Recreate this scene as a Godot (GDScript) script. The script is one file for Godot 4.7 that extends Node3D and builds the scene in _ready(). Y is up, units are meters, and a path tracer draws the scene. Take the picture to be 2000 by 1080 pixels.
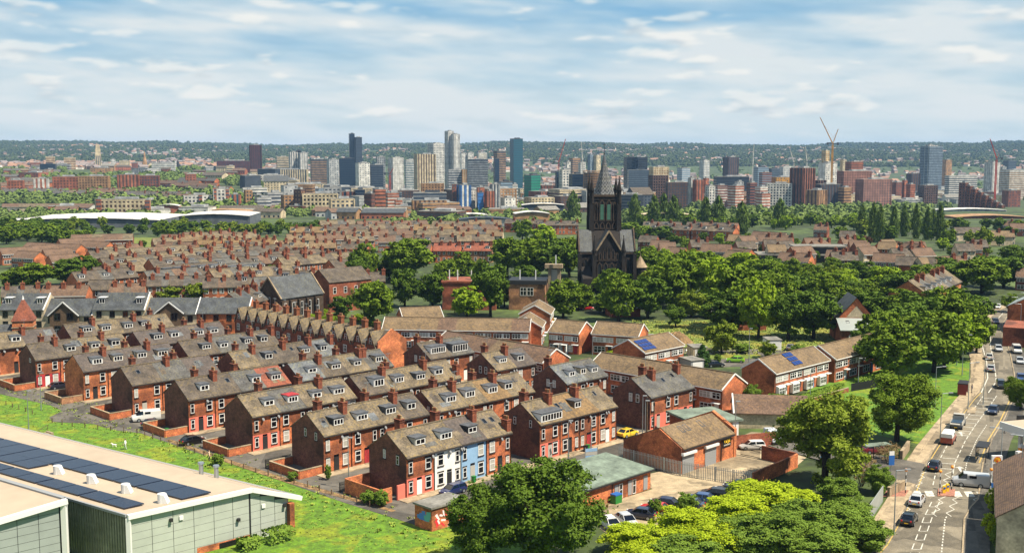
extends Node3D
# A view over brick terraces, a dark stone church and trees to a city centre and far hills.
# x = metres to the right of the lens, f = metres ahead of it; P(x, f) is the point on the ground there.

var M := {}
var used := {}
var tex := {}
var rng := RandomNumberGenerator.new()
var mesh_cache := {}
var ordinal_sets := {}

func _ready():
	rng.seed = 7
	setup_view()
	make_textures()
	make_materials()
	print("ground"); build_ground()
	print("terraces"); build_terraces()
	print("houses"); build_estate()
	print("street"); build_road()
	print("church"); build_church()
	print("sheds"); build_warehouses()
	print("mid"); build_middle()
	print("city"); build_city()
	print("trees"); build_trees()
	print("cars"); build_cars()
	print("details"); build_details()
	finish_labels()
	print("done")

func setup_view():
	var cam := Camera3D.new()
	cam.name = "camera"
	add_child(cam)
	cam.position = Vector3(0, 49, 0)
	cam.rotation.x = -atan(240.0 / 2200.0)
	cam.fov = rad_to_deg(2.0 * atan(540.0 / 2200.0))
	cam.near = 1.0
	cam.far = 20000.0
	cam.current = true
	var sun := DirectionalLight3D.new()
	sun.name = "sun"
	add_child(sun)
	var to_sun := Vector3(0.90, 1.55, 0.42).normalized()
	sun.look_at_from_position(to_sun * 100.0, Vector3.ZERO)
	sun.light_energy = 1.6
	sun.light_color = Color(1.0, 0.95, 0.86)
	sun.light_angular_distance = 0.5
	sun.shadow_enabled = true
	var we := WorldEnvironment.new()
	we.name = "world_environment"
	add_child(we)
	var env := Environment.new()
	we.environment = env
	env.background_mode = Environment.BG_SKY
	env.tonemap_mode = Environment.TONE_MAPPER_LINEAR
	env.tonemap_exposure = 2.0
	env.sdfgi_enabled = true
	env.ssao_enabled = true
	env.ssil_enabled = true
	env.fog_enabled = true
	env.fog_density = 0.00005
	env.fog_light_color = Color(0.58, 0.74, 0.92)
	var sky := Sky.new()
	var pan := PanoramaSkyMaterial.new()
	pan.panorama = sky_picture()
	pan.energy_multiplier = 0.5
	sky.sky_material = pan
	env.sky = sky

# ---------------------------------------------------------------- sky: air and clouds only
func sky_picture() -> ImageTexture:
	var w := 2048
	var h := 2048
	var img := Image.create(w, h, false, Image.FORMAT_RGB8)
	var cirrus := FastNoiseLite.new()
	cirrus.seed = 11
	cirrus.frequency = 1.0
	cirrus.fractal_octaves = 4
	var veil := FastNoiseLite.new()
	veil.seed = 5
	veil.frequency = 1.0
	veil.fractal_octaves = 3
	var puff := FastNoiseLite.new()
	puff.seed = 23
	puff.frequency = 1.0
	puff.fractal_octaves = 5
	puff.fractal_gain = 0.55
	var data := PackedByteArray()
	data.resize(w * h * 3)
	for j in range(0, h):
		var el := (0.5 - (j + 0.5) / h) * PI
		var step := 1 if el < 0.35 else 4
		if el < -0.01:
			var g := Color(0.42, 0.44, 0.40)
			for i in w:
				var k := (j * w + i) * 3
				data[k] = int(g.r * 255); data[k + 1] = int(g.g * 255); data[k + 2] = int(g.b * 255)
			continue
		var up := smoothstep(0.0, 0.16, el)
		var base := Color(0.82, 0.885, 0.90).lerp(Color(0.33, 0.62, 0.84), up)
		base = base.lerp(Color(0.16, 0.40, 0.68), smoothstep(0.16, 0.9, el))
		var i := 0
		while i < w:
			var az := ((i + 0.5) / w - 0.5) * TAU          # 0 = ahead of the lens, + to the right
			var u := sin(az)
			var d := cos(az)
			var side := smoothstep(-0.46, 0.06, u) if d > 0.0 else 0.6
			var air := base.lerp(Color(0.80, 0.875, 0.90), side * 0.62 * (1.0 - smoothstep(0.2, 0.8, el)))
			var rise := el * 30.0 - u * 1.6                  # streaks climb slowly to the right
			var c1 := cirrus.get_noise_3d(u * 4.2, rise, d * 2.0)
			var c2 := veil.get_noise_3d(u * 2.0 + 4.0, el * 11.0 - u * 0.6, d * 2.0)
			var c3 := cirrus.get_noise_3d(u * 15.0 - 9.0, el * 85.0 - u * 5.0, d * 6.0)
			var thin := clampf(0.04 + c1 * 0.85 + c2 * 0.9 + c3 * 0.4 + side * 0.80 + (1.0 - up) * 0.25, 0.0, 1.0)
			var col := air.lerp(Color(0.895, 0.92, 0.925), thin * 0.95)
			col = col.lerp(Color(0.74, 0.80, 0.83), smoothstep(0.05, 0.45, -c3 - c1 * 0.4) * 0.25 * side)
			# small heaped clouds, flat below and bright above
			var cell := puff.get_noise_3d(u * 15.0, el * 62.0, d * 9.0 + 1.0)
			var above := puff.get_noise_3d(u * 15.0, (el + 0.007) * 62.0, d * 9.0 + 1.0)
			var fields := veil.get_noise_3d(u * 5.0, el * 16.0, d * 4.0 + 8.0)
			var amount := smoothstep(0.20, 0.46, cell + fields * 0.9 + (side - 0.85) * 0.35)
			amount *= smoothstep(0.010, 0.03, el) * (1.0 - smoothstep(0.5, 1.2, el) * 0.5)
			var shade := clampf(0.55 + (cell - above) * 2.6, 0.0, 1.0)
			var cloud := Color(0.78, 0.82, 0.845).lerp(Color(1.0, 0.985, 0.955), shade)
			col = col.lerp(cloud, amount * 0.62)
			for s in step:
				if i + s < w:
					var k := (j * w + i + s) * 3
					data[k] = int(clampf(col.r, 0, 1) * 255)
					data[k + 1] = int(clampf(col.g, 0, 1) * 255)
					data[k + 2] = int(clampf(col.b, 0, 1) * 255)
			i += step
	img.set_data(w, h, false, Image.FORMAT_RGB8, data)
	return ImageTexture.create_from_image(img)

# ---------------------------------------------------------------- naming
func numbered(called: String) -> String:
	if not used.has(called):
		used[called] = 0
		return called
	used[called] += 1
	return "%s_%03d" % [called, used[called]]

func thing(called: String, label: String, category: String, at := Vector3.ZERO, turn := 0.0, group := "") -> Node3D:
	var o := Node3D.new()
	o.name = numbered(called)
	add_child(o)
	o.position = at
	o.rotation.y = turn
	tag(o, label, category, group)
	return o

func tag(o: Node, label: String, category: String, group := "", kind := "") -> Node:
	if label.contains("%s"):
		if not ordinal_sets.has(label):
			ordinal_sets[label] = []
		ordinal_sets[label].append(o)
	o.set_meta("label", label)
	o.set_meta("category", category)
	if group != "":
		o.set_meta("group", group)
	if kind != "":
		o.set_meta("kind", kind)
	return o

func setting(called: String, m: Mesh, mat: Material, at := Vector3.ZERO) -> MeshInstance3D:
	var o := MeshInstance3D.new()
	o.name = numbered(called)
	o.mesh = m
	o.material_override = mat
	o.position = at
	add_child(o)
	o.set_meta("kind", "structure")
	return o

func part(parent: Node, called: String, m: Mesh, mat: Material, at := Vector3.ZERO, turn := 0.0) -> MeshInstance3D:
	var o := MeshInstance3D.new()
	o.name = called
	o.mesh = m
	o.material_override = mat
	o.position = at
	if turn != 0.0:
		o.rotation.y = turn
	parent.add_child(o, true)
	return o

const TENS := ["", "", "twenty", "thirty", "forty", "fifty", "sixty", "seventy", "eighty", "ninety"]
const ONES := ["", "first", "second", "third", "fourth", "fifth", "sixth", "seventh", "eighth", "ninth", "tenth", "eleventh", "twelfth", "thirteenth", "fourteenth", "fifteenth", "sixteenth", "seventeenth", "eighteenth", "nineteenth"]
func ordinal(n: int) -> String:
	if n < 20:
		return ONES[n]
	if n % 10 == 0:
		return TENS[n / 10].trim_suffix("y") + "ieth"
	return TENS[n / 10] + "-" + ONES[n % 10]

func finish_labels():
	for pattern in ordinal_sets:
		var list: Array = ordinal_sets[pattern]
		list.sort_custom(func(a, b): return a.position.x / -a.position.z < b.position.x / -b.position.z)
		for i in list.size():
			var words := ""
			if list.size() == 1:
				words = "the only one"
			elif i == 0:
				words = "leftmost"
			elif i == list.size() - 1:
				words = "rightmost"
			elif i < (list.size() + 1) / 2:
				words = ordinal(i + 1) + " from the left"
			else:
				words = ordinal(list.size() - i) + " from the right"
			list[i].set_meta("label", pattern % words)

# ---------------------------------------------------------------- ground height
const FAR_R := [[0, 0], [520, 0], [700, -3], [900, -6], [1200, -12], [1650, -28], [2200, -38], [2800, -40], [3500, -20], [4200, 6], [5000, 40], [6000, 78], [7500, 106], [9500, 96]]
const FAR_L := [[0, 0], [520, 0], [700, -3], [900, -6], [1100, -9], [1300, -8], [1600, -2], [2000, 8], [2500, 14], [3000, 12], [3600, 10], [4200, 18], [5000, 47], [6000, 84], [7500, 112], [9500, 100]]
func along(list: Array, f: float) -> float:
	if f <= list[0][0]:
		return list[0][1]
	for i in range(1, list.size()):
		if f <= list[i][0]:
			var t: float = (f - list[i - 1][0]) / (list[i][0] - list[i - 1][0])
			return lerpf(list[i - 1][1], list[i][1], t)
	return list[-1][1]

func ground(x: float, f: float) -> float:
	if f < 520.0:
		return 0.0
	var u := x / f
	var w := smoothstep(-0.12, -0.26, u)
	var e := lerpf(along(FAR_R, f), along(FAR_L, f), w)
	if f > 3500.0:
		var k := smoothstep(3500.0, 6000.0, f)
		e += k * (9.0 * sin(x * 0.0021 + 1.3) + 5.0 * sin(x * 0.0057 + f * 0.001) + 4.0 * sin(x * 0.0113 + 2.0))
	return e

func P(x: float, f: float, up := 0.0) -> Vector3:
	return Vector3(x, ground(x, f) + up, -f)

# street grid of the terraces: s runs along the rows, t across them
func ST(s: float, t: float, up := 0.0) -> Vector3:
	return Vector3((s - t) * 0.70711, up, -(s + t) * 0.70711)

# ---------------------------------------------------------------- mesh building
class MB:
	var v := PackedVector3Array()
	var n := PackedVector3Array()
	var uv := PackedVector2Array()
	var c := PackedColorArray()
	var col = null
	func tri(a: Vector3, b: Vector3, d: Vector3):
		var nn := (b - a).cross(d - a).normalized()
		var ux := (b - a).normalized()
		if absf(nn.y) < 0.95:
			ux = Vector3.UP.cross(nn).normalized()
		var vy := nn.cross(ux)
		for p in [a, d, b]:
			v.append(p); n.append(nn); uv.append(Vector2(p.dot(ux), p.dot(vy)))
			if col != null: c.append(col)
	func quad(a: Vector3, b: Vector3, d: Vector3, e: Vector3):
		var nn := (d - a).cross(e - b).normalized()
		var ux := (b - a).normalized()
		if absf(nn.y) < 0.95:
			ux = Vector3.UP.cross(nn).normalized()
		var vy := nn.cross(ux)
		for p in [a, d, b, a, e, d]:
			v.append(p); n.append(nn); uv.append(Vector2(p.dot(ux), p.dot(vy)))
			if col != null: c.append(col)
	func box(a: Vector3, b: Vector3, skip_bottom := false):
		var x0 := a.x; var y0 := a.y; var z0 := a.z; var x1 := b.x; var y1 := b.y; var z1 := b.z
		quad(Vector3(x0, y0, z1), Vector3(x1, y0, z1), Vector3(x1, y1, z1), Vector3(x0, y1, z1))
		quad(Vector3(x1, y0, z0), Vector3(x0, y0, z0), Vector3(x0, y1, z0), Vector3(x1, y1, z0))
		quad(Vector3(x1, y0, z1), Vector3(x1, y0, z0), Vector3(x1, y1, z0), Vector3(x1, y1, z1))
		quad(Vector3(x0, y0, z0), Vector3(x0, y0, z1), Vector3(x0, y1, z1), Vector3(x0, y1, z0))
		quad(Vector3(x0, y1, z1), Vector3(x1, y1, z1), Vector3(x1, y1, z0), Vector3(x0, y1, z0))
		if not skip_bottom:
			quad(Vector3(x0, y0, z0), Vector3(x1, y0, z0), Vector3(x1, y0, z1), Vector3(x0, y0, z1))
	func cbox(x: float, y: float, z: float, w: float, h: float, d: float):   # middle of the base, size
		box(Vector3(x - w / 2, y, z - d / 2), Vector3(x + w / 2, y + h, z + d / 2))
	func beam(p: Vector3, q: Vector3, w: float, h: float):                   # straight bar of section w x h
		var d := (q - p).normalized()
		var side := d.cross(Vector3.UP)
		if side.length() < 0.01: side = Vector3.RIGHT
		side = side.normalized() * w / 2
		var top := side.cross(d).normalized() * h / 2
		var a := [p - side - top, p + side - top, p + side + top, p - side + top]
		var b := [q - side - top, q + side - top, q + side + top, q - side + top]
		for i in 4:
			var j := (i + 1) % 4
			quad(a[j], a[i], b[i], b[j])
		quad(a[0], a[1], a[2], a[3])
		quad(b[1], b[0], b[3], b[2])
	func tube(p: Vector3, q: Vector3, r0: float, r1: float, k := 8, caps := true):
		var d := (q - p).normalized()
		var a := d.cross(Vector3.RIGHT if absf(d.x) < 0.8 else Vector3.UP).normalized()
		var b := d.cross(a)
		for i in k:
			var t0 := TAU * i / k
			var t1 := TAU * (i + 1) / k
			var e0 := a * cos(t0) + b * sin(t0)
			var e1 := a * cos(t1) + b * sin(t1)
			if r1 > 0.0001:
				quad(p + e0 * r0, p + e1 * r0, q + e1 * r1, q + e0 * r1)
			else:
				tri(p + e0 * r0, p + e1 * r0, q)
			if caps:
				if r1 > 0.0001: tri(q, q + e0 * r1, q + e1 * r1)
				tri(p, p + e1 * r0, p + e0 * r0)
	func prism_x(poly: Array, x0: float, x1: float, ends := true):           # outline of (z, y) pairs, pushed along x
		var k := poly.size()
		for i in k:
			var a: Vector2 = poly[i]
			var b: Vector2 = poly[(i + 1) % k]
			quad(Vector3(x0, a.y, a.x), Vector3(x1, a.y, a.x), Vector3(x1, b.y, b.x), Vector3(x0, b.y, b.x))
		if ends:
			var idx := Geometry2D.triangulate_polygon(PackedVector2Array(poly))
			for i in range(0, idx.size(), 3):
				var p: Vector2 = poly[idx[i]]
				var q: Vector2 = poly[idx[i + 1]]
				var r: Vector2 = poly[idx[i + 2]]
				flat(Vector3(x0, p.y, p.x), Vector3(x0, q.y, q.x), Vector3(x0, r.y, r.x), Vector3.LEFT)
				flat(Vector3(x1, p.y, p.x), Vector3(x1, q.y, q.x), Vector3(x1, r.y, r.x), Vector3.RIGHT)
	func flat(a: Vector3, b: Vector3, d: Vector3, want: Vector3):
		if (b - a).cross(d - a).dot(want) < 0: tri(a, d, b)
		else: tri(a, b, d)
	func sheet(poly: Array, y: float):                                       # level polygon of Vector3 or (x, f) pairs
		var p2 := PackedVector2Array()
		for p in poly:
			p2.append(Vector2(p.x, p.z) if p is Vector3 else Vector2(p[0], -p[1]))
		var idx := Geometry2D.triangulate_polygon(p2)
		for i in range(0, idx.size(), 3):
			flat(Vector3(p2[idx[i]].x, y, p2[idx[i]].y), Vector3(p2[idx[i + 1]].x, y, p2[idx[i + 1]].y), Vector3(p2[idx[i + 2]].x, y, p2[idx[i + 2]].y), Vector3.UP)
	func slab(poly: Array, y0: float, y1: float):                            # level polygon with a rim
		sheet(poly, y1)
		var k := poly.size()
		var mid := Vector3.ZERO
		var pts := []
		for p in poly:
			var q: Vector3 = p if p is Vector3 else Vector3(p[0], 0, -p[1])
			pts.append(q); mid += q / k
		for i in k:
			var a: Vector3 = pts[i]
			var b: Vector3 = pts[(i + 1) % k]
			quad(Vector3(a.x, y0, a.z), Vector3(b.x, y0, b.z), Vector3(b.x, y1, b.z), Vector3(a.x, y1, a.z))
	func ball(m: Vector3, r: Vector3, rows := 6, cols := 10):
		for i in rows:
			for j in cols:
				var q := []
				for o in [[0, 0], [0, 1], [1, 1], [1, 0]]:
					var a: float = PI * (i + o[0]) / rows
					var b: float = TAU * (j + o[1]) / cols
					q.append(m + Vector3(sin(a) * cos(b) * r.x, cos(a) * r.y, sin(a) * sin(b) * r.z))
				if i == 0: tri(q[0], q[2], q[3])
				elif i == rows - 1: tri(q[0], q[1], q[2])
				else: quad(q[0], q[1], q[2], q[3])
	func mesh() -> ArrayMesh:
		var arr := []
		arr.resize(Mesh.ARRAY_MAX)
		arr[Mesh.ARRAY_VERTEX] = v
		arr[Mesh.ARRAY_NORMAL] = n
		arr[Mesh.ARRAY_TEX_UV] = uv
		if c.size() == v.size(): arr[Mesh.ARRAY_COLOR] = c
		var m := ArrayMesh.new()
		m.add_surface_from_arrays(Mesh.PRIMITIVE_TRIANGLES, arr)
		return m

func box_mesh(w: float, h: float, d: float) -> ArrayMesh:                    # stands on its base
	var key := "box %.2f %.2f %.2f" % [w, h, d]
	if not mesh_cache.has(key):
		var b := MB.new()
		b.cbox(0, 0, 0, w, h, d)
		mesh_cache[key] = b.mesh()
	return mesh_cache[key]

# ---------------------------------------------------------------- textures and materials
func noise_of(seed_: int, freq: float, oct := 4) -> FastNoiseLite:
	var z := FastNoiseLite.new()
	z.seed = seed_
	z.frequency = freq
	z.fractal_octaves = oct
	return z

func picture(size: int, f: Callable) -> ImageTexture:
	var data := PackedByteArray()
	data.resize(size * size * 3)
	var k := 0
	for j in size:
		for i in size:
			var c: Color = f.call(i, j)
			data[k] = int(clampf(c.r, 0, 1) * 255)
			data[k + 1] = int(clampf(c.g, 0, 1) * 255)
			data[k + 2] = int(clampf(c.b, 0, 1) * 255)
			k += 3
	var img := Image.create_from_data(size, size, false, Image.FORMAT_RGB8, data)
	return ImageTexture.create_from_image(img)

func seamless(seed_: int, freq: float, size: int, oct := 5) -> PackedByteArray:
	var z := noise_of(seed_, freq, oct)
	var img := z.get_seamless_image(size, size)
	img.convert(Image.FORMAT_L8)
	return img.get_data()

func make_textures():
	var S := 512
	var a := seamless(1, 0.010, S)
	var b := seamless(2, 0.045, S)
	var d := seamless(3, 0.16, S, 3)
	var e := seamless(4, 0.004, S, 4)
	var r := RandomNumberGenerator.new()
	r.seed = 3
	var grain := PackedFloat32Array()
	grain.resize(S * S)
	for i in S * S:
		grain[i] = r.randf()
	# plain weathered surface
	tex.plain = picture(S, func(i, j):
		var k: int = j * S + i
		var t := 0.80 + 0.16 * (a[k] / 255.0 - 0.5) * 2.0 + 0.10 * (b[k] / 255.0 - 0.5) * 2.0 + 0.06 * (grain[k] - 0.5)
		return Color(t, t, t))
	tex.clean = picture(256, func(i, j):
		var k: int = j * S + i
		var t := 0.93 + 0.07 * (a[k] / 255.0 - 0.5) + 0.05 * (b[k] / 255.0 - 0.5)
		return Color(t, t, t))
	# brickwork: each brick its own firing tone, mortar averaged in
	tex.brick = picture(S, func(i, j):
		var k: int = j * S + i
		var row: int = j / 2
		var br: int = ((i + (row % 2) * 2) / 4) % 128
		var g := grain[(row * 7919 + br * 104729) % (S * S)]
		var t := 0.74 + 0.22 * (g - 0.5) + 0.26 * (a[k] / 255.0 - 0.5) + 0.22 * (b[k] / 255.0 - 0.5)
		var soot := smoothstep(0.58, 0.75, e[k] / 255.0) * 0.30
		t *= 1.0 - soot
		return Color(t * 1.04, t * (0.98 + 0.10 * (g - 0.5)), t * (0.98 - 0.1 * (g - 0.5))))
	# slates: courses of single slates, some replaced, lichen in patches
	tex.slate = picture(S, func(i, j):
		var k: int = j * S + i
		var row: int = j / 5
		var cell: int = ((i + (row % 2) * 3) / 6) % 85
		var g := grain[(row * 7919 + cell * 15485) % (S * S)]
		var t := 0.74 + 0.17 * (g - 0.5) + 0.34 * (a[k] / 255.0 - 0.5) + 0.20 * (b[k] / 255.0 - 0.5)
		if g > 0.975: t *= 0.62
		if g < 0.02: t *= 1.35
		if j % 5 == 0: t *= 0.80
		var lichen := smoothstep(0.52, 0.72, b[k] / 255.0) * smoothstep(0.40, 0.62, e[k] / 255.0) * 0.5
		return Color(t, t, t).lerp(Color(0.98, 0.92, 0.62), lichen))
	# interlocking tiles: strong course lines
	tex.tile = picture(S, func(i, j):
		var k: int = j * S + i
		var row: int = j / 6
		var g := grain[(row * 7919 + (i / 5) * 15485) % (S * S)]
		var t := 0.80 + 0.20 * (g - 0.5) + 0.22 * (a[k] / 255.0 - 0.5) + 0.14 * (b[k] / 255.0 - 0.5)
		if j % 6 < 2: t *= 0.74
		var lichen := smoothstep(0.55, 0.74, b[k] / 255.0) * smoothstep(0.42, 0.66, e[k] / 255.0) * 0.35
		return Color(t, t, t).lerp(Color(0.95, 0.90, 0.66), lichen))
	tex.asphalt = picture(S, func(i, j):
		var k: int = j * S + i
		var t := 0.78 + 0.22 * (a[k] / 255.0 - 0.5) + 0.16 * (b[k] / 255.0 - 0.5) + 0.16 * (grain[k] - 0.5)
		var patch := smoothstep(0.60, 0.63, e[k] / 255.0) * 0.16
		t -= patch
		return Color(t, t * 0.99, t * 0.97))
	tex.grass = picture(S, func(i, j):
		var k: int = j * S + i
		var t := 0.72 + 0.34 * (b[k] / 255.0 - 0.5) + 0.26 * (d[k] / 255.0 - 0.5) + 0.16 * (grain[k] - 0.5)
		var dry := smoothstep(0.50, 0.72, a[k] / 255.0) * 0.55
		return Color(t * 0.92, t, t * 0.8).lerp(Color(t * 1.45, t * 1.12, t * 0.95), dry))
	tex.rough = picture(S, func(i, j):
		var k: int = j * S + i
		var t := 0.66 + 0.5 * (a[k] / 255.0 - 0.5) + 0.4 * (b[k] / 255.0 - 0.5) + 0.3 * (d[k] / 255.0 - 0.5)
		return Color(t, t, t))

func mat(key: String, c: Color, rough := 0.85, texture := "", scale := 0.05, metallic := 0.0) -> StandardMaterial3D:
	var m := StandardMaterial3D.new()
	m.albedo_color = c
	m.roughness = rough
	m.metallic = metallic
	if texture != "":
		m.albedo_texture = tex[texture]
		m.uv1_scale = Vector3(scale, scale, scale)
	M[key] = m
	return m

func make_materials():
	mat("brick", Color(0.83, 0.51, 0.33), 0.9, "brick", 0.045)
	mat("brick_dark", Color(0.64, 0.38, 0.27), 0.9, "brick", 0.045)
	mat("brick_bright", Color(0.89, 0.57, 0.37), 0.9, "brick", 0.045)
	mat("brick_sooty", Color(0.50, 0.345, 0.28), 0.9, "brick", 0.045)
	mat("brick_orange", Color(0.87, 0.54, 0.34), 0.9, "brick", 0.05)
	mat("brick_buff", Color(0.74, 0.57, 0.42), 0.9, "brick", 0.05)
	mat("paint_white", Color(0.93, 0.92, 0.89), 0.7, "clean", 0.1)
	mat("paint_blue", Color(0.53, 0.67, 0.80), 0.7, "clean", 0.1)
	mat("paint_pink", Color(0.86, 0.45, 0.38), 0.75, "clean", 0.1)
	mat("paint_red", Color(0.74, 0.20, 0.22), 0.75, "plain", 0.1)
	mat("cream", Color(0.86, 0.79, 0.66), 0.85, "plain", 0.08)
	mat("stone", Color(0.66, 0.58, 0.47), 0.9, "plain", 0.08)
	mat("sill", Color(0.16, 0.14, 0.13), 0.8)
	mat("roof_tan", Color(0.53, 0.475, 0.39), 0.9, "slate", 0.07)
	mat("roof_brown", Color(0.415, 0.375, 0.335), 0.9, "slate", 0.07)
	mat("roof_grey", Color(0.41, 0.405, 0.395), 0.8, "slate", 0.07)
	mat("roof_blue", Color(0.46, 0.48, 0.50), 0.75, "slate", 0.07)
	mat("roof_mauve", Color(0.395, 0.355, 0.335), 0.85, "tile", 0.05)
	mat("roof_red", Color(0.62, 0.35, 0.26), 0.85, "tile", 0.05)
	mat("roof_gold", Color(0.57, 0.46, 0.31), 0.85, "tile", 0.05)
	mat("roof_seventies", Color(0.54, 0.455, 0.345), 0.9, "tile", 0.045)
	mat("roof_umber", Color(0.49, 0.39, 0.32), 0.9, "tile", 0.045)
	mat("slate_new", Color(0.34, 0.36, 0.38), 0.7, "slate", 0.06)
	mat("white", Color(0.82, 0.82, 0.81), 0.45)
	mat("grey", Color(0.52, 0.53, 0.54), 0.6)
	mat("dark", Color(0.12, 0.12, 0.13), 0.6)
	mat("black", Color(0.05, 0.05, 0.055), 0.5)
	mat("lead", Color(0.38, 0.39, 0.41), 0.6, "plain", 0.2)
	mat("steel", Color(0.62, 0.65, 0.67), 0.4, "", 0.1, 0.7)
	mat("timber", Color(0.45, 0.36, 0.27), 0.85, "plain", 0.3)
	mat("timber_pale", Color(0.66, 0.53, 0.36), 0.85, "plain", 0.3)
	mat("pot", Color(0.72, 0.45, 0.28), 0.85, "plain", 0.4)
	mat("pot_buff", Color(0.80, 0.66, 0.46), 0.85, "plain", 0.4)
	var g := mat("glass", Color(0.045, 0.055, 0.07), 0.08)
	g.metallic_specular = 0.6
	mat("glass_blue", Color(0.10, 0.17, 0.25), 0.12)
	mat("curtain", Color(0.62, 0.61, 0.58), 0.5)
	mat("solar", Color(0.085, 0.115, 0.19), 0.25)
	mat("solar_blue", Color(0.12, 0.20, 0.42), 0.22)
	mat("asphalt", Color(0.44, 0.425, 0.40), 0.95, "asphalt", 0.03)
	mat("asphalt_road", Color(0.55, 0.52, 0.46), 0.95, "asphalt", 0.02)
	mat("flag", Color(0.74, 0.67, 0.56), 0.9, "asphalt", 0.05)
	mat("concrete", Color(0.76, 0.69, 0.57), 0.92, "asphalt", 0.03)
	mat("line", Color(0.88, 0.87, 0.82), 0.8, "plain", 0.3)
	mat("line_yellow", Color(0.83, 0.70, 0.38), 0.8, "plain", 0.3)
	mat("grass", Color(0.47, 0.60, 0.13), 0.95, "grass", 0.025)
	mat("lawn", Color(0.46, 0.60, 0.13), 0.95, "grass", 0.03)
	mat("meadow", Color(0.52, 0.56, 0.24), 0.95, "grass", 0.02)
	mat("earth", Color(0.66, 0.53, 0.36), 0.95, "rough", 0.1)
	mat("land", Color(0.33, 0.41, 0.17), 0.95, "rough", 0.004)
	mat("clad_beige", Color(0.69, 0.625, 0.54), 0.6, "clean", 0.03)
	mat("clad_green", Color(0.67, 0.695, 0.66), 0.5, "clean", 0.05)
	mat("clad_grey", Color(0.58, 0.61, 0.60), 0.5, "clean", 0.05)
	mat("clad_rib", Color(0.60, 0.60, 0.52), 0.5, "plain", 0.05)
	mat("roof_green", Color(0.50, 0.56, 0.50), 0.85, "plain", 0.06)
	mat("felt", Color(0.55, 0.54, 0.51), 0.9, "plain", 0.06)
	mat("bark", Color(0.27, 0.22, 0.17), 0.95, "rough", 0.5)
	mat("soot", Color(0.165, 0.147, 0.13), 0.95, "brick", 0.04)
	mat("soot_pale", Color(0.36, 0.31, 0.25), 0.95, "brick", 0.04)
	mat("bin_green", Color(0.13, 0.45, 0.18), 0.5)
	mat("bin_black", Color(0.10, 0.10, 0.11), 0.5)
	mat("red", Color(0.75, 0.12, 0.10), 0.5)
	mat("orange", Color(0.90, 0.55, 0.12), 0.5)
	mat("yellow", Color(0.95, 0.77, 0.15), 0.5)
	mat("blue", Color(0.13, 0.35, 0.62), 0.5)

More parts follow.
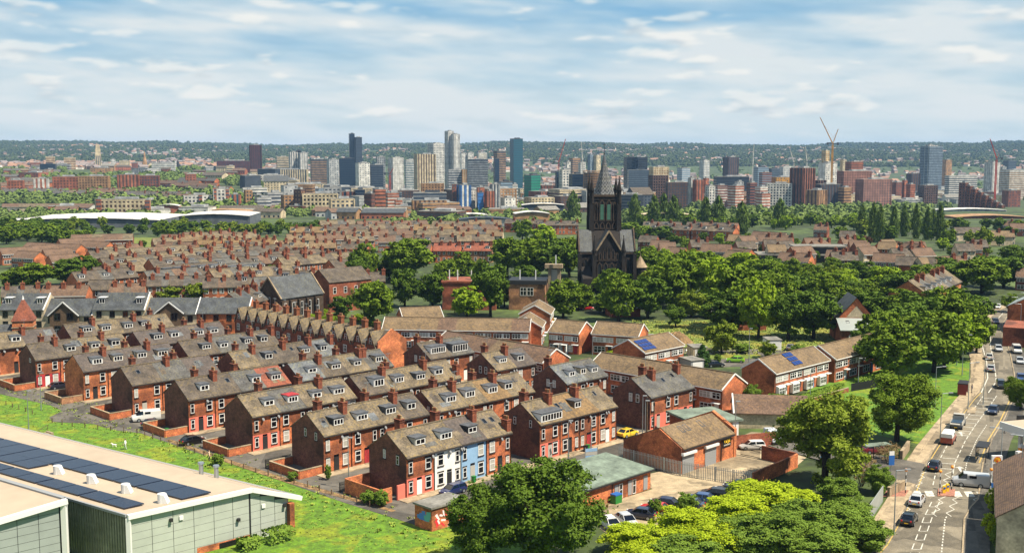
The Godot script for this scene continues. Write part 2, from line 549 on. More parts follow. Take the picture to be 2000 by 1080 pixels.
# ---------------------------------------------------------------- ground
func build_ground():
	var fs := [-400.0, 0.0, 120.0, 260.0, 400.0, 520.0, 600.0, 700.0, 800.0, 900.0, 1000.0, 1100.0, 1200.0, 1300.0, 1450.0, 1650.0, 1850.0, 2000.0, 2200.0, 2500.0, 2800.0, 3150.0, 3500.0, 3850.0, 4200.0, 4600.0, 5000.0, 5500.0, 6000.0, 6500.0, 7000.0, 7500.0, 8200.0, 9500.0, 11500.0]
	var b := MB.new()
	var n := 90
	for j in fs.size() - 1:
		for i in n:
			var q := []
			for o in [[0, 0], [1, 0], [1, 1], [0, 1]]:
				var f: float = fs[j + o[1]]
				var u: float = -0.9 + 1.8 * (i + o[0]) / n
				var x: float = u * (absf(f) + 300.0)
				q.append(Vector3(x, ground(x, maxf(f, 1.0)), -f))
			b.quad(q[0], q[1], q[2], q[3])
	setting("terrain", b.mesh(), M.land)
	# grass bank between the sheds and the terraces
	b = MB.new()
	b.sheet([ST(20, 60), ST(100, 60), ST(97, 122), ST(96, 150), ST(94.5, 190), ST(92, 240), ST(70, 262), ST(20, 300)], 0.02)
	setting("grass_bank", b.mesh(), M.grass)
	# asphalt of the terrace streets
	b = MB.new()
	b.sheet([ST(93.5, 110), ST(92.5, 126), ST(92, 148), ST(91.3, 168), ST(91, 184), ST(88.7, 189), ST(88.2, 196), ST(83.6, 203), ST(84.6, 207), ST(88.6, 210.5), ST(89, 217), ST(86, 235), ST(84, 262), ST(150, 275), ST(170, 240), ST(190, 190), ST(190, 114), ST(150, 114), ST(136, 112.5), ST(134, 104.5), ST(118, 108.5), ST(98, 108.5)], 0.05)
	setting("street_asphalt", b.mesh(), M.asphalt)
	for k in [[98.5, 128, 121.3], [97.5, 146, 139.8], [97, 145, 158.6], [96, 144, 177.5], [95, 145, 196.5], [94.5, 143, 215.8], [93, 141, 235.0], [92, 140, 255.0], [152, 172, 121.3], [152, 170, 139.8], [152, 168, 158.6], [151, 168, 177.4]]:
		b = MB.new()
		b.slab([ST(k[0], k[2] - 1.9), ST(k[1], k[2] - 1.9), ST(k[1], k[2] + 0.1), ST(k[0], k[2] + 0.1)], 0.0, 0.15)
		setting("pavement", b.mesh(), M.flag)
	b = MB.new()
	b.slab([ST(128.2, 119.4), ST(147.5, 119.4), ST(147.5, 121.4), ST(128.2, 121.4)], 0.0, 0.15)
	setting("pavement", b.mesh(), M.flag)
	# worn earth path outside the posts
	b = MB.new()
	b.sheet([ST(94.6, 118), ST(95.4, 118), ST(93.6, 140), ST(92.9, 156), ST(92.6, 176), ST(91.6, 176), ST(91.7, 156), ST(92.2, 140)], 0.07)
	setting("dirt_path", b.mesh(), M.earth)
	b = MB.new()
	b.quad(P(-204, 585, 0.06), P(-158, 585, 0.06), P(-172, 700, 0.06), P(-240, 700, 0.06))
	setting("sports_field", b.mesh(), M.meadow)
	# concrete yards on the right
	b = MB.new()
	b.sheet([ST(106, 86), ST(113, 99.9), ST(128.5, 99.2), ST(129, 106), ST(134, 104.5), ST(137.3, 104.0), ST(137.3, 93), ST(140.2, 89.4), ST(136, 85), ST(120, 80)], 0.055)
	setting("concrete_yard", b.mesh(), M.concrete)
	b = MB.new()
	b.sheet([ST(137.3, 104.5), ST(137.3, 93.0), ST(140.0, 89.7), ST(153.6, 90.5), ST(166, 94), ST(172, 100), ST(168, 108), ST(152, 106)], 0.06)
	setting("concrete_yard", b.mesh(), M.concrete)
	# lawns beside the main road and between the newer houses
	b = MB.new()
	b.sheet([[61, 197], [69, 187], [81, 207], [93, 228], [101, 243], [109, 264], [106, 288], [88, 300], [68, 252], [60, 225]], 0.03)
	setting("lawn", b.mesh(), M.lawn)
	b = MB.new()
	b.sheet([[30, 300], [50, 275], [88, 262], [110, 290], [100, 322], [62, 332], [36, 322]], 0.02)
	setting("rough_meadow", b.mesh(), M.meadow)
	b = MB.new()
	b.sheet([ST(176, 110), ST(196, 110), ST(199, 119), ST(176, 117)], 0.03)
	setting("lawn", b.mesh(), M.lawn)
	b = MB.new()
	b.sheet([ST(192, 164), ST(240, 128), ST(262, 128), ST(222, 180)], 0.035)
	setting("estate_road", b.mesh(), M.asphalt)
	b = MB.new()
	b.sheet([ST(205, 168), ST(232, 146), ST(236, 150), ST(208, 173)], 0.045)
	setting("lawn", b.mesh(), M.meadow)

# ---------------------------------------------------------------- windows, doors, chimneys, dormers
func window_mesh(w: float, h: float, lights: int, transom: bool, with_pane: bool) -> ArrayMesh:
	var key := "win %.2f %.2f %d %s %s" % [w, h, lights, transom, with_pane]
	if mesh_cache.has(key):
		return mesh_cache[key]
	var b := MB.new()
	var t := minf(0.11, w * 0.11)
	b.box(Vector3(-w / 2, 0, -0.02), Vector3(w / 2, t, 0.06))
	b.box(Vector3(-w / 2, h - t, -0.02), Vector3(w / 2, h, 0.06))
	b.box(Vector3(-w / 2, t, -0.02), Vector3(-w / 2 + t, h - t, 0.06))
	b.box(Vector3(w / 2 - t, t, -0.02), Vector3(w / 2, h - t, 0.06))
	for i in range(1, lights):
		var x := -w / 2 + w * i / lights
		b.box(Vector3(x - t * 0.5, t, -0.02), Vector3(x + t * 0.5, h - t, 0.055))
	if transom:
		b.box(Vector3(-w / 2 + t, h * 0.56, -0.02), Vector3(w / 2 - t, h * 0.56 + t * 0.8, 0.05))
	var m := b.mesh()
	m.surface_set_material(0, M.white)
	if with_pane:
		var g := MB.new()
		g.quad(Vector3(-w / 2 + t, t, 0.015), Vector3(w / 2 - t, t, 0.015), Vector3(w / 2 - t, h - t, 0.015), Vector3(-w / 2 + t, h - t, 0.015))
		var arr := g.mesh().surface_get_arrays(0)
		m.add_surface_from_arrays(Mesh.PRIMITIVE_TRIANGLES, arr)
		m.surface_set_material(1, M.glass)
	mesh_cache[key] = m
	return m

func plain_part(parent: Node, called: String, m: Mesh, at := Vector3.ZERO, turn := 0.0) -> MeshInstance3D:
	var o := MeshInstance3D.new()
	o.name = called
	o.mesh = m
	o.position = at
	o.rotation.y = turn
	parent.add_child(o, true)
	return o

func pane_mesh(w: float, h: float) -> ArrayMesh:
	var key := "pane %.2f %.2f" % [w, h]
	if not mesh_cache.has(key):
		var b := MB.new()
		b.box(Vector3(-w / 2 + 0.06, 0.06, -0.01), Vector3(w / 2 - 0.06, h - 0.06, 0.018))
		mesh_cache[key] = b.mesh()
	return mesh_cache[key]

func add_window(parent: Node, at: Vector3, w: float, h: float, turn := 0.0, near := true, lights := 1, trim := "sill"):
	if near:
		var o := plain_part(parent, "window", window_mesh(w, h, lights, true, false), at, turn)
		part(o, "pane", pane_mesh(w, h), M.glass if rng.randf() > 0.3 else M.curtain)
		if trim != "":
			part(o, "sill", box_mesh(w + 0.2, 0.155, 0.14), M[trim], Vector3(0, -0.16, 0.05))
			part(o, "lintel", box_mesh(w + 0.2, 0.22, 0.05), M[trim], Vector3(0, h + 0.002, 0.005))
	else:
		plain_part(parent, "window", window_mesh(w, h, lights, h > 1.0, true), at, turn)

func stack_mesh(w: float, d: float, h: float) -> ArrayMesh:
	var key := "stack %.2f %.2f %.2f" % [w, d, h]
	if not mesh_cache.has(key):
		var b := MB.new()
		b.cbox(0, 0, 0, w, h - 0.45, d)
		b.cbox(0, h - 0.45, 0, w + 0.14, 0.16, d + 0.14)
		b.cbox(0, h - 0.29, 0, w + 0.02, 0.14, d + 0.02)
		b.cbox(0, h - 0.15, 0, w + 0.18, 0.15, d + 0.18)
		mesh_cache[key] = b.mesh()
	return mesh_cache[key]

func pot_mesh() -> ArrayMesh:
	if not mesh_cache.has("pot"):
		var b := MB.new()
		b.tube(Vector3(0, 0, 0), Vector3(0, 0.5, 0), 0.15, 0.115, 7)
		b.tube(Vector3(0, 0.5, 0), Vector3(0, 0.58, 0), 0.15, 0.14, 7)
		mesh_cache["pot"] = b.mesh()
	return mesh_cache["pot"]

func add_chimney(parent: Node, at: Vector3, h: float, wide := 1.5, deep := 0.8, pots := 4, mat_key := "brick_dark"):
	var o := part(parent, "chimney", stack_mesh(wide, deep, h), M[mat_key], at)
	if pots > 3 and rng.randf() < 0.6:
		var ab := MB.new()
		ab.beam(Vector3(0.3, h - 0.5, 0.45), Vector3(0.3, h + 1.7, 0.45), 0.05, 0.05)
		ab.beam(Vector3(-0.3, h + 1.6, 0.45), Vector3(0.9, h + 1.6, 0.45), 0.04, 0.04)
		for q in 5: ab.beam(Vector3(-0.25 + q * 0.27, h + 1.6, 0.15), Vector3(-0.25 + q * 0.27, h + 1.6, 0.75), 0.03, 0.03)
		part(o, "aerial", ab.mesh(), M.steel)
	for i in pots:
		var across := (i + 0.5) / pots - 0.5
		part(o, "chimney_pot", pot_mesh(), M.pot if (i * 7 + int(at.x * 3)) % 3 else M.pot_buff, Vector3(across * wide * 0.86 if wide >= deep else 0.0, h, across * deep * 0.86 if deep > wide else 0.0))

func add_dormer(parent: Node, x: float, o: Dictionary, w: float, h: float, lights: int, d0: float, front := "white", cap := "lead", near := true):
	var k: float = (o.hr - o.he) / (o.D / 2.0)
	var yb: float = o.he + d0 * k
	var zt: float = -(d0 + h / k)
	var b := MB.new()
	b.prism_x([Vector2(-d0, yb - 0.15), Vector2(-d0, yb + h), Vector2(zt, yb + h), Vector2(zt + 0.4, yb + h - 0.4)], x - w / 2, x + w / 2)
	var body := part(parent, "dormer", b.mesh(), M[front])
	b = MB.new()
	b.box(Vector3(x - w / 2 - 0.12, yb + h, zt - 0.02), Vector3(x + w / 2 + 0.12, yb + h + 0.12, -d0 + 0.2))
	part(body, "dormer_roof", b.mesh(), M[cap])
	var ww := w - 0.3
	plain_part(body, "window", window_mesh(ww, h - 0.35, lights, false, true), Vector3(x, yb + 0.17, -d0 + 0.012))

func add_skylight(parent: Node, x: float, up: float, o: Dictionary, w := 0.8, l := 1.1):
	var k: float = (o.hr - o.he) / (o.D / 2.0)
	var slope := atan(k)
	var z: float = -(o.D / 2.0) * up
	var y: float = o.he + 0.13 - z * k
	var n := plain_part(parent, "skylight", window_mesh(w, l, 1, false, true), Vector3(x, y, z))
	n.rotation = Vector3(-(PI / 2 - slope), 0, 0)
	n.set_surface_override_material(0, M.lead)

# one block of joined houses: fronts face local +z, the ridge runs along local x
func house_block(r: Node3D, o: Dictionary):
	var L: float = o.L
	var D: float = o.D
	var he: float = o.he
	var hr: float = o.hr
	var near: bool = o.get("near", true)
	var units: int = o.get("units", 4)
	var uw := L / units
	var roofs: Array = o.get("roofs", ["roof_tan"])
	var fronts: Array = o.get("fronts", [""])
	var style: String = o.get("style", "old")
	var b := MB.new()
	b.prism_x([Vector2(0, -0.3), Vector2(0, he), Vector2(-D / 2, hr), Vector2(-D, he), Vector2(-D, -0.3)], 0, L)
	part(r, "wall", b.mesh(), M[o.get("wall", "brick")])
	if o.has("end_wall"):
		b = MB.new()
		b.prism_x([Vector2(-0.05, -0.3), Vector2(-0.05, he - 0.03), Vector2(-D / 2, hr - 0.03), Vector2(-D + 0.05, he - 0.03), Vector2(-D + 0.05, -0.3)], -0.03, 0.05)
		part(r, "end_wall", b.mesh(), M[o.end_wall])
	# roof, one piece for each house
	var k := (hr - he) / (D / 2)
	var ov := 0.32
	for i in units:
		b = MB.new()
		var x0 := uw * i - (0.12 if i == 0 else 0.0)
		var x1 := uw * (i + 1) + (0.12 if i == units - 1 else 0.0)
		var lift := 0.12 + 0.018 * ((i * 5 + units) % 3)
		for side in [1, -1]:
			var ze: float = ov if side == 1 else -D - ov
			var ye := he - ov * k
			b.prism_x([Vector2(ze, ye), Vector2(ze, ye + lift), Vector2(-D / 2, hr + lift), Vector2(-D / 2, hr)], x0, x1)
		part(r, "roof", b.mesh(), M[roofs[i % roofs.size()]])
	b = MB.new()
	b.box(Vector3(-0.1, hr + 0.1, -D / 2 - 0.14), Vector3(L + 0.1, hr + 0.24, -D / 2 + 0.14))
	part(r, "ridge", b.mesh(), M[o.get("ridge", "roof_tan")])
	# gutter with its brackets
	b = MB.new()
	var yg := he - ov * k
	b.box(Vector3(-0.1, yg - 0.12, ov - 0.02), Vector3(L + 0.1, yg + 0.04, ov + 0.12))
	if style == "old" and near:
		b.box(Vector3(0, he - 0.42, 0.001), Vector3(L, he - 0.28, 0.09))
		var nb := int(L / 0.7)
		for i in nb:
			var x := (i + 0.5) * L / nb
			b.box(Vector3(x - 0.07, he - 0.28, 0.001), Vector3(x + 0.07, yg - 0.06, 0.2))
	part(r, "gutter", b.mesh(), M.sill if style == "old" else M.white)
	if style != "old" and near:
		for x in [-0.16, L + 0.06]:
			b = MB.new()
			for side in [1, -1]:
				var ze: float = ov if side == 1 else -D - ov
				b.beam(Vector3(x + 0.05, he - ov * k + 0.08, ze), Vector3(x + 0.05, hr + 0.1, -D / 2), 0.12, 0.26)
			part(r, "verge_board", b.mesh(), M.white)
	# fronts
	for i in units:
		var x0 := uw * i
		var coat: String = fronts[i % fronts.size()]
		var trim := "sill"
		if coat == "paint_white" or coat == "paint_blue":
			b = MB.new()
			b.box(Vector3(x0 + 0.02, 0.1, 0.0), Vector3(x0 + uw - 0.02, he - 0.45, 0.035))
			part(r, "painted_front", b.mesh(), M[coat])
		elif coat.begins_with("base_"):
			b = MB.new()
			b.box(Vector3(x0 + 0.02, 0.1, 0.0), Vector3(x0 + uw - 0.02, 2.75, 0.035))
			part(r, "painted_base", b.mesh(), M[coat.replace("base_", "paint_")])
		if style == "old":
			var flip := i % 2 == 1
			var narrow := x0 + (uw - 0.75 if flip else 0.75)
			var wide := x0 + (1.2 if flip else uw - 1.2)
			var mid := x0 + (uw - 2.35 if flip else 2.35)
			add_window(r, Vector3(narrow, 3.55, 0.04), 0.72, 1.65, 0, near, 1, trim)
			add_window(r, Vector3(wide, 3.55, 0.04), 1.1, 1.7, 0, near, 1, trim)
			add_window(r, Vector3(narrow, 0.75, 0.04), 0.72, 1.55, 0, near, 1, trim)
			add_window(r, Vector3(wide, 0.75, 0.04), 1.12, 1.75, 0, near, 1, trim)
			if near:
				var d := part(r, "door", box_mesh(0.95, 2.1, 0.1), M[["white", "dark", "timber", "white", "dark", "paint_red", "curtain"][rng.randi() % 7]], Vector3(mid, 0.2, 0.02))
				part(d, "fanlight", box_mesh(0.9, 0.34, 0.06), M.glass, Vector3(0, 2.16, 0.012))
				part(d, "step", box_mesh(1.2, 0.2, 0.5), M.stone, Vector3(0, -0.2, 0.25))
				b = MB.new()
				b.tube(Vector3(x0 + uw - 0.06, 0.1, 0.12), Vector3(x0 + uw - 0.06, he - 0.3, 0.12), 0.06, 0.06, 6)
				part(r, "downpipe", b.mesh(), M.black)
		elif style == "seventies":
			add_window(r, Vector3(x0 + uw * 0.29, 3.15, 0.05), uw * 0.46, 1.25, 0, near, 3, "")
			add_window(r, Vector3(x0 + uw * 0.76, 3.15, 0.05), uw * 0.34, 1.25, 0, near, 2, "")
			add_window(r, Vector3(x0 + uw * 0.34, 0.55, 0.05), uw * 0.5, 1.6, 0, near, 3, "")
			if near:
				part(r, "panel", box_mesh(uw * 0.1, 1.25, 0.06), M.white, Vector3(x0 + uw * 0.555, 3.15, 0.03))
				var d := part(r, "door", box_mesh(0.95, 2.05, 0.1), M[["white", "paint_red", "blue", "dark"][(i + int(L * 3)) % 4]], Vector3(x0 + uw * 0.78, 0.15, 0.03))
				part(d, "canopy", box_mesh(1.7, 0.14, 0.9), M.white, Vector3(0, 2.2, 0.45))
	if near and style == "old":                                              # mends in the slates, dishes and aerials
		for i in units * 2:
			if rng.randf() < 0.55:
				var pw := rng.randf_range(0.6, 2.2)
				var pl := rng.randf_range(0.5, 1.8)
				var px := rng.randf_range(0.3, L - pw - 0.3)
				var z0 := rng.randf_range(-0.1, -D / 2 + pl + 0.4)
				b = MB.new()
				b.quad(Vector3(px, he - z0 * k + 0.17, z0), Vector3(px + pw, he - z0 * k + 0.17, z0), Vector3(px + pw, he - (z0 - pl) * k + 0.17, z0 - pl), Vector3(px, he - (z0 - pl) * k + 0.17, z0 - pl))
				part(r, "roof_patch", b.mesh(), M[["roof_grey", "roof_blue", "roof_brown", "roof_tan"][rng.randi() % 4]])
			if rng.randf() < 0.4:
				b = MB.new()
				var dx := rng.randf_range(0.5, L - 0.5)
				b.tube(Vector3(dx, 5.3, 0.28), Vector3(dx + 0.06, 5.33, 0.38), 0.33, 0.3, 10)
				b.beam(Vector3(dx, 5.2, 0.02), Vector3(dx, 5.3, 0.3), 0.05, 0.05)
				part(r, "satellite_dish", b.mesh(), M.grey)
	# ends
	for g in o.get("gable", []):                                             # [end, z, y, w, h]
		var tx := -0.04 if g[0] < 0 else L + 0.04
		add_window(r, Vector3(tx, g[2], g[1]), g[3], g[4], -PI / 2 if g[0] < 0 else PI / 2, near, 1, "sill" if style == "old" else "")
	for c in o.get("chim", []):
		var zz: float = -D / 2 + 0.9 if c.size() < 2 else c[1]
		var yr: float = he + minf(-zz, D + zz) * k
		var ht: float = maxf(2.0, hr + 1.25 - yr + 0.3) if c.size() < 3 else c[2]
		add_chimney(r, Vector3(c[0], yr - 0.4, zz), ht, o.get("chim_wide", 0.85), o.get("chim_deep", 1.3), 4 if near else 3, o.get("chim_mat", "brick_dark"))
	for d in o.get("dorm", []):
		var w: float = d[1] if d.size() > 1 else rng.randf_range(1.8, 2.35)
		var h: float = d[2] if d.size() > 2 else rng.randf_range(1.15, 1.4)
		var face: String = ["white", "white", "white", "curtain", "lead", "cream"][rng.randi() % 6]
		add_dormer(r, d[0], o, w, h, maxi(2, int(w / 0.7)), d[3] if d.size() > 3 else rng.randf_range(1.0, 1.35), d[4] if d.size() > 4 else face, d[5] if d.size() > 5 else "lead", near)
	for s in o.get("sky", []):
		add_skylight(r, s[0], s[1] if s.size() > 1 else 0.5, o)

func build_terraces():
	var T := [
		# s, t, length, label, roofs, fronts, dormers, chimneys, skylights, end windows
		[100.0, 121.3, 21.0, "nearest brick terrace with white and pale blue painted fronts and blue car outside", ["roof_tan", "roof_tan", "roof_mauve", "roof_tan"], ["base_pink", "paint_white", "paint_blue", ""], [[3.7], [8.7], [14.0, 2.0, 1.2, 1.2, "dark"]], [[15.9], [20.6, -0.6, 2.0], [4.0, -6.4], [11.0, -6.4]], [[17.8], [19.4]], [[-1, -1.9, 4.6, 0.6, 1.3], [-1, -4.9, 5.0, 0.55, 1.3]]],
		[98.9, 139.8, 21.2, "brick terrace with lichened tan roof behind the tall street lamp and washing line", ["roof_tan", "roof_tan", "roof_tan", "roof_brown"], ["", "", "", ""], [[3.7, 2.1, 1.3, 1.15, "dark"], [8.4], [14.2], [18.6]], [[6.2], [16.4], [3.6, -6.6], [13.0, -6.6]], [[1.6, 0.42]], [[-1, -1.9, 5.0, 0.55, 1.2], [-1, -4.7, 5.2, 0.55, 1.2]]],
		[98.1, 158.6, 21.2, "brick terrace with red-topped dormer on patched tan roof and white end house", ["roof_tan", "roof_grey", "roof_tan", "roof_tan"], ["base_pink", "", "", "paint_white"], [[4.2], [8.8, 2.1, 1.3, 1.15, "white", "paint_red"], [13.8], [18.4]], [[15.6], [5.4, -6.6], [13.6, -6.6]], [], []],
		[97.0, 177.5, 21.2, "brick terrace whose far end house has a red tiled roof", ["roof_brown", "roof_brown", "roof_grey", "roof_red"], ["base_pink", "", "", "base_red"], [[4.0], [14.6], [18.8]], [[7.0], [5.0, -6.6], [13.2, -6.6]], [[9.4], [12.0, 0.3]], []],
		[96.0, 196.5, 18.4, "brick terrace without dormers beside the parked white van", ["roof_brown", "roof_grey", "roof_mauve"], [""], [], [[8.8], [3.4, -6.6], [12.0, -6.6]], [[2.6], [7.0, 0.55], [11.0, 0.4], [15.0, 0.5]], []],
		[95.3, 215.8, 20.6, "brick terrace with mauve tiled roof, four white dormers and smooth orange end wall", ["roof_mauve"], ["", "", "", ""], [[3.6], [8.0], [13.2], [17.7]], [[5.8], [15.4], [3.6, -6.6], [12.0, -6.6]], [], []],
		[93.7, 235.0, 21.0, "brown-roofed brick terrace with white yard wall at its near end", ["roof_brown", "roof_brown", "roof_tan", "roof_tan"], ["base_red", "", ""], [[8.2], [13.6], [18.2]], [[5.6], [16.0], [4.0, -6.6], [12.8, -6.6]], [], [[-1, -2.6, 5.2, 0.8, 0.9]]],
		[84.0, 254.6, 23.4, "brick terrace cut off by the left edge of the view", ["roof_brown", "roof_tan", "roof_mauve"], [""], [[14.0], [9.0]], [[16.2], [6.0, -6.6]], [], []],
		[127.6, 121.3, 19.0, "brick terrace with glazed box dormer and golden tiled middle roof", ["roof_tan", "roof_gold", "roof_gold", "roof_tan"], ["base_pink", "", "", ""], [[2.9, 5.0, 1.5, 0.1, "white", "lead"], [10.4, 1.8, 1.3, 1.2, "timber"]], [[5.4], [12.0], [3.0, -6.6]], [[6.6, 0.45], [7.7, 0.45], [13.8, 0.6], [16.6, 0.6]], [[-1, -2.0, 5.2, 0.55, 1.2], [-1, -5.6, 5.2, 0.6, 1.2]]],
		[122.2, 139.8, 23.2, "tan-roofed brick terrace with four white dormers in the middle of the second rank", ["roof_tan", "roof_tan", "roof_gold", "roof_tan"], ["", "base_red", "", ""], [[4.0], [8.6], [14.0], [18.0]], [[6.2], [16.0], [4.6, -6.6], [14.0, -6.6]], [[21.0, 0.55]], [[-1, -2.4, 5.3, 0.55, 1.2], [-1, -5.4, 5.3, 0.55, 1.2]]],
		[121.3, 158.6, 23.2, "brick terrace with red painted lower fronts and white end house", ["roof_brown", "roof_tan", "roof_tan", "roof_tan"], ["base_red", "base_red", "", "paint_white"], [[4.2, 2.4, 1.6], [9.0], [14.0], [18.8]], [[6.6], [16.6], [22.9, -1.0, 2.2], [10.0, -6.6]], [], []],
		[120.6, 177.5, 22.4, "brick terrace with blue-grey slates at its near end and four dormers", ["roof_blue", "roof_brown", "roof_tan", "roof_grey"], ["", "", "base_red", ""], [[3.6], [9.2], [14.4], [20.0]], [[6.4], [16.4], [17.4], [5.0, -6.6], [13.0, -6.6]], [[18.6]], []],
		[119.0, 196.5, 24.6, "long brown-roofed brick terrace ending in pale blue-grey slates", ["roof_tan", "roof_brown", "roof_brown", "roof_brown", "roof_blue"], [""], [[7.6], [16.8], [21.4]], [[5.0], [12.4], [18.9], [24.3, -3.0], [3.0, -6.6], [15.0, -6.6]], [[2.0], [10.0], [14.2, 0.55]], []],
		[118.4, 215.8, 22.8, "grey-brown brick terrace with four dormers beside the dark row of gables", ["roof_brown", "roof_grey", "roof_brown"], [""], [[5.0], [9.2], [15.4], [19.4]], [[6.8], [17.2], [22.5, -3.0], [5.0, -6.6], [13.4, -6.6]], [], []],
		[117.6, 235.0, 22.0, "mauve-tiled brick terrace with white dormers in front of the timber-clad gables", ["roof_mauve"], [""], [[4.6], [8.8], [14.8], [18.8]], [[6.6], [16.6], [5.0, -6.6], [14.0, -6.6]], [], []],
		[111.0, 256.6, 26.0, "farthest terrace of the grid with tan roof below the slate-roofed flats", ["roof_brown", "roof_tan", "roof_brown", "roof_tan"], [""], [[4.4, 2.4], [9.0, 2.4], [14.6], [19.0, 2.2, 1.2, 1.2, "dark"]], [[6.6], [17.0], [23.0, -6.6]], [[23.4]], []],
		[156.0, 121.3, 12.8, "brick end terrace with grey slate roof and pink painted lower front", ["roof_grey", "roof_grey"], ["base_pink", "base_pink"], [], [[4.6], [12.4, -3.6], [6.0, -6.6]], [[2.6, 0.4], [7.0], [10.4, 0.62]], [[-1, -2.8, 4.7, 0.75, 1.5], [-1, -4.4, 4.7, 0.75, 1.5]]],
		[154.2, 139.8, 11.8, "short slate-roofed terrace with three small white dormers", ["roof_blue", "roof_grey"], ["", ""], [[3.0, 1.7], [6.2, 1.7], [9.4, 1.7]], [[2.0, -6.6]], [], [[-1, -3.0, 4.9, 0.75, 1.4], [-1, -4.6, 4.9, 0.75, 1.4]]],
		[154.2, 158.6, 11.2, "short terrace half tan half mauve roofed with two dormers", ["roof_tan", "roof_mauve"], ["", ""], [[3.2], [8.0]], [[5.6], [3.0, -6.6]], [], [[-1, -3.0, 4.9, 0.75, 1.4], [-1, -4.6, 4.9, 0.75, 1.4]]],
		[153.0, 177.4, 12.4, "short terrace with two large white box dormers", ["roof_brown", "roof_grey"], ["", ""], [[3.2, 4.2, 1.6, 1.0], [9.0, 4.6, 1.9, 0.5]], [[5.6], [2.0, -6.6]], [], [[-1, -3.0, 4.9, 0.75, 1.4], [-1, -4.6, 4.9, 0.75, 1.4]]],
	]
	for a in T:
		var r := thing("brick_terrace", a[3], "terrace", ST(a[0], a[1]), PI / 4, "terraces on the street grid")
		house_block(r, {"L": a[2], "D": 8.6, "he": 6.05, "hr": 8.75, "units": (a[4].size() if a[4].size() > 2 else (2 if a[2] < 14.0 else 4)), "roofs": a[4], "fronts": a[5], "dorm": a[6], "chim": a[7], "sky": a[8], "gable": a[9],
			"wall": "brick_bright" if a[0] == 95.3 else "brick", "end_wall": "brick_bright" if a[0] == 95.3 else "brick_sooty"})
	gable_row()

# the row whose steep front gables stand side by side, a stack between each pair
func gable_row():
	var n := 13
	var w := 4.65
	var r := thing("gabled_terrace", "dark brick terrace with thirteen pointed front gables and tall stacks between them", "terrace", ST(156.0, 259.5), -PI / 4, "")
	var b := MB.new()
	var D := 8.6
	b.prism_x([Vector2(0, -0.3), Vector2(0, 6.0), Vector2(-D / 2, 8.6), Vector2(-D, 6.0), Vector2(-D, -0.3)], 0, n * w)
	part(r, "wall", b.mesh(), M.brick_dark)
	b = MB.new()
	for side in [1, -1]:
		var ze: float = 0.25 if side == 1 else -D - 0.25
		b.prism_x([Vector2(ze, 5.85), Vector2(ze, 6.0), Vector2(-D / 2, 8.75), Vector2(-D / 2, 8.6)], -0.1, n * w - 0.3)
	part(r, "roof", b.mesh(), M.roof_brown)
	b = MB.new()
	b.prism_x([Vector2(-0.2, 0), Vector2(-0.2, 6.6), Vector2(-D / 2, 9.3), Vector2(-D + 0.2, 6.6), Vector2(-D + 0.2, 0)], n * w - 0.3, n * w + 0.05)
	part(r, "end_wall", b.mesh(), M.brick_bright)
	var gm := MB.new()
	gm.tri(Vector3(-1.75, 0, 0), Vector3(1.75, 0, 0), Vector3(0, 3.3, 0))
	gm.tri(Vector3(0, 3.3, 0), Vector3(1.75, 0, 0), Vector3(0, 3.3, -3.9))
	gm.tri(Vector3(-1.75, 0, 0), Vector3(0, 3.3, 0), Vector3(0, 3.3, -3.9))
	gm.box(Vector3(-1.75, -0.6, -0.3), Vector3(1.75, 0, 0))
	var gmesh := gm.mesh()
	var gr := MB.new()
	for s in [-1, 1]:
		gr.quad(Vector3(0, 3.46, 0.25), Vector3(s * 2.0, -0.3, 0.25), Vector3(s * 2.0, -0.3, -0.3), Vector3(0, 3.46, -4.1))
		gr.beam(Vector3(0, 3.36, 0.2), Vector3(s * 2.02, -0.44, 0.2), 0.18, 0.2)
	var grm := gr.mesh()
	for i in n:
		var x := w * (i + 0.5)
		var g := part(r, "gable", gmesh, M.brick_dark, Vector3(x, 5.5, 0.12))
		part(g, "gable_roof", grm, M.roof_tan)
		plain_part(g, "window", window_mesh(0.8, 1.5, 1, true, true), Vector3(0, 0.35, 0.04))
		plain_part(r, "window", window_mesh(1.3, 1.7, 2, true, true), Vector3(x - 0.5, 3.0, 0.05))
		if i < n - 1:
			add_chimney(r, Vector3(x + w / 2, 6.4, -D / 2 + 0.6), 4.1, 1.35, 0.95, 5, "brick_bright")

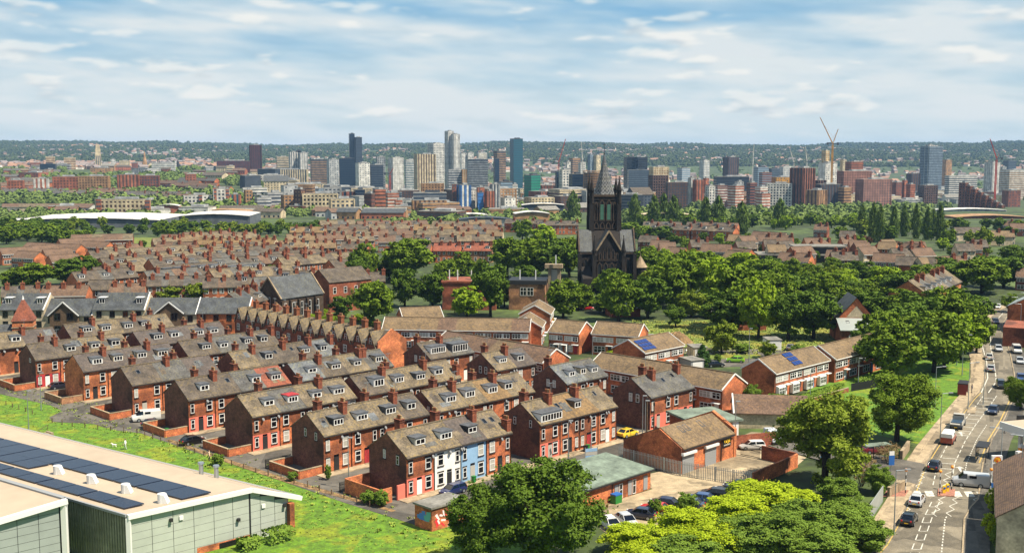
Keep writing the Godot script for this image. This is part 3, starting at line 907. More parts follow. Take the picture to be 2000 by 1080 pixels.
# ---------------------------------------------------------------- newer houses, flats, garage and yard buildings
func build_estate():
	var V := [
		# place, turn, length, depth, houses, wall, label, roofs, end windows, solar [x0, x1]
		[P(-32.7, 280.3), -0.089, 37.2, 8.0, 8, "brick", "long low brown-tiled terrace facing the viewer below the round trees", ["roof_seventies", "roof_seventies", "roof_seventies", "roof_umber"], []],
		[P(9.1, 276.2), -0.50, 8.3, 8.4, 2, "brick_orange", "small pair of brown-roofed houses with twin white porches and orange end wall", ["roof_seventies"], []],
		[P(19.6, 273.0), -0.40, 11.9, 8.4, 2, "brick_orange", "brown-roofed pair of houses with black porch left of the earth mound", ["roof_seventies"], []],
		[ST(194.6, 153.2), PI / 4, 14.6, 9.0, 3, "brick", "brown-roofed brick houses with blue solar panels behind the golden conifer", ["roof_seventies"], [], [0.7, 5.2]],
		[ST(174.2, 151.5), -PI / 4, 33.0, 8.0, 6, "brick", "long brown-roofed terrace with orange end wall behind the grey-slated corner terrace", ["roof_seventies"], []],
		[ST(170.3, 196.0), -PI / 4, 35.0, 8.2, 6, "brick", "brown-roofed terrace with one small window in its orange end wall", ["roof_umber", "roof_umber", "roof_umber", "roof_seventies"], [[1, -3.6, 2.6, 0.7, 1.4]]],
		[ST(194.7, 120.0), PI / 4, 21.4, 7.8, 4, "brick", "brown-roofed houses with bay windows and a strip of solar panels beside the lawn", ["roof_seventies"], [], [8.2, 11.6]],
		[ST(217.5, 119.4), PI / 4, 24.0, 8.0, 4, "brick", "farther brown-roofed houses half shaded by the big roadside trees", ["roof_seventies"], []],
		[P(7.4, 283.0), 1.45, 10.0, 8.0, 2, "brick", "end-on brown-roofed house with brick side at the bend", ["roof_seventies"], []],
		[P(10.4, 306.0), 1.45, 12.0, 8.4, 2, "brick", "taller end-on brown-roofed house behind the one at the bend", ["roof_seventies"], []],
		[P(-29.0, 297.0), 0.3, 11.0, 9.0, 2, "brick", "brown pyramid-roofed house peeping over the long low terrace", ["roof_seventies"], []],
	]
	for a in V:
		var r := thing("estate_terrace", a[6], "house", a[0], a[1], "brown-roofed houses built later")
		var o := {"L": a[2], "D": a[3], "he": 5.2, "hr": 7.5, "units": a[4], "wall": a[5], "roofs": a[7], "style": "seventies", "ridge": "roof_seventies", "gable": a[8]}
		house_block(r, o)
		var k: float = (7.5 - 5.2) / (a[3] / 2)
		if a.size() > 9:
			var nx := int((a[9][1] - a[9][0]) / 1.1)
			var slope := atan(k)
			for i in nx:
				for j in 3:
					var up := 0.75 + j * 1.15
					var m := part(r, "solar_panel", box_mesh(1.02, 0.05, 1.08), M.solar_blue, Vector3(a[9][0] + (i + 0.5) * 1.1, 5.2 + 0.24 + (up + 0.1) * k, -up - 0.1))
					m.rotation.x = slope
		if a[6].contains("bay windows"):
			for i in a[4]:
				var b := MB.new()
				b.prism_x([Vector2(0.01, 0.3), Vector2(0.01, 2.5), Vector2(0.75, 2.35), Vector2(0.75, 0.3)], 5.35 * i + 0.5, 5.35 * i + 3.1)
				var bay := part(r, "bay", b.mesh(), M.white)
				plain_part(bay, "window", window_mesh(2.4, 1.5, 4, true, true), Vector3(5.35 * i + 1.8, 0.65, 0.77))
		if a[6].contains("twin white porches"):
			for x in [2.6, 4.6]:
				var b := MB.new()
				b.prism_x([Vector2(0.01, 2.3), Vector2(0.01, 2.45), Vector2(1.2, 2.3), Vector2(1.2, 2.2)], x - 0.8, x + 0.8)
				b.box(Vector3(x - 0.75, 0, 0.06), Vector3(x - 0.65, 2.25, 1.1))
				b.box(Vector3(x + 0.65, 0, 0.06), Vector3(x + 0.75, 2.25, 1.1))
				part(r, "porch", b.mesh(), M.white)
	flats()
	turret_house()
	garage()
	yard_buildings()
	chapel_and_neighbours()

func flats():
	var r := thing("slate_roofed_flats", "cream and timber-clad flats under long grey slate roofs", "flats", P(-138.0, 300.0), 0.0, "")
	var secs := [[0.0, 12.0, 7.4, 11.0], [12.0, 25.0, 5.8, 9.6], [25.0, 39.2, 7.4, 11.2], [39.2, 53.0, 6.2, 9.8], [53.0, 67.0, 6.4, 9.8]]
	for i in secs.size():
		var s: Array = secs[i]
		var b := MB.new()
		b.prism_x([Vector2(0, -0.3), Vector2(0, s[2]), Vector2(-5, s[3]), Vector2(-10, s[2]), Vector2(-10, -0.3)], s[0] + 0.01, s[1] - 0.01)
		part(r, "wall", b.mesh(), M.cream if i < 4 else M.brick_orange)
		b = MB.new()
		var k: float = (s[3] - s[2]) / 5.0
		b.prism_x([Vector2(0.4, s[2] - 0.4 * k), Vector2(0.4, s[2] - 0.4 * k + 0.15), Vector2(-5, s[3] + 0.15), Vector2(-5, s[3])], s[0], s[1] - 0.05)
		b.prism_x([Vector2(-10.4, s[2] - 0.4 * k), Vector2(-10.4, s[2] - 0.4 * k + 0.15), Vector2(-5, s[3] + 0.15), Vector2(-5, s[3])], s[0], s[1] - 0.05)
		part(r, "roof", b.mesh(), M.slate_new)
		b = MB.new()
		b.beam(Vector3(s[1] - 0.1, s[2] - 0.2, 0.42), Vector3(s[1] - 0.1, s[3] + 0.2, -5), 0.25, 0.3)
		part(r, "verge_board", b.mesh(), M.white)
		var n := int((s[1] - s[0]) / 3.0)
		for j in n:
			var x: float = s[0] + (j + 0.5) * (s[1] - s[0]) / n
			for y in [s[2] - 2.2, s[2] - 4.9]:
				if y > 0.2:
					var m := plain_part(r, "window", window_mesh(1.4, 1.7, 2, false, true), Vector3(x, y, 0.03))
					m.set_surface_override_material(0, M.dark)
		if i == 0 or i == 2:
			for fx in [0.15, 0.86]:
				add_dormer(r, lerpf(s[0], s[1], fx), {"he": s[2], "hr": s[3], "D": 10.0}, 1.8, 1.7, 2, 1.6, "lead", "white")
	for gx in [[17.6, 7.6, 4.8], [46.0, 7.2, 5.4]]:
		var g := MB.new()
		var hw: float = gx[1] / 2
		var top := 9.4
		var ev: float = gx[2] + 1.2
		g.prism_x([Vector2(1.0, -0.3), Vector2(1.0, ev), Vector2(-4.0, ev), Vector2(-4.0, -0.3)], gx[0] - hw, gx[0] + hw)
		g.tri(Vector3(gx[0] - hw, ev, 1.0), Vector3(gx[0] + hw, ev, 1.0), Vector3(gx[0], top, 1.0))
		var gb := part(r, "timber_gable", g.mesh(), M.timber)
		var gr := MB.new()
		for s in [-1, 1]:
			gr.quad(Vector3(gx[0], top + 0.15, 1.4), Vector3(gx[0] + s * (hw + 0.4), ev - 0.2, 1.4), Vector3(gx[0] + s * (hw + 0.4), ev - 0.2, -4), Vector3(gx[0], top + 0.15, -5))
		part(gb, "gable_roof", gr.mesh(), M.slate_new)
		gr = MB.new()
		for s in [-1, 1]:
			gr.beam(Vector3(gx[0], top + 0.1, 1.35), Vector3(gx[0] + s * (hw + 0.4), ev - 0.25, 1.35), 0.2, 0.28)
		part(gb, "verge_board", gr.mesh(), M.white)
		for wx in ([-1.7, 1.7] if gx[0] < 30 else [1.3]):
			for y in [4.6, 1.2]:
				var m := plain_part(gb, "window", window_mesh(1.7, 1.9, 2, false, true), Vector3(gx[0] + wx, y, 1.03))
				m.set_surface_override_material(0, M.dark)

func turret_house():
	var r := thing("turreted_building", "red-brick Victorian building with pyramid-roofed turrets at the left edge", "building", P(-117.5, 268.0), 0.25, "")
	var b := MB.new()
	b.cbox(0, -0.3, 0, 4.6, 9.6, 4.6)
	part(r, "turret", b.mesh(), M.brick_bright)
	b = MB.new()
	for y in [6.3, 7.6, 9.1]:
		b.cbox(0, y, 0, 4.9, 0.28, 4.9)
	part(r, "stone_band", b.mesh(), M.stone)
	b = MB.new()
	b.tube(Vector3(0, 9.3, 0), Vector3(0, 14.2, 0), 3.6, 0.35, 4)
	part(r, "turret_roof", b.mesh(), M.roof_red, Vector3.ZERO, PI / 4)
	b = MB.new()
	b.tube(Vector3(0, 14.1, 0), Vector3(0, 15.2, 0), 0.3, 0.05, 6)
	part(r, "finial", b.mesh(), M.white)
	b = MB.new()
	b.cbox(-8.5, -0.3, 0, 4.2, 9.3, 4.2)
	part(r, "turret", b.mesh(), M.brick_bright)
	b = MB.new()
	b.tube(Vector3(0, 9.0, 0), Vector3(0, 13.6, 0), 3.3, 0.3, 4)
	part(r, "turret_roof", b.mesh(), M.roof_red, Vector3(-8.5, 0, 0), PI / 4)
	b = MB.new()
	b.prism_x([Vector2(5, -0.3), Vector2(5, 4.4), Vector2(0, 8.2), Vector2(-5, 4.4), Vector2(-5, -0.3)], -16, -2.31)
	part(r, "wall", b.mesh(), M.brick)
	b = MB.new()
	b.prism_x([Vector2(5.4, 4.1), Vector2(5.4, 4.3), Vector2(0, 8.4), Vector2(0, 8.2)], -16.2, -2.32)
	b.prism_x([Vector2(-5.4, 4.1), Vector2(-5.4, 4.3), Vector2(0, 8.4), Vector2(0, 8.2)], -16.2, -2.32)
	part(r, "roof", b.mesh(), M.slate_new)
	for x in [-13.0, -9.5, -6.0]:
		add_window(r, Vector3(x, 1.2, 5.04), 1.0, 2.0, 0, false)
	for y in [3.0]:
		add_window(r, Vector3(0, y, 2.34), 0.9, 2.0, 0, false)

func garage():
	var r := thing("garage_workshop", "brick workshop with brown roof, two roller shutters and yellow-lettered sign", "workshop", ST(137.5, 100.8), PI / 4, "")
	var L := 14.8
	var D := 11.4
	var b := MB.new()
	b.prism_x([Vector2(0, -0.3), Vector2(0, 4.1), Vector2(-D / 2 + 1.4, 6.5), Vector2(-D, 3.4), Vector2(-D, -0.3)], 0, L)
	part(r, "wall", b.mesh(), M.brick_orange)
	b = MB.new()
	b.prism_x([Vector2(0.3, 3.93), Vector2(0.3, 4.06), Vector2(-D / 2 + 1.4, 6.66), Vector2(-D / 2 + 1.4, 6.52)], 0.25, L - 0.7)
	b.prism_x([Vector2(-D - 0.3, 3.25), Vector2(-D - 0.3, 3.4), Vector2(-D / 2 + 1.4, 6.66), Vector2(-D / 2 + 1.4, 6.52)], 0.25, L - 0.7)
	part(r, "roof", b.mesh(), M.roof_seventies)
	b = MB.new()
	b.prism_x([Vector2(0.12, -0.2), Vector2(0.12, 4.7), Vector2(-D / 2 + 1.4, 7.0), Vector2(-D, 3.9), Vector2(-D, -0.2)], L - 0.68, L + 0.02)
	part(r, "parapet", b.mesh(), M.brick_bright)
	b = MB.new()
	b.box(Vector3(0.25, 3.72, 0.3), Vector3(L - 0.75, 3.9, 0.45))
	part(r, "gutter", b.mesh(), M.dark)
	for x in [1.75, 7.7]:
		b = MB.new()
		for i in 9:
			b.box(Vector3(x - 1.5, 0.05 + i * 0.32, 0.02), Vector3(x + 1.5, 0.05 + i * 0.32 + 0.3, 0.09))
		var sh := part(r, "roller_shutter", b.mesh(), M.grey)
		sh.set_meta("kind", "stuff")
		b = MB.new()
		b.box(Vector3(x - 1.75, 2.98, 0.02), Vector3(x + 1.75, 3.36, 0.5))
		part(r, "shutter_box", b.mesh(), M.white)
	for x in [4.0, 5.4, 9.2]:
		var o := {"he": 4.1, "hr": 6.5, "D": 8.6}
		add_skylight(r, x, 0.55, o, 0.9, 1.5)
	b = MB.new()
	b.box(Vector3(11.0, 2.2, 0.06), Vector3(13.2, 3.75, 0.14))
	var sign := part(r, "signboard", b.mesh(), M.black)
	text_on(sign, "\\VJI", 0.72, Vector3(12.1, 3.12, 0.15), M.yellow, 1.75)
	b = MB.new()
	b.box(Vector3(11.2, 2.42, 0.141), Vector3(13.0, 2.62, 0.16))
	part(sign, "pale_strip", b.mesh(), M.curtain)
	b = MB.new()
	b.tube(Vector3(10.6, 0.1, 0.1), Vector3(10.6, 3.7, 0.1), 0.07, 0.07, 6)
	part(r, "downpipe", b.mesh(), M.black)

func text_on(parent: Node, words: String, size: float, at: Vector3, m: Material, wide := 0.0, turn := 0.0):
	var t := TextMesh.new()
	var fnt := SystemFont.new()
	fnt.font_names = PackedStringArray(["Droid Sans"])
	fnt.font_weight = 700
	t.font = fnt
	t.text = words
	t.font_size = 64
	t.pixel_size = size / 64.0
	t.depth = 0.02
	t.curve_step = 4.0
	var o := part(parent, "lettering", t, m, at, turn)
	if wide > 0.0:
		var w := t.get_aabb().size.x
		if w > 0.01:
			o.scale.x = wide / w
	return o

func yard_buildings():
	# long low brick building with the green-grey roof
	var r := thing("low_brick_hall", "long single-storey brick building with pale green flat roof beside the car park", "building", ST(112.0, 99.6), PI / 4, "")
	var b := MB.new()
	b.prism_x([Vector2(0, -0.3), Vector2(0, 2.9), Vector2(-8.6, 3.5), Vector2(-8.6, -0.3)], 0, 16.4)
	part(r, "wall", b.mesh(), M.brick_orange)
	b = MB.new()
	b.prism_x([Vector2(0.45, 2.9), Vector2(0.45, 3.12), Vector2(-8.9, 3.78), Vector2(-8.9, 3.56)], -0.3, 16.75)
	part(r, "roof", b.mesh(), M.roof_green)
	b = MB.new()
	b.box(Vector3(-0.3, 2.8, 0.46), Vector3(16.75, 3.0, 0.58))
	part(r, "gutter", b.mesh(), M.dark)
	for x in [8.6, 11.6]:
		part(r, "door", box_mesh(0.85, 2.1, 0.08), M.grey, Vector3(x, 0.15, 0.02))
		add_window(r, Vector3(x + 0.95, 0.15, 0.03), 0.75, 2.1, 0, false)
	part(r, "door", box_mesh(0.95, 2.1, 0.08), M.grey, Vector3(15.2, 0.15, 0.02))
	b = MB.new()
	b.tube(Vector3(7.6, 0.1, 0.1), Vector3(7.6, 2.8, 0.1), 0.06, 0.06, 6)
	part(r, "downpipe", b.mesh(), M.black)
	# the back slope behind it, seen as a darker strip
	# substation with graffiti
	r = thing("graffiti_substation", "small flat-roofed brick hut painted with blue and red graffiti", "hut", ST(93.2, 108.0), PI / 4, "")
	b = MB.new()
	b.box(Vector3(0, -0.3, -3.4), Vector3(6.0, 3.0, 0))
	part(r, "wall", b.mesh(), M.brick_orange)
	b = MB.new()
	b.box(Vector3(-0.2, 3.0, -3.6), Vector3(6.2, 3.25, 0.2))
	part(r, "roof", b.mesh(), M.felt)
	graffiti(r)
	# brown-roofed long shed and flat-roofed workshop behind the garage
	r = thing("flat_roofed_workshop", "flat grey-green felt-roofed workshop with pale pillar behind the brick garage", "workshop", ST(154.6, 110.6), 0.35, "")
	b = MB.new()
	b.box(Vector3(0, -0.3, -9.0), Vector3(8.4, 3.3, -0.4))
	part(r, "wall", b.mesh(), M.brick_dark)
	b = MB.new()
	b.box(Vector3(-0.5, 3.3, -9.6), Vector3(9.0, 3.65, 0.9))
	part(r, "roof", b.mesh(), M.roof_green)
	part(r, "pillar", box_mesh(1.2, 3.3, 0.5), M.white, Vector3(7.6, 0, 0.4))
	part(r, "pillar", box_mesh(0.8, 3.3, 0.5), M.white, Vector3(2.4, 0, 0.4))
	r = thing("brown_roofed_shed", "long cream-walled shed with brown tiled roof behind the parked grey van", "shed", P(40.0, 198.0), -0.12, "")
	b = MB.new()
	b.prism_x([Vector2(0, -0.3), Vector2(0, 2.9), Vector2(-4.2, 5.2), Vector2(-8.4, 2.9), Vector2(-8.4, -0.3)], 0, 13.0)
	part(r, "wall", b.mesh(), M.cream)
	b = MB.new()
	for s in [0.4, -8.8]:
		b.prism_x([Vector2(s, 2.7), Vector2(s, 2.85), Vector2(-4.2, 5.4), Vector2(-4.2, 5.25)], -0.2, 13.2)
	part(r, "roof", b.mesh(), M.roof_umber)
	b = MB.new()
	b.beam(Vector3(-0.2, 2.75, 0.4), Vector3(-0.2, 5.4, -4.2), 0.25, 0.3)
	part(r, "verge_board", b.mesh(), M.white)

func graffiti(r: Node3D):
	var tones := [Color(0.25, 0.45, 0.75), Color(0.35, 0.62, 0.60), Color(0.80, 0.18, 0.22), Color(0.92, 0.80, 0.82)]
	var g := RandomNumberGenerator.new()
	g.seed = 12
	for k in 4:
		var m := mat("spray_%d" % k, tones[k], 0.6)
		var b := MB.new()
		for i in 9:
			if k < 2:      # end wall facing left
				var z := -2.9 + g.randf() * 1.4 + k * 1.1
				var y := 1.1 + g.randf() * 0.9
				b.quad(Vector3(-0.006 - 0.003 * k - i * 0.0006, y, z), Vector3(-0.006 - 0.003 * k - i * 0.0006, y + 0.1 * g.randf(), z + 0.5 + g.randf() * 0.3), Vector3(-0.006 - 0.003 * k - i * 0.0006, y + 0.6, z + 0.55), Vector3(-0.006 - 0.003 * k - i * 0.0006, y + 0.5, z - 0.1))
			else:
				var x := 0.8 + g.randf() * 2.6
				var y := 0.5 + g.randf() * 1.5
				var d := 0.006 + 0.008 * (k - 2) + i * 0.0006
				var a := g.randf() * TAU
				var u := Vector3(cos(a), sin(a), 0) * (0.25 + 0.3 * g.randf())
				var w := Vector3(-sin(a), cos(a), 0) * 0.13
				var m0 := Vector3(x, y, d)
				b.quad(m0 - u - w, m0 + u - w, m0 + u * 1.3 + w, m0 - u + w)
		var o := part(r, "graffiti", b.mesh(), m)
		o.set_meta("kind", "stuff")

func gable_house(r: Node3D, L: float, D: float, he: float, hr: float, wall: String, roof: String, coping := ""):
	var b := MB.new()
	b.prism_x([Vector2(0, -0.3), Vector2(0, he), Vector2(-D / 2, hr), Vector2(-D, he), Vector2(-D, -0.3)], 0, L)
	part(r, "wall", b.mesh(), M[wall])
	b = MB.new()
	var k := (hr - he) / (D / 2)
	for side in [1, -1]:
		var ze: float = 0.3 if side == 1 else -D - 0.3
		b.prism_x([Vector2(ze, he - 0.3 * k), Vector2(ze, he - 0.3 * k + 0.15), Vector2(-D / 2, hr + 0.15), Vector2(-D / 2, hr)], 0.02 if coping != "" else -0.15, L - 0.02 if coping != "" else L + 0.15)
	part(r, "roof", b.mesh(), M[roof])
	if coping != "":
		b = MB.new()
		for x in [0.0, L]:
			for side in [1, -1]:
				var ze: float = 0.3 if side == 1 else -D - 0.3
				b.beam(Vector3(x, he - 0.3 * k + 0.12, ze), Vector3(x, hr + 0.22, -D / 2), 0.4, 0.4)
		part(r, "coping", b.mesh(), M[coping])

func chapel_and_neighbours():
	var r := thing("stone_chapel", "dark stone chapel with grey slate roof and tall side windows among the terraces", "chapel", P(-66.0, 318.0), 0.95, "")
	gable_house(r, 17, 10, 8.0, 13.5, "soot_pale", "slate_new", "stone")
	for i in 5:
		add_window(r, Vector3(1.8 + i * 3.2, 2.2, 0.04), 1.0, 4.2, 0, false)
		part(r, "buttress", box_mesh(0.6, 7.2, 0.8), M.soot_pale, Vector3(0.2 + i * 3.3, 0, 0.4))
	add_window(r, Vector3(-0.04, 3.0, -5.0), 1.6, 5.0, -PI / 2, false)
	r = thing("red_gabled_house", "big brick house with a windowless deep red gable end behind the chapel", "house", P(-56.5, 345.0), 0.75, "")
	gable_house(r, 16, 11, 9.5, 13.0, "brick_dark", "roof_brown")
	for i in 4:
		add_window(r, Vector3(2 + i * 4, 5.8, 0.04), 1.2, 2.0, 0, false)
		add_window(r, Vector3(2 + i * 4, 2.0, 0.04), 1.2, 2.2, 0, false)
	r = thing("gabled_cottage", "small orange brick house with gable facing the viewer in front of the chapel", "house", P(-58.0, 300.0), PI / 2 + 0.35, "")
	gable_house(r, 11, 7.0, 4.4, 7.4, "brick_orange", "roof_red", "stone")
	add_window(r, Vector3(-0.05, 2.6, -3.5), 2.6, 1.2, -PI / 2, false, 3)
	add_window(r, Vector3(-0.05, 0.4, -3.5), 2.0, 1.3, -PI / 2, false, 3)
	r = thing("brick_terrace", "tall terrace with three storeys of windows facing right beyond the flats", "terrace", P(-73.5, 306.0), PI / 4 + 0.55, "")
	house_block(r, {"L": 30.0, "D": 9.0, "he": 7.6, "hr": 10.6, "units": 7, "near": false, "wall": "brick_bright", "roofs": ["roof_grey", "slate_new", "roof_brown"], "chim": [[4.0], [9.0], [14.0], [19.0], [24.0]], "dorm": [[12.0], [18.0, 2.0, 2.0]]})
	# telephone exchange with roof aerials, and the concrete-trimmed building right of it
	r = thing("flat_roofed_brick_block", "flat-roofed red-brick block with aerials half hidden by round trees", "building", P(-22.0, 352.0), -0.05, "")
	var b := MB.new()
	b.box(Vector3(0, -0.3, -12), Vector3(17, 8.6, 0))
	part(r, "wall", b.mesh(), M.brick_dark)
	b = MB.new()
	b.box(Vector3(-0.3, 8.6, -12.3), Vector3(17.3, 9.2, 0.3))
	part(r, "parapet", b.mesh(), M.brick_dark)
	for x in [2.0, 4.6, 9.0]:
		part(r, "aerial", box_mesh(0.3, 3.2, 0.3), M.white, Vector3(x, 9.2, -3))
	r = thing("concrete_trimmed_block", "brown flat-roofed block with concrete tower frame and aerials left of the church", "building", P(-1.0, 352.0), -0.12, "")
	b = MB.new()
	b.box(Vector3(0, -0.3, -10), Vector3(11.5, 8.2, 0))
	part(r, "wall", b.mesh(), M.brick_buff)
	b = MB.new()
	b.box(Vector3(-0.3, 8.2, -10.3), Vector3(11.8, 9.4, 0.3))
	part(r, "fascia", b.mesh(), M.dark)
	b = MB.new()
	b.box(Vector3(12.0, -0.3, -6), Vector3(13.0, 13.0, -4)); b.box(Vector3(15.0, -0.3, -6), Vector3(16.0, 13.0, -4)); b.box(Vector3(11.0, 13.0, -6.5), Vector3(16.6, 14.2, -3.5))
	part(r, "concrete_frame", b.mesh(), M.stone)
	part(r, "stair_panel", box_mesh(2.0, 9.0, 0.4), M.curtain, Vector3(14.0, 3.5, -5))
	for x in [3.2, 8.2, 14.6]:
		part(r, "aerial", box_mesh(0.3, 3.0, 0.3), M.white, Vector3(x, 9.4 if x < 10.0 else 14.2, -3))
	for x in [4.6, 6.8]:
		add_window(r, Vector3(x, 4.6, 0.04), 2.0, 2.6, 0, false, 2)
	# hall with pale lower roof among the roadside trees
	r = thing("brick_hall", "brick hall with dark gabled roof and pale lean-to with two roof windows", "hall", P(84.5, 285.0), -0.1, "")
	b = MB.new()
	b.prism_x([Vector2(0, -0.3), Vector2(0, 4.0), Vector2(-6, 5.6), Vector2(-6, -0.3)], 0, 9.5)
	part(r, "wall", b.mesh(), M.brick_dark)
	b = MB.new()
	b.prism_x([Vector2(0.4, 3.95), Vector2(0.4, 4.12), Vector2(-6, 6.4), Vector2(-6, 6.2)], -0.4, 9.9)
	part(r, "lean_to_roof", b.mesh(), M.clad_grey)
	for x in [2.2, 5.6]:
		add_skylight(r, x, 0.55, {"he": 4.0, "hr": 6.3, "D": 12.0}, 0.9, 1.4)
	b = MB.new()
	b.box(Vector3(0.2, 0, -18), Vector3(9.3, 6.4, -6.05))
	b.flat(Vector3(0.2, 6.4, -6.05), Vector3(9.3, 6.4, -6.05), Vector3(4.75, 11.6, -6.05), Vector3.BACK)
	part(r, "wall", b.mesh(), M.brick)
	b = MB.new()
	for s in [-1, 1]:
		b.quad(Vector3(4.75, 11.8, -5.7), Vector3(4.75 + s * 5.2, 6.0, -5.7), Vector3(4.75 + s * 5.2, 6.0, -18.3), Vector3(4.75, 11.8, -18.3))
	part(r, "roof", b.mesh(), M.slate_new)
	b = MB.new()
	b.flat(Vector3(2.2, 6.6, -6.02), Vector3(7.3, 6.6, -6.02), Vector3(4.75, 9.6, -6.02), Vector3.BACK)
	part(r, "gable_panel", b.mesh(), M.cream)
	add_window(r, Vector3(2.4, 1.6, 0.04), 1.1, 1.2, 0, false)
	# shop terrace beside the far bend of the road
	r = thing("shop_terrace", "brick shop terrace with white shopfronts and tall stacks at the road's far bend", "terrace", P(118.5, 318.0), 0.98, "")
	house_block(r, {"L": 42.0, "D": 11.0, "he": 9.0, "hr": 12.6, "units": 7, "near": false, "wall": "brick_bright", "roofs": ["roof_tan", "roof_grey", "roof_brown"], "chim": [[6.0], [12.0], [24.0], [30.0], [36.0]], "dorm": [[3.0, 1.6], [9.0, 1.6], [15.0, 1.6], [21.0, 1.6], [27.0, 1.6], [33.0, 1.6]]})
	for i in 7:
		part(r, "shopfront", box_mesh(5.2, 2.6, 0.3), M.glass_blue, Vector3(3.0 + i * 6.0, 0.2, 0.18))
		part(r, "fascia_board", box_mesh(5.6, 0.8, 0.5), M.white, Vector3(3.0 + i * 6.0, 2.9, 0.3))
	# school-like flat building with yellow panels
	r = thing("flat_roofed_school", "flat grey-roofed building with yellow window panels beyond the wood", "building", P(118.0, 505.0), -0.05, "")
	b = MB.new()
	b.box(Vector3(-6, -0.3, -14), Vector3(36, 3.4, 0))
	b.box(Vector3(10, 3.4, -12), Vector3(32, 7.0, -2))
	part(r, "wall", b.mesh(), M.dark)
	b = MB.new()
	b.box(Vector3(-7, 3.4, -15), Vector3(9.9, 4.0, 0.8))
	b.box(Vector3(9, 7.0, -13), Vector3(33, 7.6, -1.2))
	b.box(Vector3(9.95, 3.4, -1.9), Vector3(37, 3.9, 0.8))
	part(r, "roof", b.mesh(), M.felt)
	for i in 6:
		part(r, "panel", box_mesh(1.2, 2.6, 0.2), M.yellow if i % 2 == 0 else M.glass, Vector3(8.0 + i * 1.7, 0.5, 0.12))

# x, f, turn, length, depth, eaves, ridge, houses, wall, roof, label, extras, name
const MID_WALLS := ["brick", "brick_buff", "cream", "paint_white", "brick_orange", "brick_dark", "brick_bright"]
const MID_ROOFS := ["roof_brown", "roof_tan", "roof_grey", "roof_umber", "roof_seventies", "roof_gold", "roof_red"]
const MID_LABELS := ["brick terrace with dormers beyond the flats, %s of those rows", "long brown-roofed terrace seen side on beyond the flats, %s of its kind", "roof-crowded terrace below the warehouses, %s of that rank", "pale-fronted semi-detached house near the sports field, %s of them", "red-brick estate house at the far left edge, %s of them", "two-storey red-brick block with white windows beside the sports field", "small red-brick block with white windows at the field's far edge", "long low maroon brick block behind the field", "chimneyed brick terrace behind the church tower's right side, %s of them", "brick estate house with brown roof beyond the church trees, %s of them", "small brick hillside terrace far left, %s of them", "low brick house before the left wood, %s of them"]
const MID_NAMES := [["brick_terrace", "terrace"], ["semi_detached_house", "house"], ["estate_house", "house"], ["brick_block", "block"], ["brick_house", "house"]]
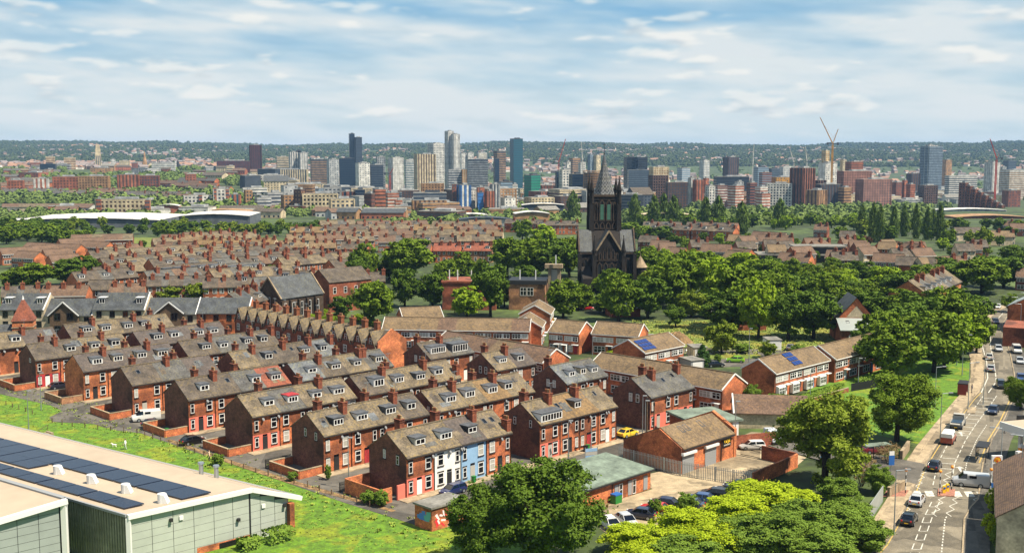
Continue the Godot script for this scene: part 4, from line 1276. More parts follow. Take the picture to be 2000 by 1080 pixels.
const MID := [
	[-156.5,430.4,0.79,24.0,8.4,6.0,8.8,5,0,0,0,"dc",0], [-145.8,428.5,0.79,15.0,8.4,6.0,8.8,4,0,1,0,"d",0], [-143.0,407.9,0.79,10.0,8.4,6.0,8.8,2,0,1,0,"",0],
	[-124.5,399.2,0.79,24.0,8.4,6.0,8.8,5,0,0,0,"D",0], [-123.9,417.0,0.79,30.0,8.4,6.0,8.8,6,0,2,0,"dc",0], [-102.5,406.1,0.79,16.0,8.4,6.0,8.8,3,0,2,0,"D",0],
	[-104.2,434.4,0.79,30.0,8.4,6.0,8.8,7,0,0,0,"dc",0], [-88.1,432.4,0.79,42.0,8.4,6.0,8.8,10,0,1,0,"c",0], [-140.7,453.3,0.79,38.0,8.4,6.0,8.8,8,0,1,0,"dc",0],
	[-122.4,446.8,0.79,26.0,8.4,6.0,8.8,6,0,0,0,"c",0], [-159.6,473.9,0.79,26.0,8.4,6.0,8.8,5,0,1,0,"d",0], [-121.1,473.9,0.79,34.0,8.4,6.0,8.8,8,0,0,0,"c",0],
	[-146.0,394.2,0.79,14.0,8.4,6.0,8.8,3,0,0,0,"c",0], [-147.1,378.2,0.79,22.0,8.4,6.0,8.8,5,0,0,0,"dc",0], [-123.5,381.3,0.79,20.0,8.4,6.0,8.8,4,0,2,0,"c",0],
	[-89.7,392.5,0.79,20.0,8.4,6.0,8.8,5,0,1,0,"dc",0], [-155.1,446.8,0.79,22.0,8.4,6.0,8.8,5,0,0,0,"c",0], [-138.0,473.9,0.79,30.0,8.4,6.0,8.8,7,0,1,0,"dc",0],
	[-99.3,453.3,0.79,30.0,8.4,6.0,8.8,7,0,0,0,"c",0], [-81.2,444.7,0.79,30.0,8.4,6.0,8.8,7,0,2,0,"dc",0], [-66.6,422.7,0.79,20.0,8.4,6.0,8.8,4,0,0,0,"c",0],
	[-102.4,386.0,0.79,16.0,8.4,6.0,8.8,4,0,1,0,"c",0], [-136.4,426.5,0.79,24.0,8.4,6.0,8.8,5,0,0,0,"dc",0], [-132.9,493.9,0.79,30.0,8.4,6.0,8.8,7,0,1,0,"c",0],
	[-173.0,462.3,0.79,16.0,8.4,6.0,8.8,4,0,0,0,"c",0], [-155.9,340.3,0.35,10.9,8.0,5.6,8.2,5,0,0,1,"c",0], [-145.1,342.8,0.09,13.7,8.0,5.6,8.2,6,0,3,1,"c",0],
	[-125.6,347.9,0.25,10.6,8.0,5.6,8.2,5,0,3,1,"c",0], [-137.0,358.5,0.00,7.4,8.0,5.6,8.2,3,0,0,1,"",0], [-120.5,368.3,0.24,18.6,8.0,5.6,8.2,8,0,0,1,"cs",0],
	[-100.8,364.0,0.24,12.2,8.0,5.6,8.2,5,0,0,1,"cs",0], [-84.0,366.9,0.44,6.8,8.0,5.6,8.2,3,0,2,1,"s",0], [-82.5,386.4,0.17,28.2,8.0,5.6,8.2,10,0,0,1,"cds",0],
	[-56.9,381.7,0.12,13.5,8.0,5.6,8.2,5,0,0,1,"cs",0], [-92.9,372.7,0.40,7.6,8.0,5.6,8.2,3,0,0,1,"cd",0], [-117.3,394.5,0.17,19.3,8.0,5.6,8.2,6,0,3,1,"c",0],
	[-75.5,358.5,0.43,10.0,8.0,5.6,8.2,4,0,0,1,"cd",0], [-127.1,747.1,0.34,23.5,8.5,5.4,8.4,4,0,1,2,"c",0], [-100.7,736.8,0.42,23.0,8.5,5.4,8.4,4,1,3,2,"cd",0],
	[-76.1,737.6,0.45,23.1,8.5,5.4,8.4,4,1,3,2,"cd",0], [-53.2,738.9,-0.26,23.7,8.5,5.4,8.4,4,1,1,2,"cs",0], [-28.6,751.0,0.10,21.8,8.5,5.4,8.4,4,0,4,2,"cs",0],
	[-115.1,683.6,0.17,25.9,8.5,5.4,8.4,5,0,0,2,"c",0], [-88.0,692.0,0.18,25.2,8.5,5.4,8.4,5,0,1,2,"c",0], [-60.2,686.4,-0.03,24.2,8.5,5.4,8.4,5,1,5,2,"cd",0],
	[-33.4,684.6,0.10,24.9,8.5,5.4,8.4,5,0,3,2,"c",0], [-102.1,629.5,-0.17,23.4,8.5,5.4,8.4,5,0,1,2,"cd",0], [-77.6,625.6,0.27,22.9,8.5,5.4,8.4,5,0,3,2,"c",0],
	[-54.2,635.7,-0.20,24.4,8.5,5.4,8.4,5,1,1,2,"cs",0], [-28.8,624.2,-0.09,23.6,8.5,5.4,8.4,5,2,4,2,"c",0], [-115.6,578.5,0.37,14.2,8.5,5.4,8.4,3,2,4,2,"cd",0],
	[-100.9,582.9,0.34,14.6,8.5,5.4,8.4,3,1,3,2,"c",0], [-83.9,573.3,0.38,14.2,8.5,5.4,8.4,3,0,1,2,"cd",0], [-67.8,568.1,0.03,17.4,8.5,5.4,8.4,4,0,3,2,"c",0],
	[-48.0,566.4,0.11,18.7,8.5,5.4,8.4,5,0,0,2,"cd",0], [-28.0,574.2,0.10,19.1,8.5,5.4,8.4,5,0,1,2,"c",0], [-108.7,523.2,0.26,12.0,8.5,5.4,8.4,3,0,4,2,"cd",0],
	[-94.1,521.1,0.20,12.1,8.5,5.4,8.4,3,1,4,2,"c",0], [-78.9,516.4,-0.03,12.0,8.5,5.4,8.4,3,0,0,2,"c",0], [-50.6,505.6,-0.15,13.7,8.5,5.4,8.4,4,0,3,2,"cs",0],
	[-35.9,507.2,-0.12,12.1,8.5,5.4,8.4,3,0,6,2,"cs",0], [-22.0,508.1,-0.13,13.0,8.5,5.4,8.4,3,1,6,2,"cd",0], [-155.0,548.5,-0.28,12.9,8.5,5.4,8.4,3,0,5,2,"c",0],
	[-139.0,540.8,0.35,10.6,8.5,5.4,8.4,3,0,5,2,"cd",0], [-128.4,548.7,-0.17,12.1,8.5,5.4,8.4,3,2,5,2,"c",0], [-124.2,499.0,0.17,10.5,8.5,5.4,8.4,3,2,4,2,"c",0],
	[-112.8,499.5,0.06,11.9,8.5,5.4,8.4,3,1,4,2,"cd",0], [-164.0,513.7,-0.11,18.8,8.5,5.4,8.4,5,1,3,2,"c",0], [-103.6,473.5,-0.09,12.0,8.5,5.4,8.4,3,1,0,2,"cd",0],
	[-89.9,473.4,0.30,10.6,8.5,5.4,8.4,3,1,4,2,"c",0], [-75.4,461.6,-0.01,15.1,8.5,5.4,8.4,5,0,6,2,"cs",0], [-130.2,657.0,0.03,21.0,8.5,5.4,8.4,5,1,5,2,"cd",0],
	[-176.9,490.2,0.79,11.0,8.0,5.2,8.0,2,0,1,3,"c",1], [-174.9,503.1,0.79,11.0,8.0,5.2,8.0,2,3,3,3,"c",1], [-175.2,549.0,0.50,11.0,8.0,5.2,8.0,2,0,1,3,"c",1],
	[-173.1,557.0,0.79,11.0,8.0,5.2,8.0,2,2,4,3,"c",1], [-172.5,573.6,0.50,11.0,8.0,5.2,8.0,2,2,4,3,"c",1], [-170.6,586.7,0.79,11.0,8.0,5.2,8.0,2,3,4,3,"c",1],
	[-165.5,600.4,0.50,11.0,8.0,5.2,8.0,2,0,1,3,"c",1], [-162.4,614.8,0.79,11.0,8.0,5.2,8.0,2,3,3,3,"c",1], [-148.6,582.3,0.50,11.0,8.0,5.2,8.0,2,2,1,3,"c",1],
	[-145.0,600.4,0.79,11.0,8.0,5.2,8.0,2,0,1,3,"c",1], [-225.2,494.7,0.70,14.0,8.0,4.8,7.2,2,4,3,4,"",2], [-214.6,479.9,-0.35,12.0,8.0,4.8,7.2,2,4,3,4,"",2],
	[-217.2,507.7,0.70,12.0,8.0,4.8,7.2,2,4,3,4,"",2], [-219.4,521.7,-0.35,14.0,8.0,4.8,7.2,2,4,3,4,"",2], [-202.7,487.2,0.70,12.0,8.0,4.8,7.2,2,4,3,4,"",2],
	[-211.7,518.6,-0.35,12.0,8.0,4.8,7.2,2,4,3,4,"",2], [-223.2,555.3,0.70,22.0,8.0,4.8,7.2,2,4,3,4,"",2], [-188.8,459.3,0.70,12.0,8.0,4.8,7.2,2,4,3,4,"",2],
	[-231.5,528.8,-0.35,14.0,8.0,4.8,7.2,2,4,3,4,"",2], [-209.2,539.8,-0.35,16.0,8.0,4.8,7.2,2,4,3,4,"",2], [-224.0,569.0,0.25,30.0,9.0,6.0,8.6,6,5,3,5,"",3],
	[-186.9,594.6,0.00,8.9,8.0,5.0,7.4,3,4,3,6,"",3], [-185.8,632.3,0.00,40.3,8.0,4.2,6.6,9,5,3,7,"",3], [84.0,688.8,-0.49,26.2,8.0,6.0,8.6,5,0,0,8,"cd",0],
	[107.8,676.4,-0.68,28.1,8.0,6.0,8.6,5,0,0,8,"cd",0], [84.8,727.8,-0.28,24.4,8.0,6.0,8.6,4,0,0,8,"cd",0], [111.6,721.1,-0.41,32.9,8.0,6.0,8.6,6,0,0,8,"cd",0],
	[16.7,734.6,0.00,26.7,8.0,6.0,8.6,5,0,0,8,"cd",0], [-5.2,763.4,-0.28,26.9,8.0,6.0,8.6,4,0,0,8,"cd",0], [64.7,576.8,-0.50,9.5,7.2,5.0,8.0,2,5,0,9,"",2],
	[65.6,536.8,-0.50,8.8,7.2,5.0,8.0,2,0,3,9,"",2], [68.6,519.0,0.00,7.5,7.2,5.0,8.0,2,6,3,9,"",2], [67.4,492.4,-0.55,8.2,7.2,5.0,8.0,2,0,3,9,"",2],
	[86.1,536.8,0.10,8.8,7.2,5.0,8.0,2,6,0,9,"c",2], [85.7,510.7,-0.45,13.6,7.2,5.0,8.0,2,5,3,9,"",2], [89.4,477.7,-1.00,8.8,7.2,5.0,8.0,2,5,4,9,"",2],
	[94.3,489.9,-1.00,10.9,7.2,5.0,8.0,2,0,3,9,"",2], [105.5,522.3,0.20,9.5,7.2,5.0,8.0,2,5,0,9,"",2], [117.1,568.4,0.45,9.5,7.2,5.0,8.0,2,2,3,9,"",2],
	[121.1,536.8,0.00,6.1,7.2,5.0,8.0,2,0,0,9,"",2], [115.7,505.4,0.00,8.2,7.2,5.0,8.0,2,2,4,9,"",2], [110.2,466.1,-0.62,13.6,7.2,5.0,8.0,2,6,3,9,"c",2],
	[126.7,522.3,0.60,9.5,7.2,5.0,8.0,2,5,0,9,"",2], [124.7,492.4,0.45,11.6,7.2,5.0,8.0,2,0,3,9,"",2], [145.0,552.1,0.10,9.5,7.2,5.0,8.0,2,6,3,9,"",2],
	[143.9,529.4,0.45,10.2,7.2,5.0,8.0,2,6,3,9,"c",2], [133.4,477.7,-0.50,8.8,7.2,5.0,8.0,2,0,3,9,"c",2], [133.6,466.1,0.00,10.9,7.2,5.0,8.0,2,5,0,9,"c",2],
	[165.4,560.1,0.10,7.5,7.2,5.0,8.0,2,0,3,9,"c",2], [160.9,533.1,-0.10,8.2,7.2,5.0,8.0,2,6,3,9,"",2], [159.2,516.2,0.20,7.5,7.2,5.0,8.0,2,5,3,9,"",2],
	[154.6,492.4,0.45,9.5,7.2,5.0,8.0,2,2,3,9,"",2], [148.4,461.6,-0.45,12.2,7.2,5.0,8.0,2,5,3,9,"",2], [170.1,522.3,-0.50,8.2,7.2,5.0,8.0,2,6,4,9,"",2],
	[179.1,536.8,0.45,8.2,7.2,5.0,8.0,2,6,4,9,"",2], [165.5,485.0,0.10,9.5,7.2,5.0,8.0,2,2,0,9,"c",2], [153.0,446.6,-0.40,15.0,7.2,5.0,8.0,2,0,0,9,"",2],
	[179.2,519.0,-1.10,10.9,7.2,5.0,8.0,2,0,3,9,"c",2], [185.3,522.3,0.00,8.2,7.2,5.0,8.0,2,0,3,9,"",2], [174.8,485.0,0.35,10.9,7.2,5.0,8.0,2,2,3,9,"",2],
	[162.2,440.4,0.37,14.3,7.2,5.0,8.0,2,2,4,9,"",2], [173.4,446.6,0.10,9.5,7.2,5.0,8.0,2,5,3,9,"c",2], [203.1,510.7,0.00,8.2,7.2,5.0,8.0,2,2,0,9,"",2],
	[212.0,522.3,-0.25,6.8,7.2,5.0,8.0,2,0,3,9,"c",2], [221.5,536.8,0.00,6.8,7.2,5.0,8.0,2,6,0,9,"",2], [181.7,623.3,-0.40,8.2,7.2,5.0,8.0,2,2,0,9,"",2],
	[112.1,585.6,-0.50,6.1,7.2,5.0,8.0,2,5,4,9,"",2], [131.0,618.3,-0.75,20.4,7.2,5.0,8.0,3,2,3,9,"",2], [128.1,585.6,-0.40,17.7,7.2,5.0,8.0,3,5,3,9,"c",2],
	[181.7,403.3,-0.50,13.6,7.2,5.0,8.0,2,5,3,9,"",2], [329.9,755.3,-0.80,16.3,7.2,5.0,8.0,3,5,3,9,"c",2], [317.2,714.9,-0.30,13.6,7.2,5.0,8.0,2,5,3,9,"",2],
	[188.6,702.4,-0.50,8.2,7.2,5.0,8.0,2,5,3,9,"c",2], [261.7,660.5,0.10,17.7,7.2,5.0,8.0,3,2,0,9,"",2], [264.0,623.3,-0.10,15.0,7.2,5.0,8.0,2,2,4,9,"c",2],
	[-840.5,1856.0,0.50,60.0,10.0,7.0,11.0,4,0,2,10,"c",0], [-770.2,1734.9,0.50,60.0,10.0,7.0,11.0,4,0,2,10,"c",0], [-721.1,1657.6,0.50,70.0,10.0,7.0,11.0,4,0,0,10,"c",0],
	[-718.6,1585.5,0.50,50.0,10.0,7.0,11.0,4,0,3,10,"c",0], [-857.8,1953.3,0.50,60.0,10.0,7.0,11.0,4,0,3,10,"c",0], [-972.9,2160.3,0.40,60.0,10.0,7.0,11.0,4,0,2,10,"c",0],
	[-525.8,1657.6,-0.55,90.0,10.0,7.0,11.0,4,0,3,10,"c",0], [-481.5,1585.5,-0.55,90.0,10.0,7.0,11.0,4,0,3,10,"c",0], [-514.8,1734.9,-0.55,80.0,10.0,7.0,11.0,4,0,2,10,"c",0],
	[-435.4,1500.6,-0.55,80.0,10.0,7.0,11.0,4,0,0,10,"c",0], [-534.8,1424.2,0.00,40.0,10.0,7.0,11.0,4,0,3,10,"c",0], [-511.3,1400.5,0.05,40.0,10.0,7.0,11.0,4,0,3,10,"c",0],
	[-479.6,1355.3,0.05,50.0,10.0,7.0,11.0,4,0,2,10,"c",0], [-444.3,1323.2,0.00,50.0,10.0,7.0,11.0,4,0,2,10,"c",0], [-436.1,1344.4,0.10,50.0,10.0,7.0,11.0,4,0,0,10,"c",0],
	[-403.9,1290.1,0.00,40.0,10.0,7.0,11.0,4,0,0,10,"c",0], [-484.7,1302.7,0.00,30.0,10.0,7.0,11.0,4,0,0,10,"c",0], [-562.4,1377.5,0.00,40.0,10.0,7.0,11.0,4,0,2,10,"c",0],
	[-604.6,1424.2,0.00,40.0,10.0,7.0,11.0,4,0,2,10,"c",0], [-875.2,2056.8,0.50,50.0,10.0,7.0,11.0,4,0,2,10,"c",0], [-640.5,1412.3,0.10,40.0,10.0,7.0,11.0,4,0,2,10,"c",0],
	[-502.6,1106.7,0.02,24.0,9.0,6.0,9.0,3,2,3,11,"",4], [-485.6,1106.7,0.02,44.0,9.0,6.0,9.0,3,2,1,11,"",4], [-446.5,1080.2,0.02,26.0,9.0,6.0,9.0,3,2,3,11,"",4],
	[-442.3,1106.7,0.02,36.0,9.0,6.0,9.0,3,0,1,11,"",4], [-424.7,1106.7,0.02,14.0,9.0,6.0,9.0,3,2,3,11,"",4], [-411.9,1095.3,0.02,24.0,9.0,6.0,9.0,3,2,1,11,"",4],
	[-399.6,1106.7,0.02,20.0,9.0,6.0,9.0,3,2,1,11,"",4], [-350.9,1136.5,0.02,20.0,9.0,6.0,9.0,3,0,1,11,"",4]]

func build_middle():
	var n := 0
	for a in MID:
		n += 1
		var nm: Array = MID_NAMES[a[12]]
		var r := thing(nm[0], MID_LABELS[a[10]], nm[1], P(a[0], a[1]), a[2], "")
		var ex: String = a[11]
		var L: float = a[3]
		var units: int = a[7]
		var uw := L / units
		var o := {"L": L, "D": a[4], "he": a[5], "hr": a[6], "units": units, "near": false, "wall": MID_WALLS[a[8]], "style": "old" if MID_ROOFS[a[9]] != "roof_umber" else "seventies"}
		var roof: String = MID_ROOFS[a[9]]
		o.roofs = [roof, roof, ["roof_brown", "roof_tan", "roof_grey", "roof_umber"][n % 4]] if units > 3 else [roof]
		o.ridge = roof
		var chim := []
		var dorm := []
		var sky := []
		for i in units:
			if ex.contains("c") and (i % 2 == 0 or units < 4): chim.append([uw * (i + 1) - 0.5])
			if ex.contains("d") and (i + n) % 2 == 0: dorm.append([uw * (i + 0.5), 1.9])
			if ex.contains("D"): dorm.append([uw * (i + 0.5), uw * 0.75, 1.7, 0.7])
			if ex.contains("s") and (i + n) % 3 == 0: sky.append([uw * (i + 0.5)])
		o.chim = chim
		o.dorm = dorm
		o.sky = sky
		o.chim_wide = 1.2
		if a[1] > 1000.0:
			o.units = mini(units, 4)
		house_block(r, o)

# ---------------------------------------------------------------- church
func lancet(w: float, h: float, d := 0.12) -> ArrayMesh:
	var b := MB.new()
	var pts := [Vector2(-w / 2, 0), Vector2(w / 2, 0), Vector2(w / 2, h - w), Vector2(w * 0.32, h - w * 0.45), Vector2(0, h), Vector2(-w * 0.32, h - w * 0.45), Vector2(-w / 2, h - w)]
	for i in range(1, 6):
		b.flat(Vector3(pts[0].x, pts[0].y, d), Vector3(pts[i].x, pts[i].y, d), Vector3(pts[i + 1].x, pts[i + 1].y, d), Vector3.BACK)
	return b.mesh()

func lancet_frame(w: float, h: float) -> ArrayMesh:
	var b := MB.new()
	var pts := [Vector2(-w / 2, 0), Vector2(-w / 2, h - w), Vector2(-w * 0.32, h - w * 0.45), Vector2(0, h), Vector2(w * 0.32, h - w * 0.45), Vector2(w / 2, h - w), Vector2(w / 2, 0)]
	for i in 6:
		b.beam(Vector3(pts[i].x, pts[i].y, 0.12), Vector3(pts[i + 1].x, pts[i + 1].y, 0.12), 0.3, 0.3)
	b.box(Vector3(-w / 2 - 0.2, -0.25, 0), Vector3(w / 2 + 0.2, 0.02, 0.35))
	return b.mesh()

func pinnacle(r: Node, at: Vector3, w: float, shaft: float, tip: float):
	var b := MB.new()
	b.tube(Vector3.ZERO, Vector3(0, shaft, 0), w * 0.54, w * 0.5, 8)
	b.tube(Vector3(0, shaft, 0), Vector3(0, shaft + 0.35, 0), w * 0.68, w * 0.68, 8)
	b.tube(Vector3(0, shaft + 0.35, 0), Vector3(0, shaft + tip, 0), w * 0.52, 0.05, 8)
	b.ball(Vector3(0, shaft + tip, 0), Vector3(0.22, 0.3, 0.22), 4, 6)
	part(r, "pinnacle", b.mesh(), M.soot, at)

func build_church():
	var r := thing("church", "soot-blackened stone church with tall tower and grey slated spire", "church", P(34.4, 398.0), 0.03, "")
	var b := MB.new()
	# tower
	b.box(Vector3(-5, -0.3, -22), Vector3(5, 33.4, -12))
	for y in [14.0, 21.5, 24.0, 32.2]:
		b.box(Vector3(-5.18, y, -22.18), Vector3(5.18, y + 0.45, -11.82))
	part(r, "tower", b.mesh(), M.soot)
	for x in [-5.0, 5.0]:
		for z in [-22.0, -12.0]:
			b = MB.new()
			b.cbox(x, 0, z, 1.7, 26.0, 1.7)
			b.cbox(x, 26.0, z, 1.45, 5.0, 1.45)
			part(r, "tower_buttress", b.mesh(), M.soot)
	for x in [-5.0, 5.0]:
		for z in [-22.0, -12.0]:
			pinnacle(r, Vector3(x, 31.0, z), 1.6, 4.6, 5.0)
	b = MB.new()
	b.box(Vector3(-5.3, 33.4, -22.3), Vector3(5.3, 34.2, -21.7)); b.box(Vector3(-5.3, 33.4, -12.3), Vector3(5.3, 34.2, -11.7))
	b.box(Vector3(-5.3, 33.4, -21.69), Vector3(-4.7, 34.2, -12.31)); b.box(Vector3(4.7, 33.4, -21.69), Vector3(5.3, 34.2, -12.31))
	part(r, "parapet", b.mesh(), M.soot_pale)
	# belfry openings with green louvres
	for x in [-1.25, 1.25]:
		part(r, "belfry_opening", lancet(1.5, 7.2), M.black, Vector3(x, 24.9, -12.0))
		part(r, "arch_moulding", lancet_frame(1.7, 7.4), M.soot_pale, Vector3(x, 24.9, -12.0))
		for i in 12:
			b = MB.new()
			b.beam(Vector3(-0.6, 0, 0.16), Vector3(0.6, 0, 0.16), 0.2, 0.34)
			part(r, "louvre", b.mesh(), mat("verdigris", Color(0.33, 0.55, 0.46), 0.8, "plain", 0.5) if not M.has("verdigris") else M.verdigris, Vector3(x, 25.3 + i * 0.46, -12.0))
	for x in [-3.4, 3.4]:
		part(r, "blind_lancet", lancet_frame(0.9, 6.6), M.soot_pale, Vector3(x, 24.9, -12.0))
	for x in [-3.3, -1.1, 1.1, 3.3]:
		part(r, "blind_arcade", lancet_frame(1.5, 2.3), M.soot_pale, Vector3(x, 21.95, -12.0))
	# spire: eight slated faces in zigzag bands, lead cap and finial
	var tones := [mat("spire_pale", Color(0.56, 0.57, 0.58), 0.6, "slate", 0.12), mat("spire_dark", Color(0.30, 0.31, 0.33), 0.6, "slate", 0.12)]
	var bands := [MB.new(), MB.new()]
	var rows := 34
	for i in 8:
		var a0 := TAU * (i + 0.5) / 8
		var a1 := TAU * (i + 1.5) / 8
		for j in rows:
			var y0 := 33.5 + 11.9 * j / rows
			var y1 := 33.5 + 11.9 * (j + 1) / rows
			var r0 := lerpf(4.15, 0.85, float(j) / rows)
			var r1 := lerpf(4.15, 0.85, float(j + 1) / rows)
			if j < 4:
				r0 += 0.25 * pow(1.0 - j / 4.0, 2)
				if j < 3: r1 += 0.25 * pow(1.0 - (j + 1) / 4.0, 2)
			var cuts := 6
			for k in cuts:
				var t0 := float(k) / cuts
				var t1 := float(k + 1) / cuts
				var e0 := Vector3(cos(a0), 0, sin(a0)).lerp(Vector3(cos(a1), 0, sin(a1)), t0)
				var e1 := Vector3(cos(a0), 0, sin(a0)).lerp(Vector3(cos(a1), 0, sin(a1)), t1)
				var zig: int = (j + absi(k * 2 - 5)) % 4
				bands[0 if zig < 2 else 1].quad(e1 * r0 + Vector3(0, y0, 0), e0 * r0 + Vector3(0, y0, 0), e0 * r1 + Vector3(0, y1, 0), e1 * r1 + Vector3(0, y1, 0))
	for i in 2:
		var sp := part(r, "spire_slating", bands[i].mesh(), tones[i], Vector3(0, 0, -17))
		sp.set_meta("kind", "stuff")
	b = MB.new()
	b.tube(Vector3(0, 45.3, 0), Vector3(0, 48.6, 0), 0.88, 0.2, 8)
	b.tube(Vector3(0, 45.0, 0), Vector3(0, 45.4, 0), 1.1, 0.95, 8)
	part(r, "spire_cap", b.mesh(), M.lead, Vector3(0, 0, -17))
	b = MB.new()
	b.tube(Vector3(0, 48.5, 0), Vector3(0, 53.0, 0), 0.12, 0.06, 6)
	b.ball(Vector3(0, 49.2, 0), Vector3(0.36, 0.32, 0.32), 5, 8)
	b.beam(Vector3(-0.6, 52.2, 0), Vector3(0.6, 52.2, 0), 0.14, 0.14)
	part(r, "finial_cross", b.mesh(), M.black, Vector3(0, 0, -17))
	# cross wings left and right of the tower
	b = MB.new()
	var m := MB.new()
	b.prism_x([Vector2(-6, -0.3), Vector2(-6, 14.2), Vector2(-11.5, 21.2), Vector2(-17, 14.2), Vector2(-17, -0.3)], -9.6, 9.8)
	part(r, "transept_wall", b.mesh(), M.soot)
	for x in [[-9.8, -5.2], [5.2, 10.0]]:
		b = MB.new()
		b.prism_x([Vector2(-5.6, 13.7), Vector2(-5.6, 14.0), Vector2(-11.5, 21.5), Vector2(-11.5, 21.2)], x[0], x[1])
		b.prism_x([Vector2(-17.4, 13.7), Vector2(-17.4, 14.0), Vector2(-11.5, 21.5), Vector2(-11.5, 21.2)], x[0], x[1])
		part(r, "transept_roof", b.mesh(), M.slate_new)
	for x in [-10.0, 10.2]:
		b = MB.new()
		b.beam(Vector3(x, 13.8, -5.4), Vector3(x, 22.0, -11.5), 0.5, 0.6)
		b.beam(Vector3(x, 13.8, -17.6), Vector3(x, 22.0, -11.5), 0.5, 0.6)
		part(r, "coping", b.mesh(), M.soot_pale)
	b = MB.new()
	b.box(Vector3(-9.8, 13.1, -5.98), Vector3(-5.0, 13.5, -5.6)); b.box(Vector3(5.0, 13.1, -5.98), Vector3(10.0, 13.5, -5.6))
	part(r, "string_course", b.mesh(), M.soot_pale)
	# front gable
	b = MB.new()
	b.box(Vector3(-4.6, -0.3, -12), Vector3(4.6, 14.2, 0))
	b.tri(Vector3(-4.6, 14.2, 0), Vector3(4.6, 14.2, 0), Vector3(0, 21.4, 0))
	part(r, "nave_wall", b.mesh(), M.soot)
	b = MB.new()
	for s in [-1, 1]:
		b.quad(Vector3(0, 21.7, 0.1), Vector3(s * 5.0, 13.8, 0.1), Vector3(s * 5.0, 13.8, -12), Vector3(0, 21.7, -12))
	part(r, "nave_roof", b.mesh(), M.slate_new)
	b = MB.new()
	for s in [-1, 1]:
		b.beam(Vector3(0, 21.9, 0.2), Vector3(s * 5.1, 13.8, 0.2), 0.6, 0.55)
	part(r, "gable_coping", b.mesh(), M.stone)
	for s in [-1, 1]:
		pinnacle(r, Vector3(s * 5.2, 13.0, 0.3), 1.5, 1.6, 5.4)
	for x in [-5.2, 5.2, -9.8, 10.0]:
		part(r, "buttress", box_mesh(1.3, 13.4, 1.6), M.soot, Vector3(x, -0.3, 0.3 if absf(x) < 6 else -5.6))
	b = MB.new()
	b.box(Vector3(-4.6, 11.0, 0.002), Vector3(4.6, 11.35, 0.25)); b.box(Vector3(-4.6, 3.2, 0.002), Vector3(4.6, 3.5, 0.25))
	part(r, "string_course", b.mesh(), M.soot_pale)
	for i in 5:
		var x := -3.0 + i * 1.5
		var up := 4.4 - absf(x) * 0.7
		part(r, "lancet_window", lancet(0.8, up, 0.06), M.black, Vector3(x, 11.7, 0))
		part(r, "arch_moulding", lancet_frame(0.95, up + 0.1), M.soot_pale, Vector3(x, 11.7, 0))
	for i in 4:
		var x := -3.3 + i * 2.2
		part(r, "lancet_window", lancet(1.4, 6.4, 0.06), mat("leaded", Color(0.14, 0.15, 0.17), 0.3) if not M.has("leaded") else M.leaded, Vector3(x, 4.0, 0))
		part(r, "arch_moulding", lancet_frame(1.55, 6.6), M.soot_pale, Vector3(x, 4.0, 0))
	for x in [-7.6, 7.6]:
		part(r, "lancet_window", lancet(1.2, 5.5, 0.06), M.black, Vector3(x, 6.0, -6.0))
		part(r, "arch_moulding", lancet_frame(1.4, 5.6), M.soot_pale, Vector3(x, 6.0, -6.0))
	# stair turret with pale cone on the right
	b = MB.new()
	b.tube(Vector3(12.6, -0.3, -9), Vector3(12.6, 8.0, -9), 2.3, 2.3, 10)
	part(r, "stair_turret", b.mesh(), M.soot)
	b = MB.new()
	b.tube(Vector3(12.6, 8.0, -9), Vector3(12.6, 12.0, -9), 2.7, 0.15, 10)
	b.tube(Vector3(12.6, 12.0, -9), Vector3(12.6, 13.4, -9), 0.12, 0.05, 5)
	part(r, "turret_cone", b.mesh(), M.stone)
	# lower aisle on the left
	b = MB.new()
	b.prism_x([Vector2(2, -0.3), Vector2(2, 5), Vector2(-6.05, 8.6), Vector2(-6.05, -0.3)], -9.4, -5.9)
	part(r, "aisle", b.mesh(), M.soot)

# ---------------------------------------------------------------- warehouses at the lower left
const WE := Vector2(-45.03, 128.0)
const WF := Vector2(0.731, 0.682)
const WL := Vector2(-0.82, 0.573)
func W(c: float, k: float, h: float) -> Vector3:
	var p := WF * c + WL * k
	return Vector3(p.x, h, -p.y)

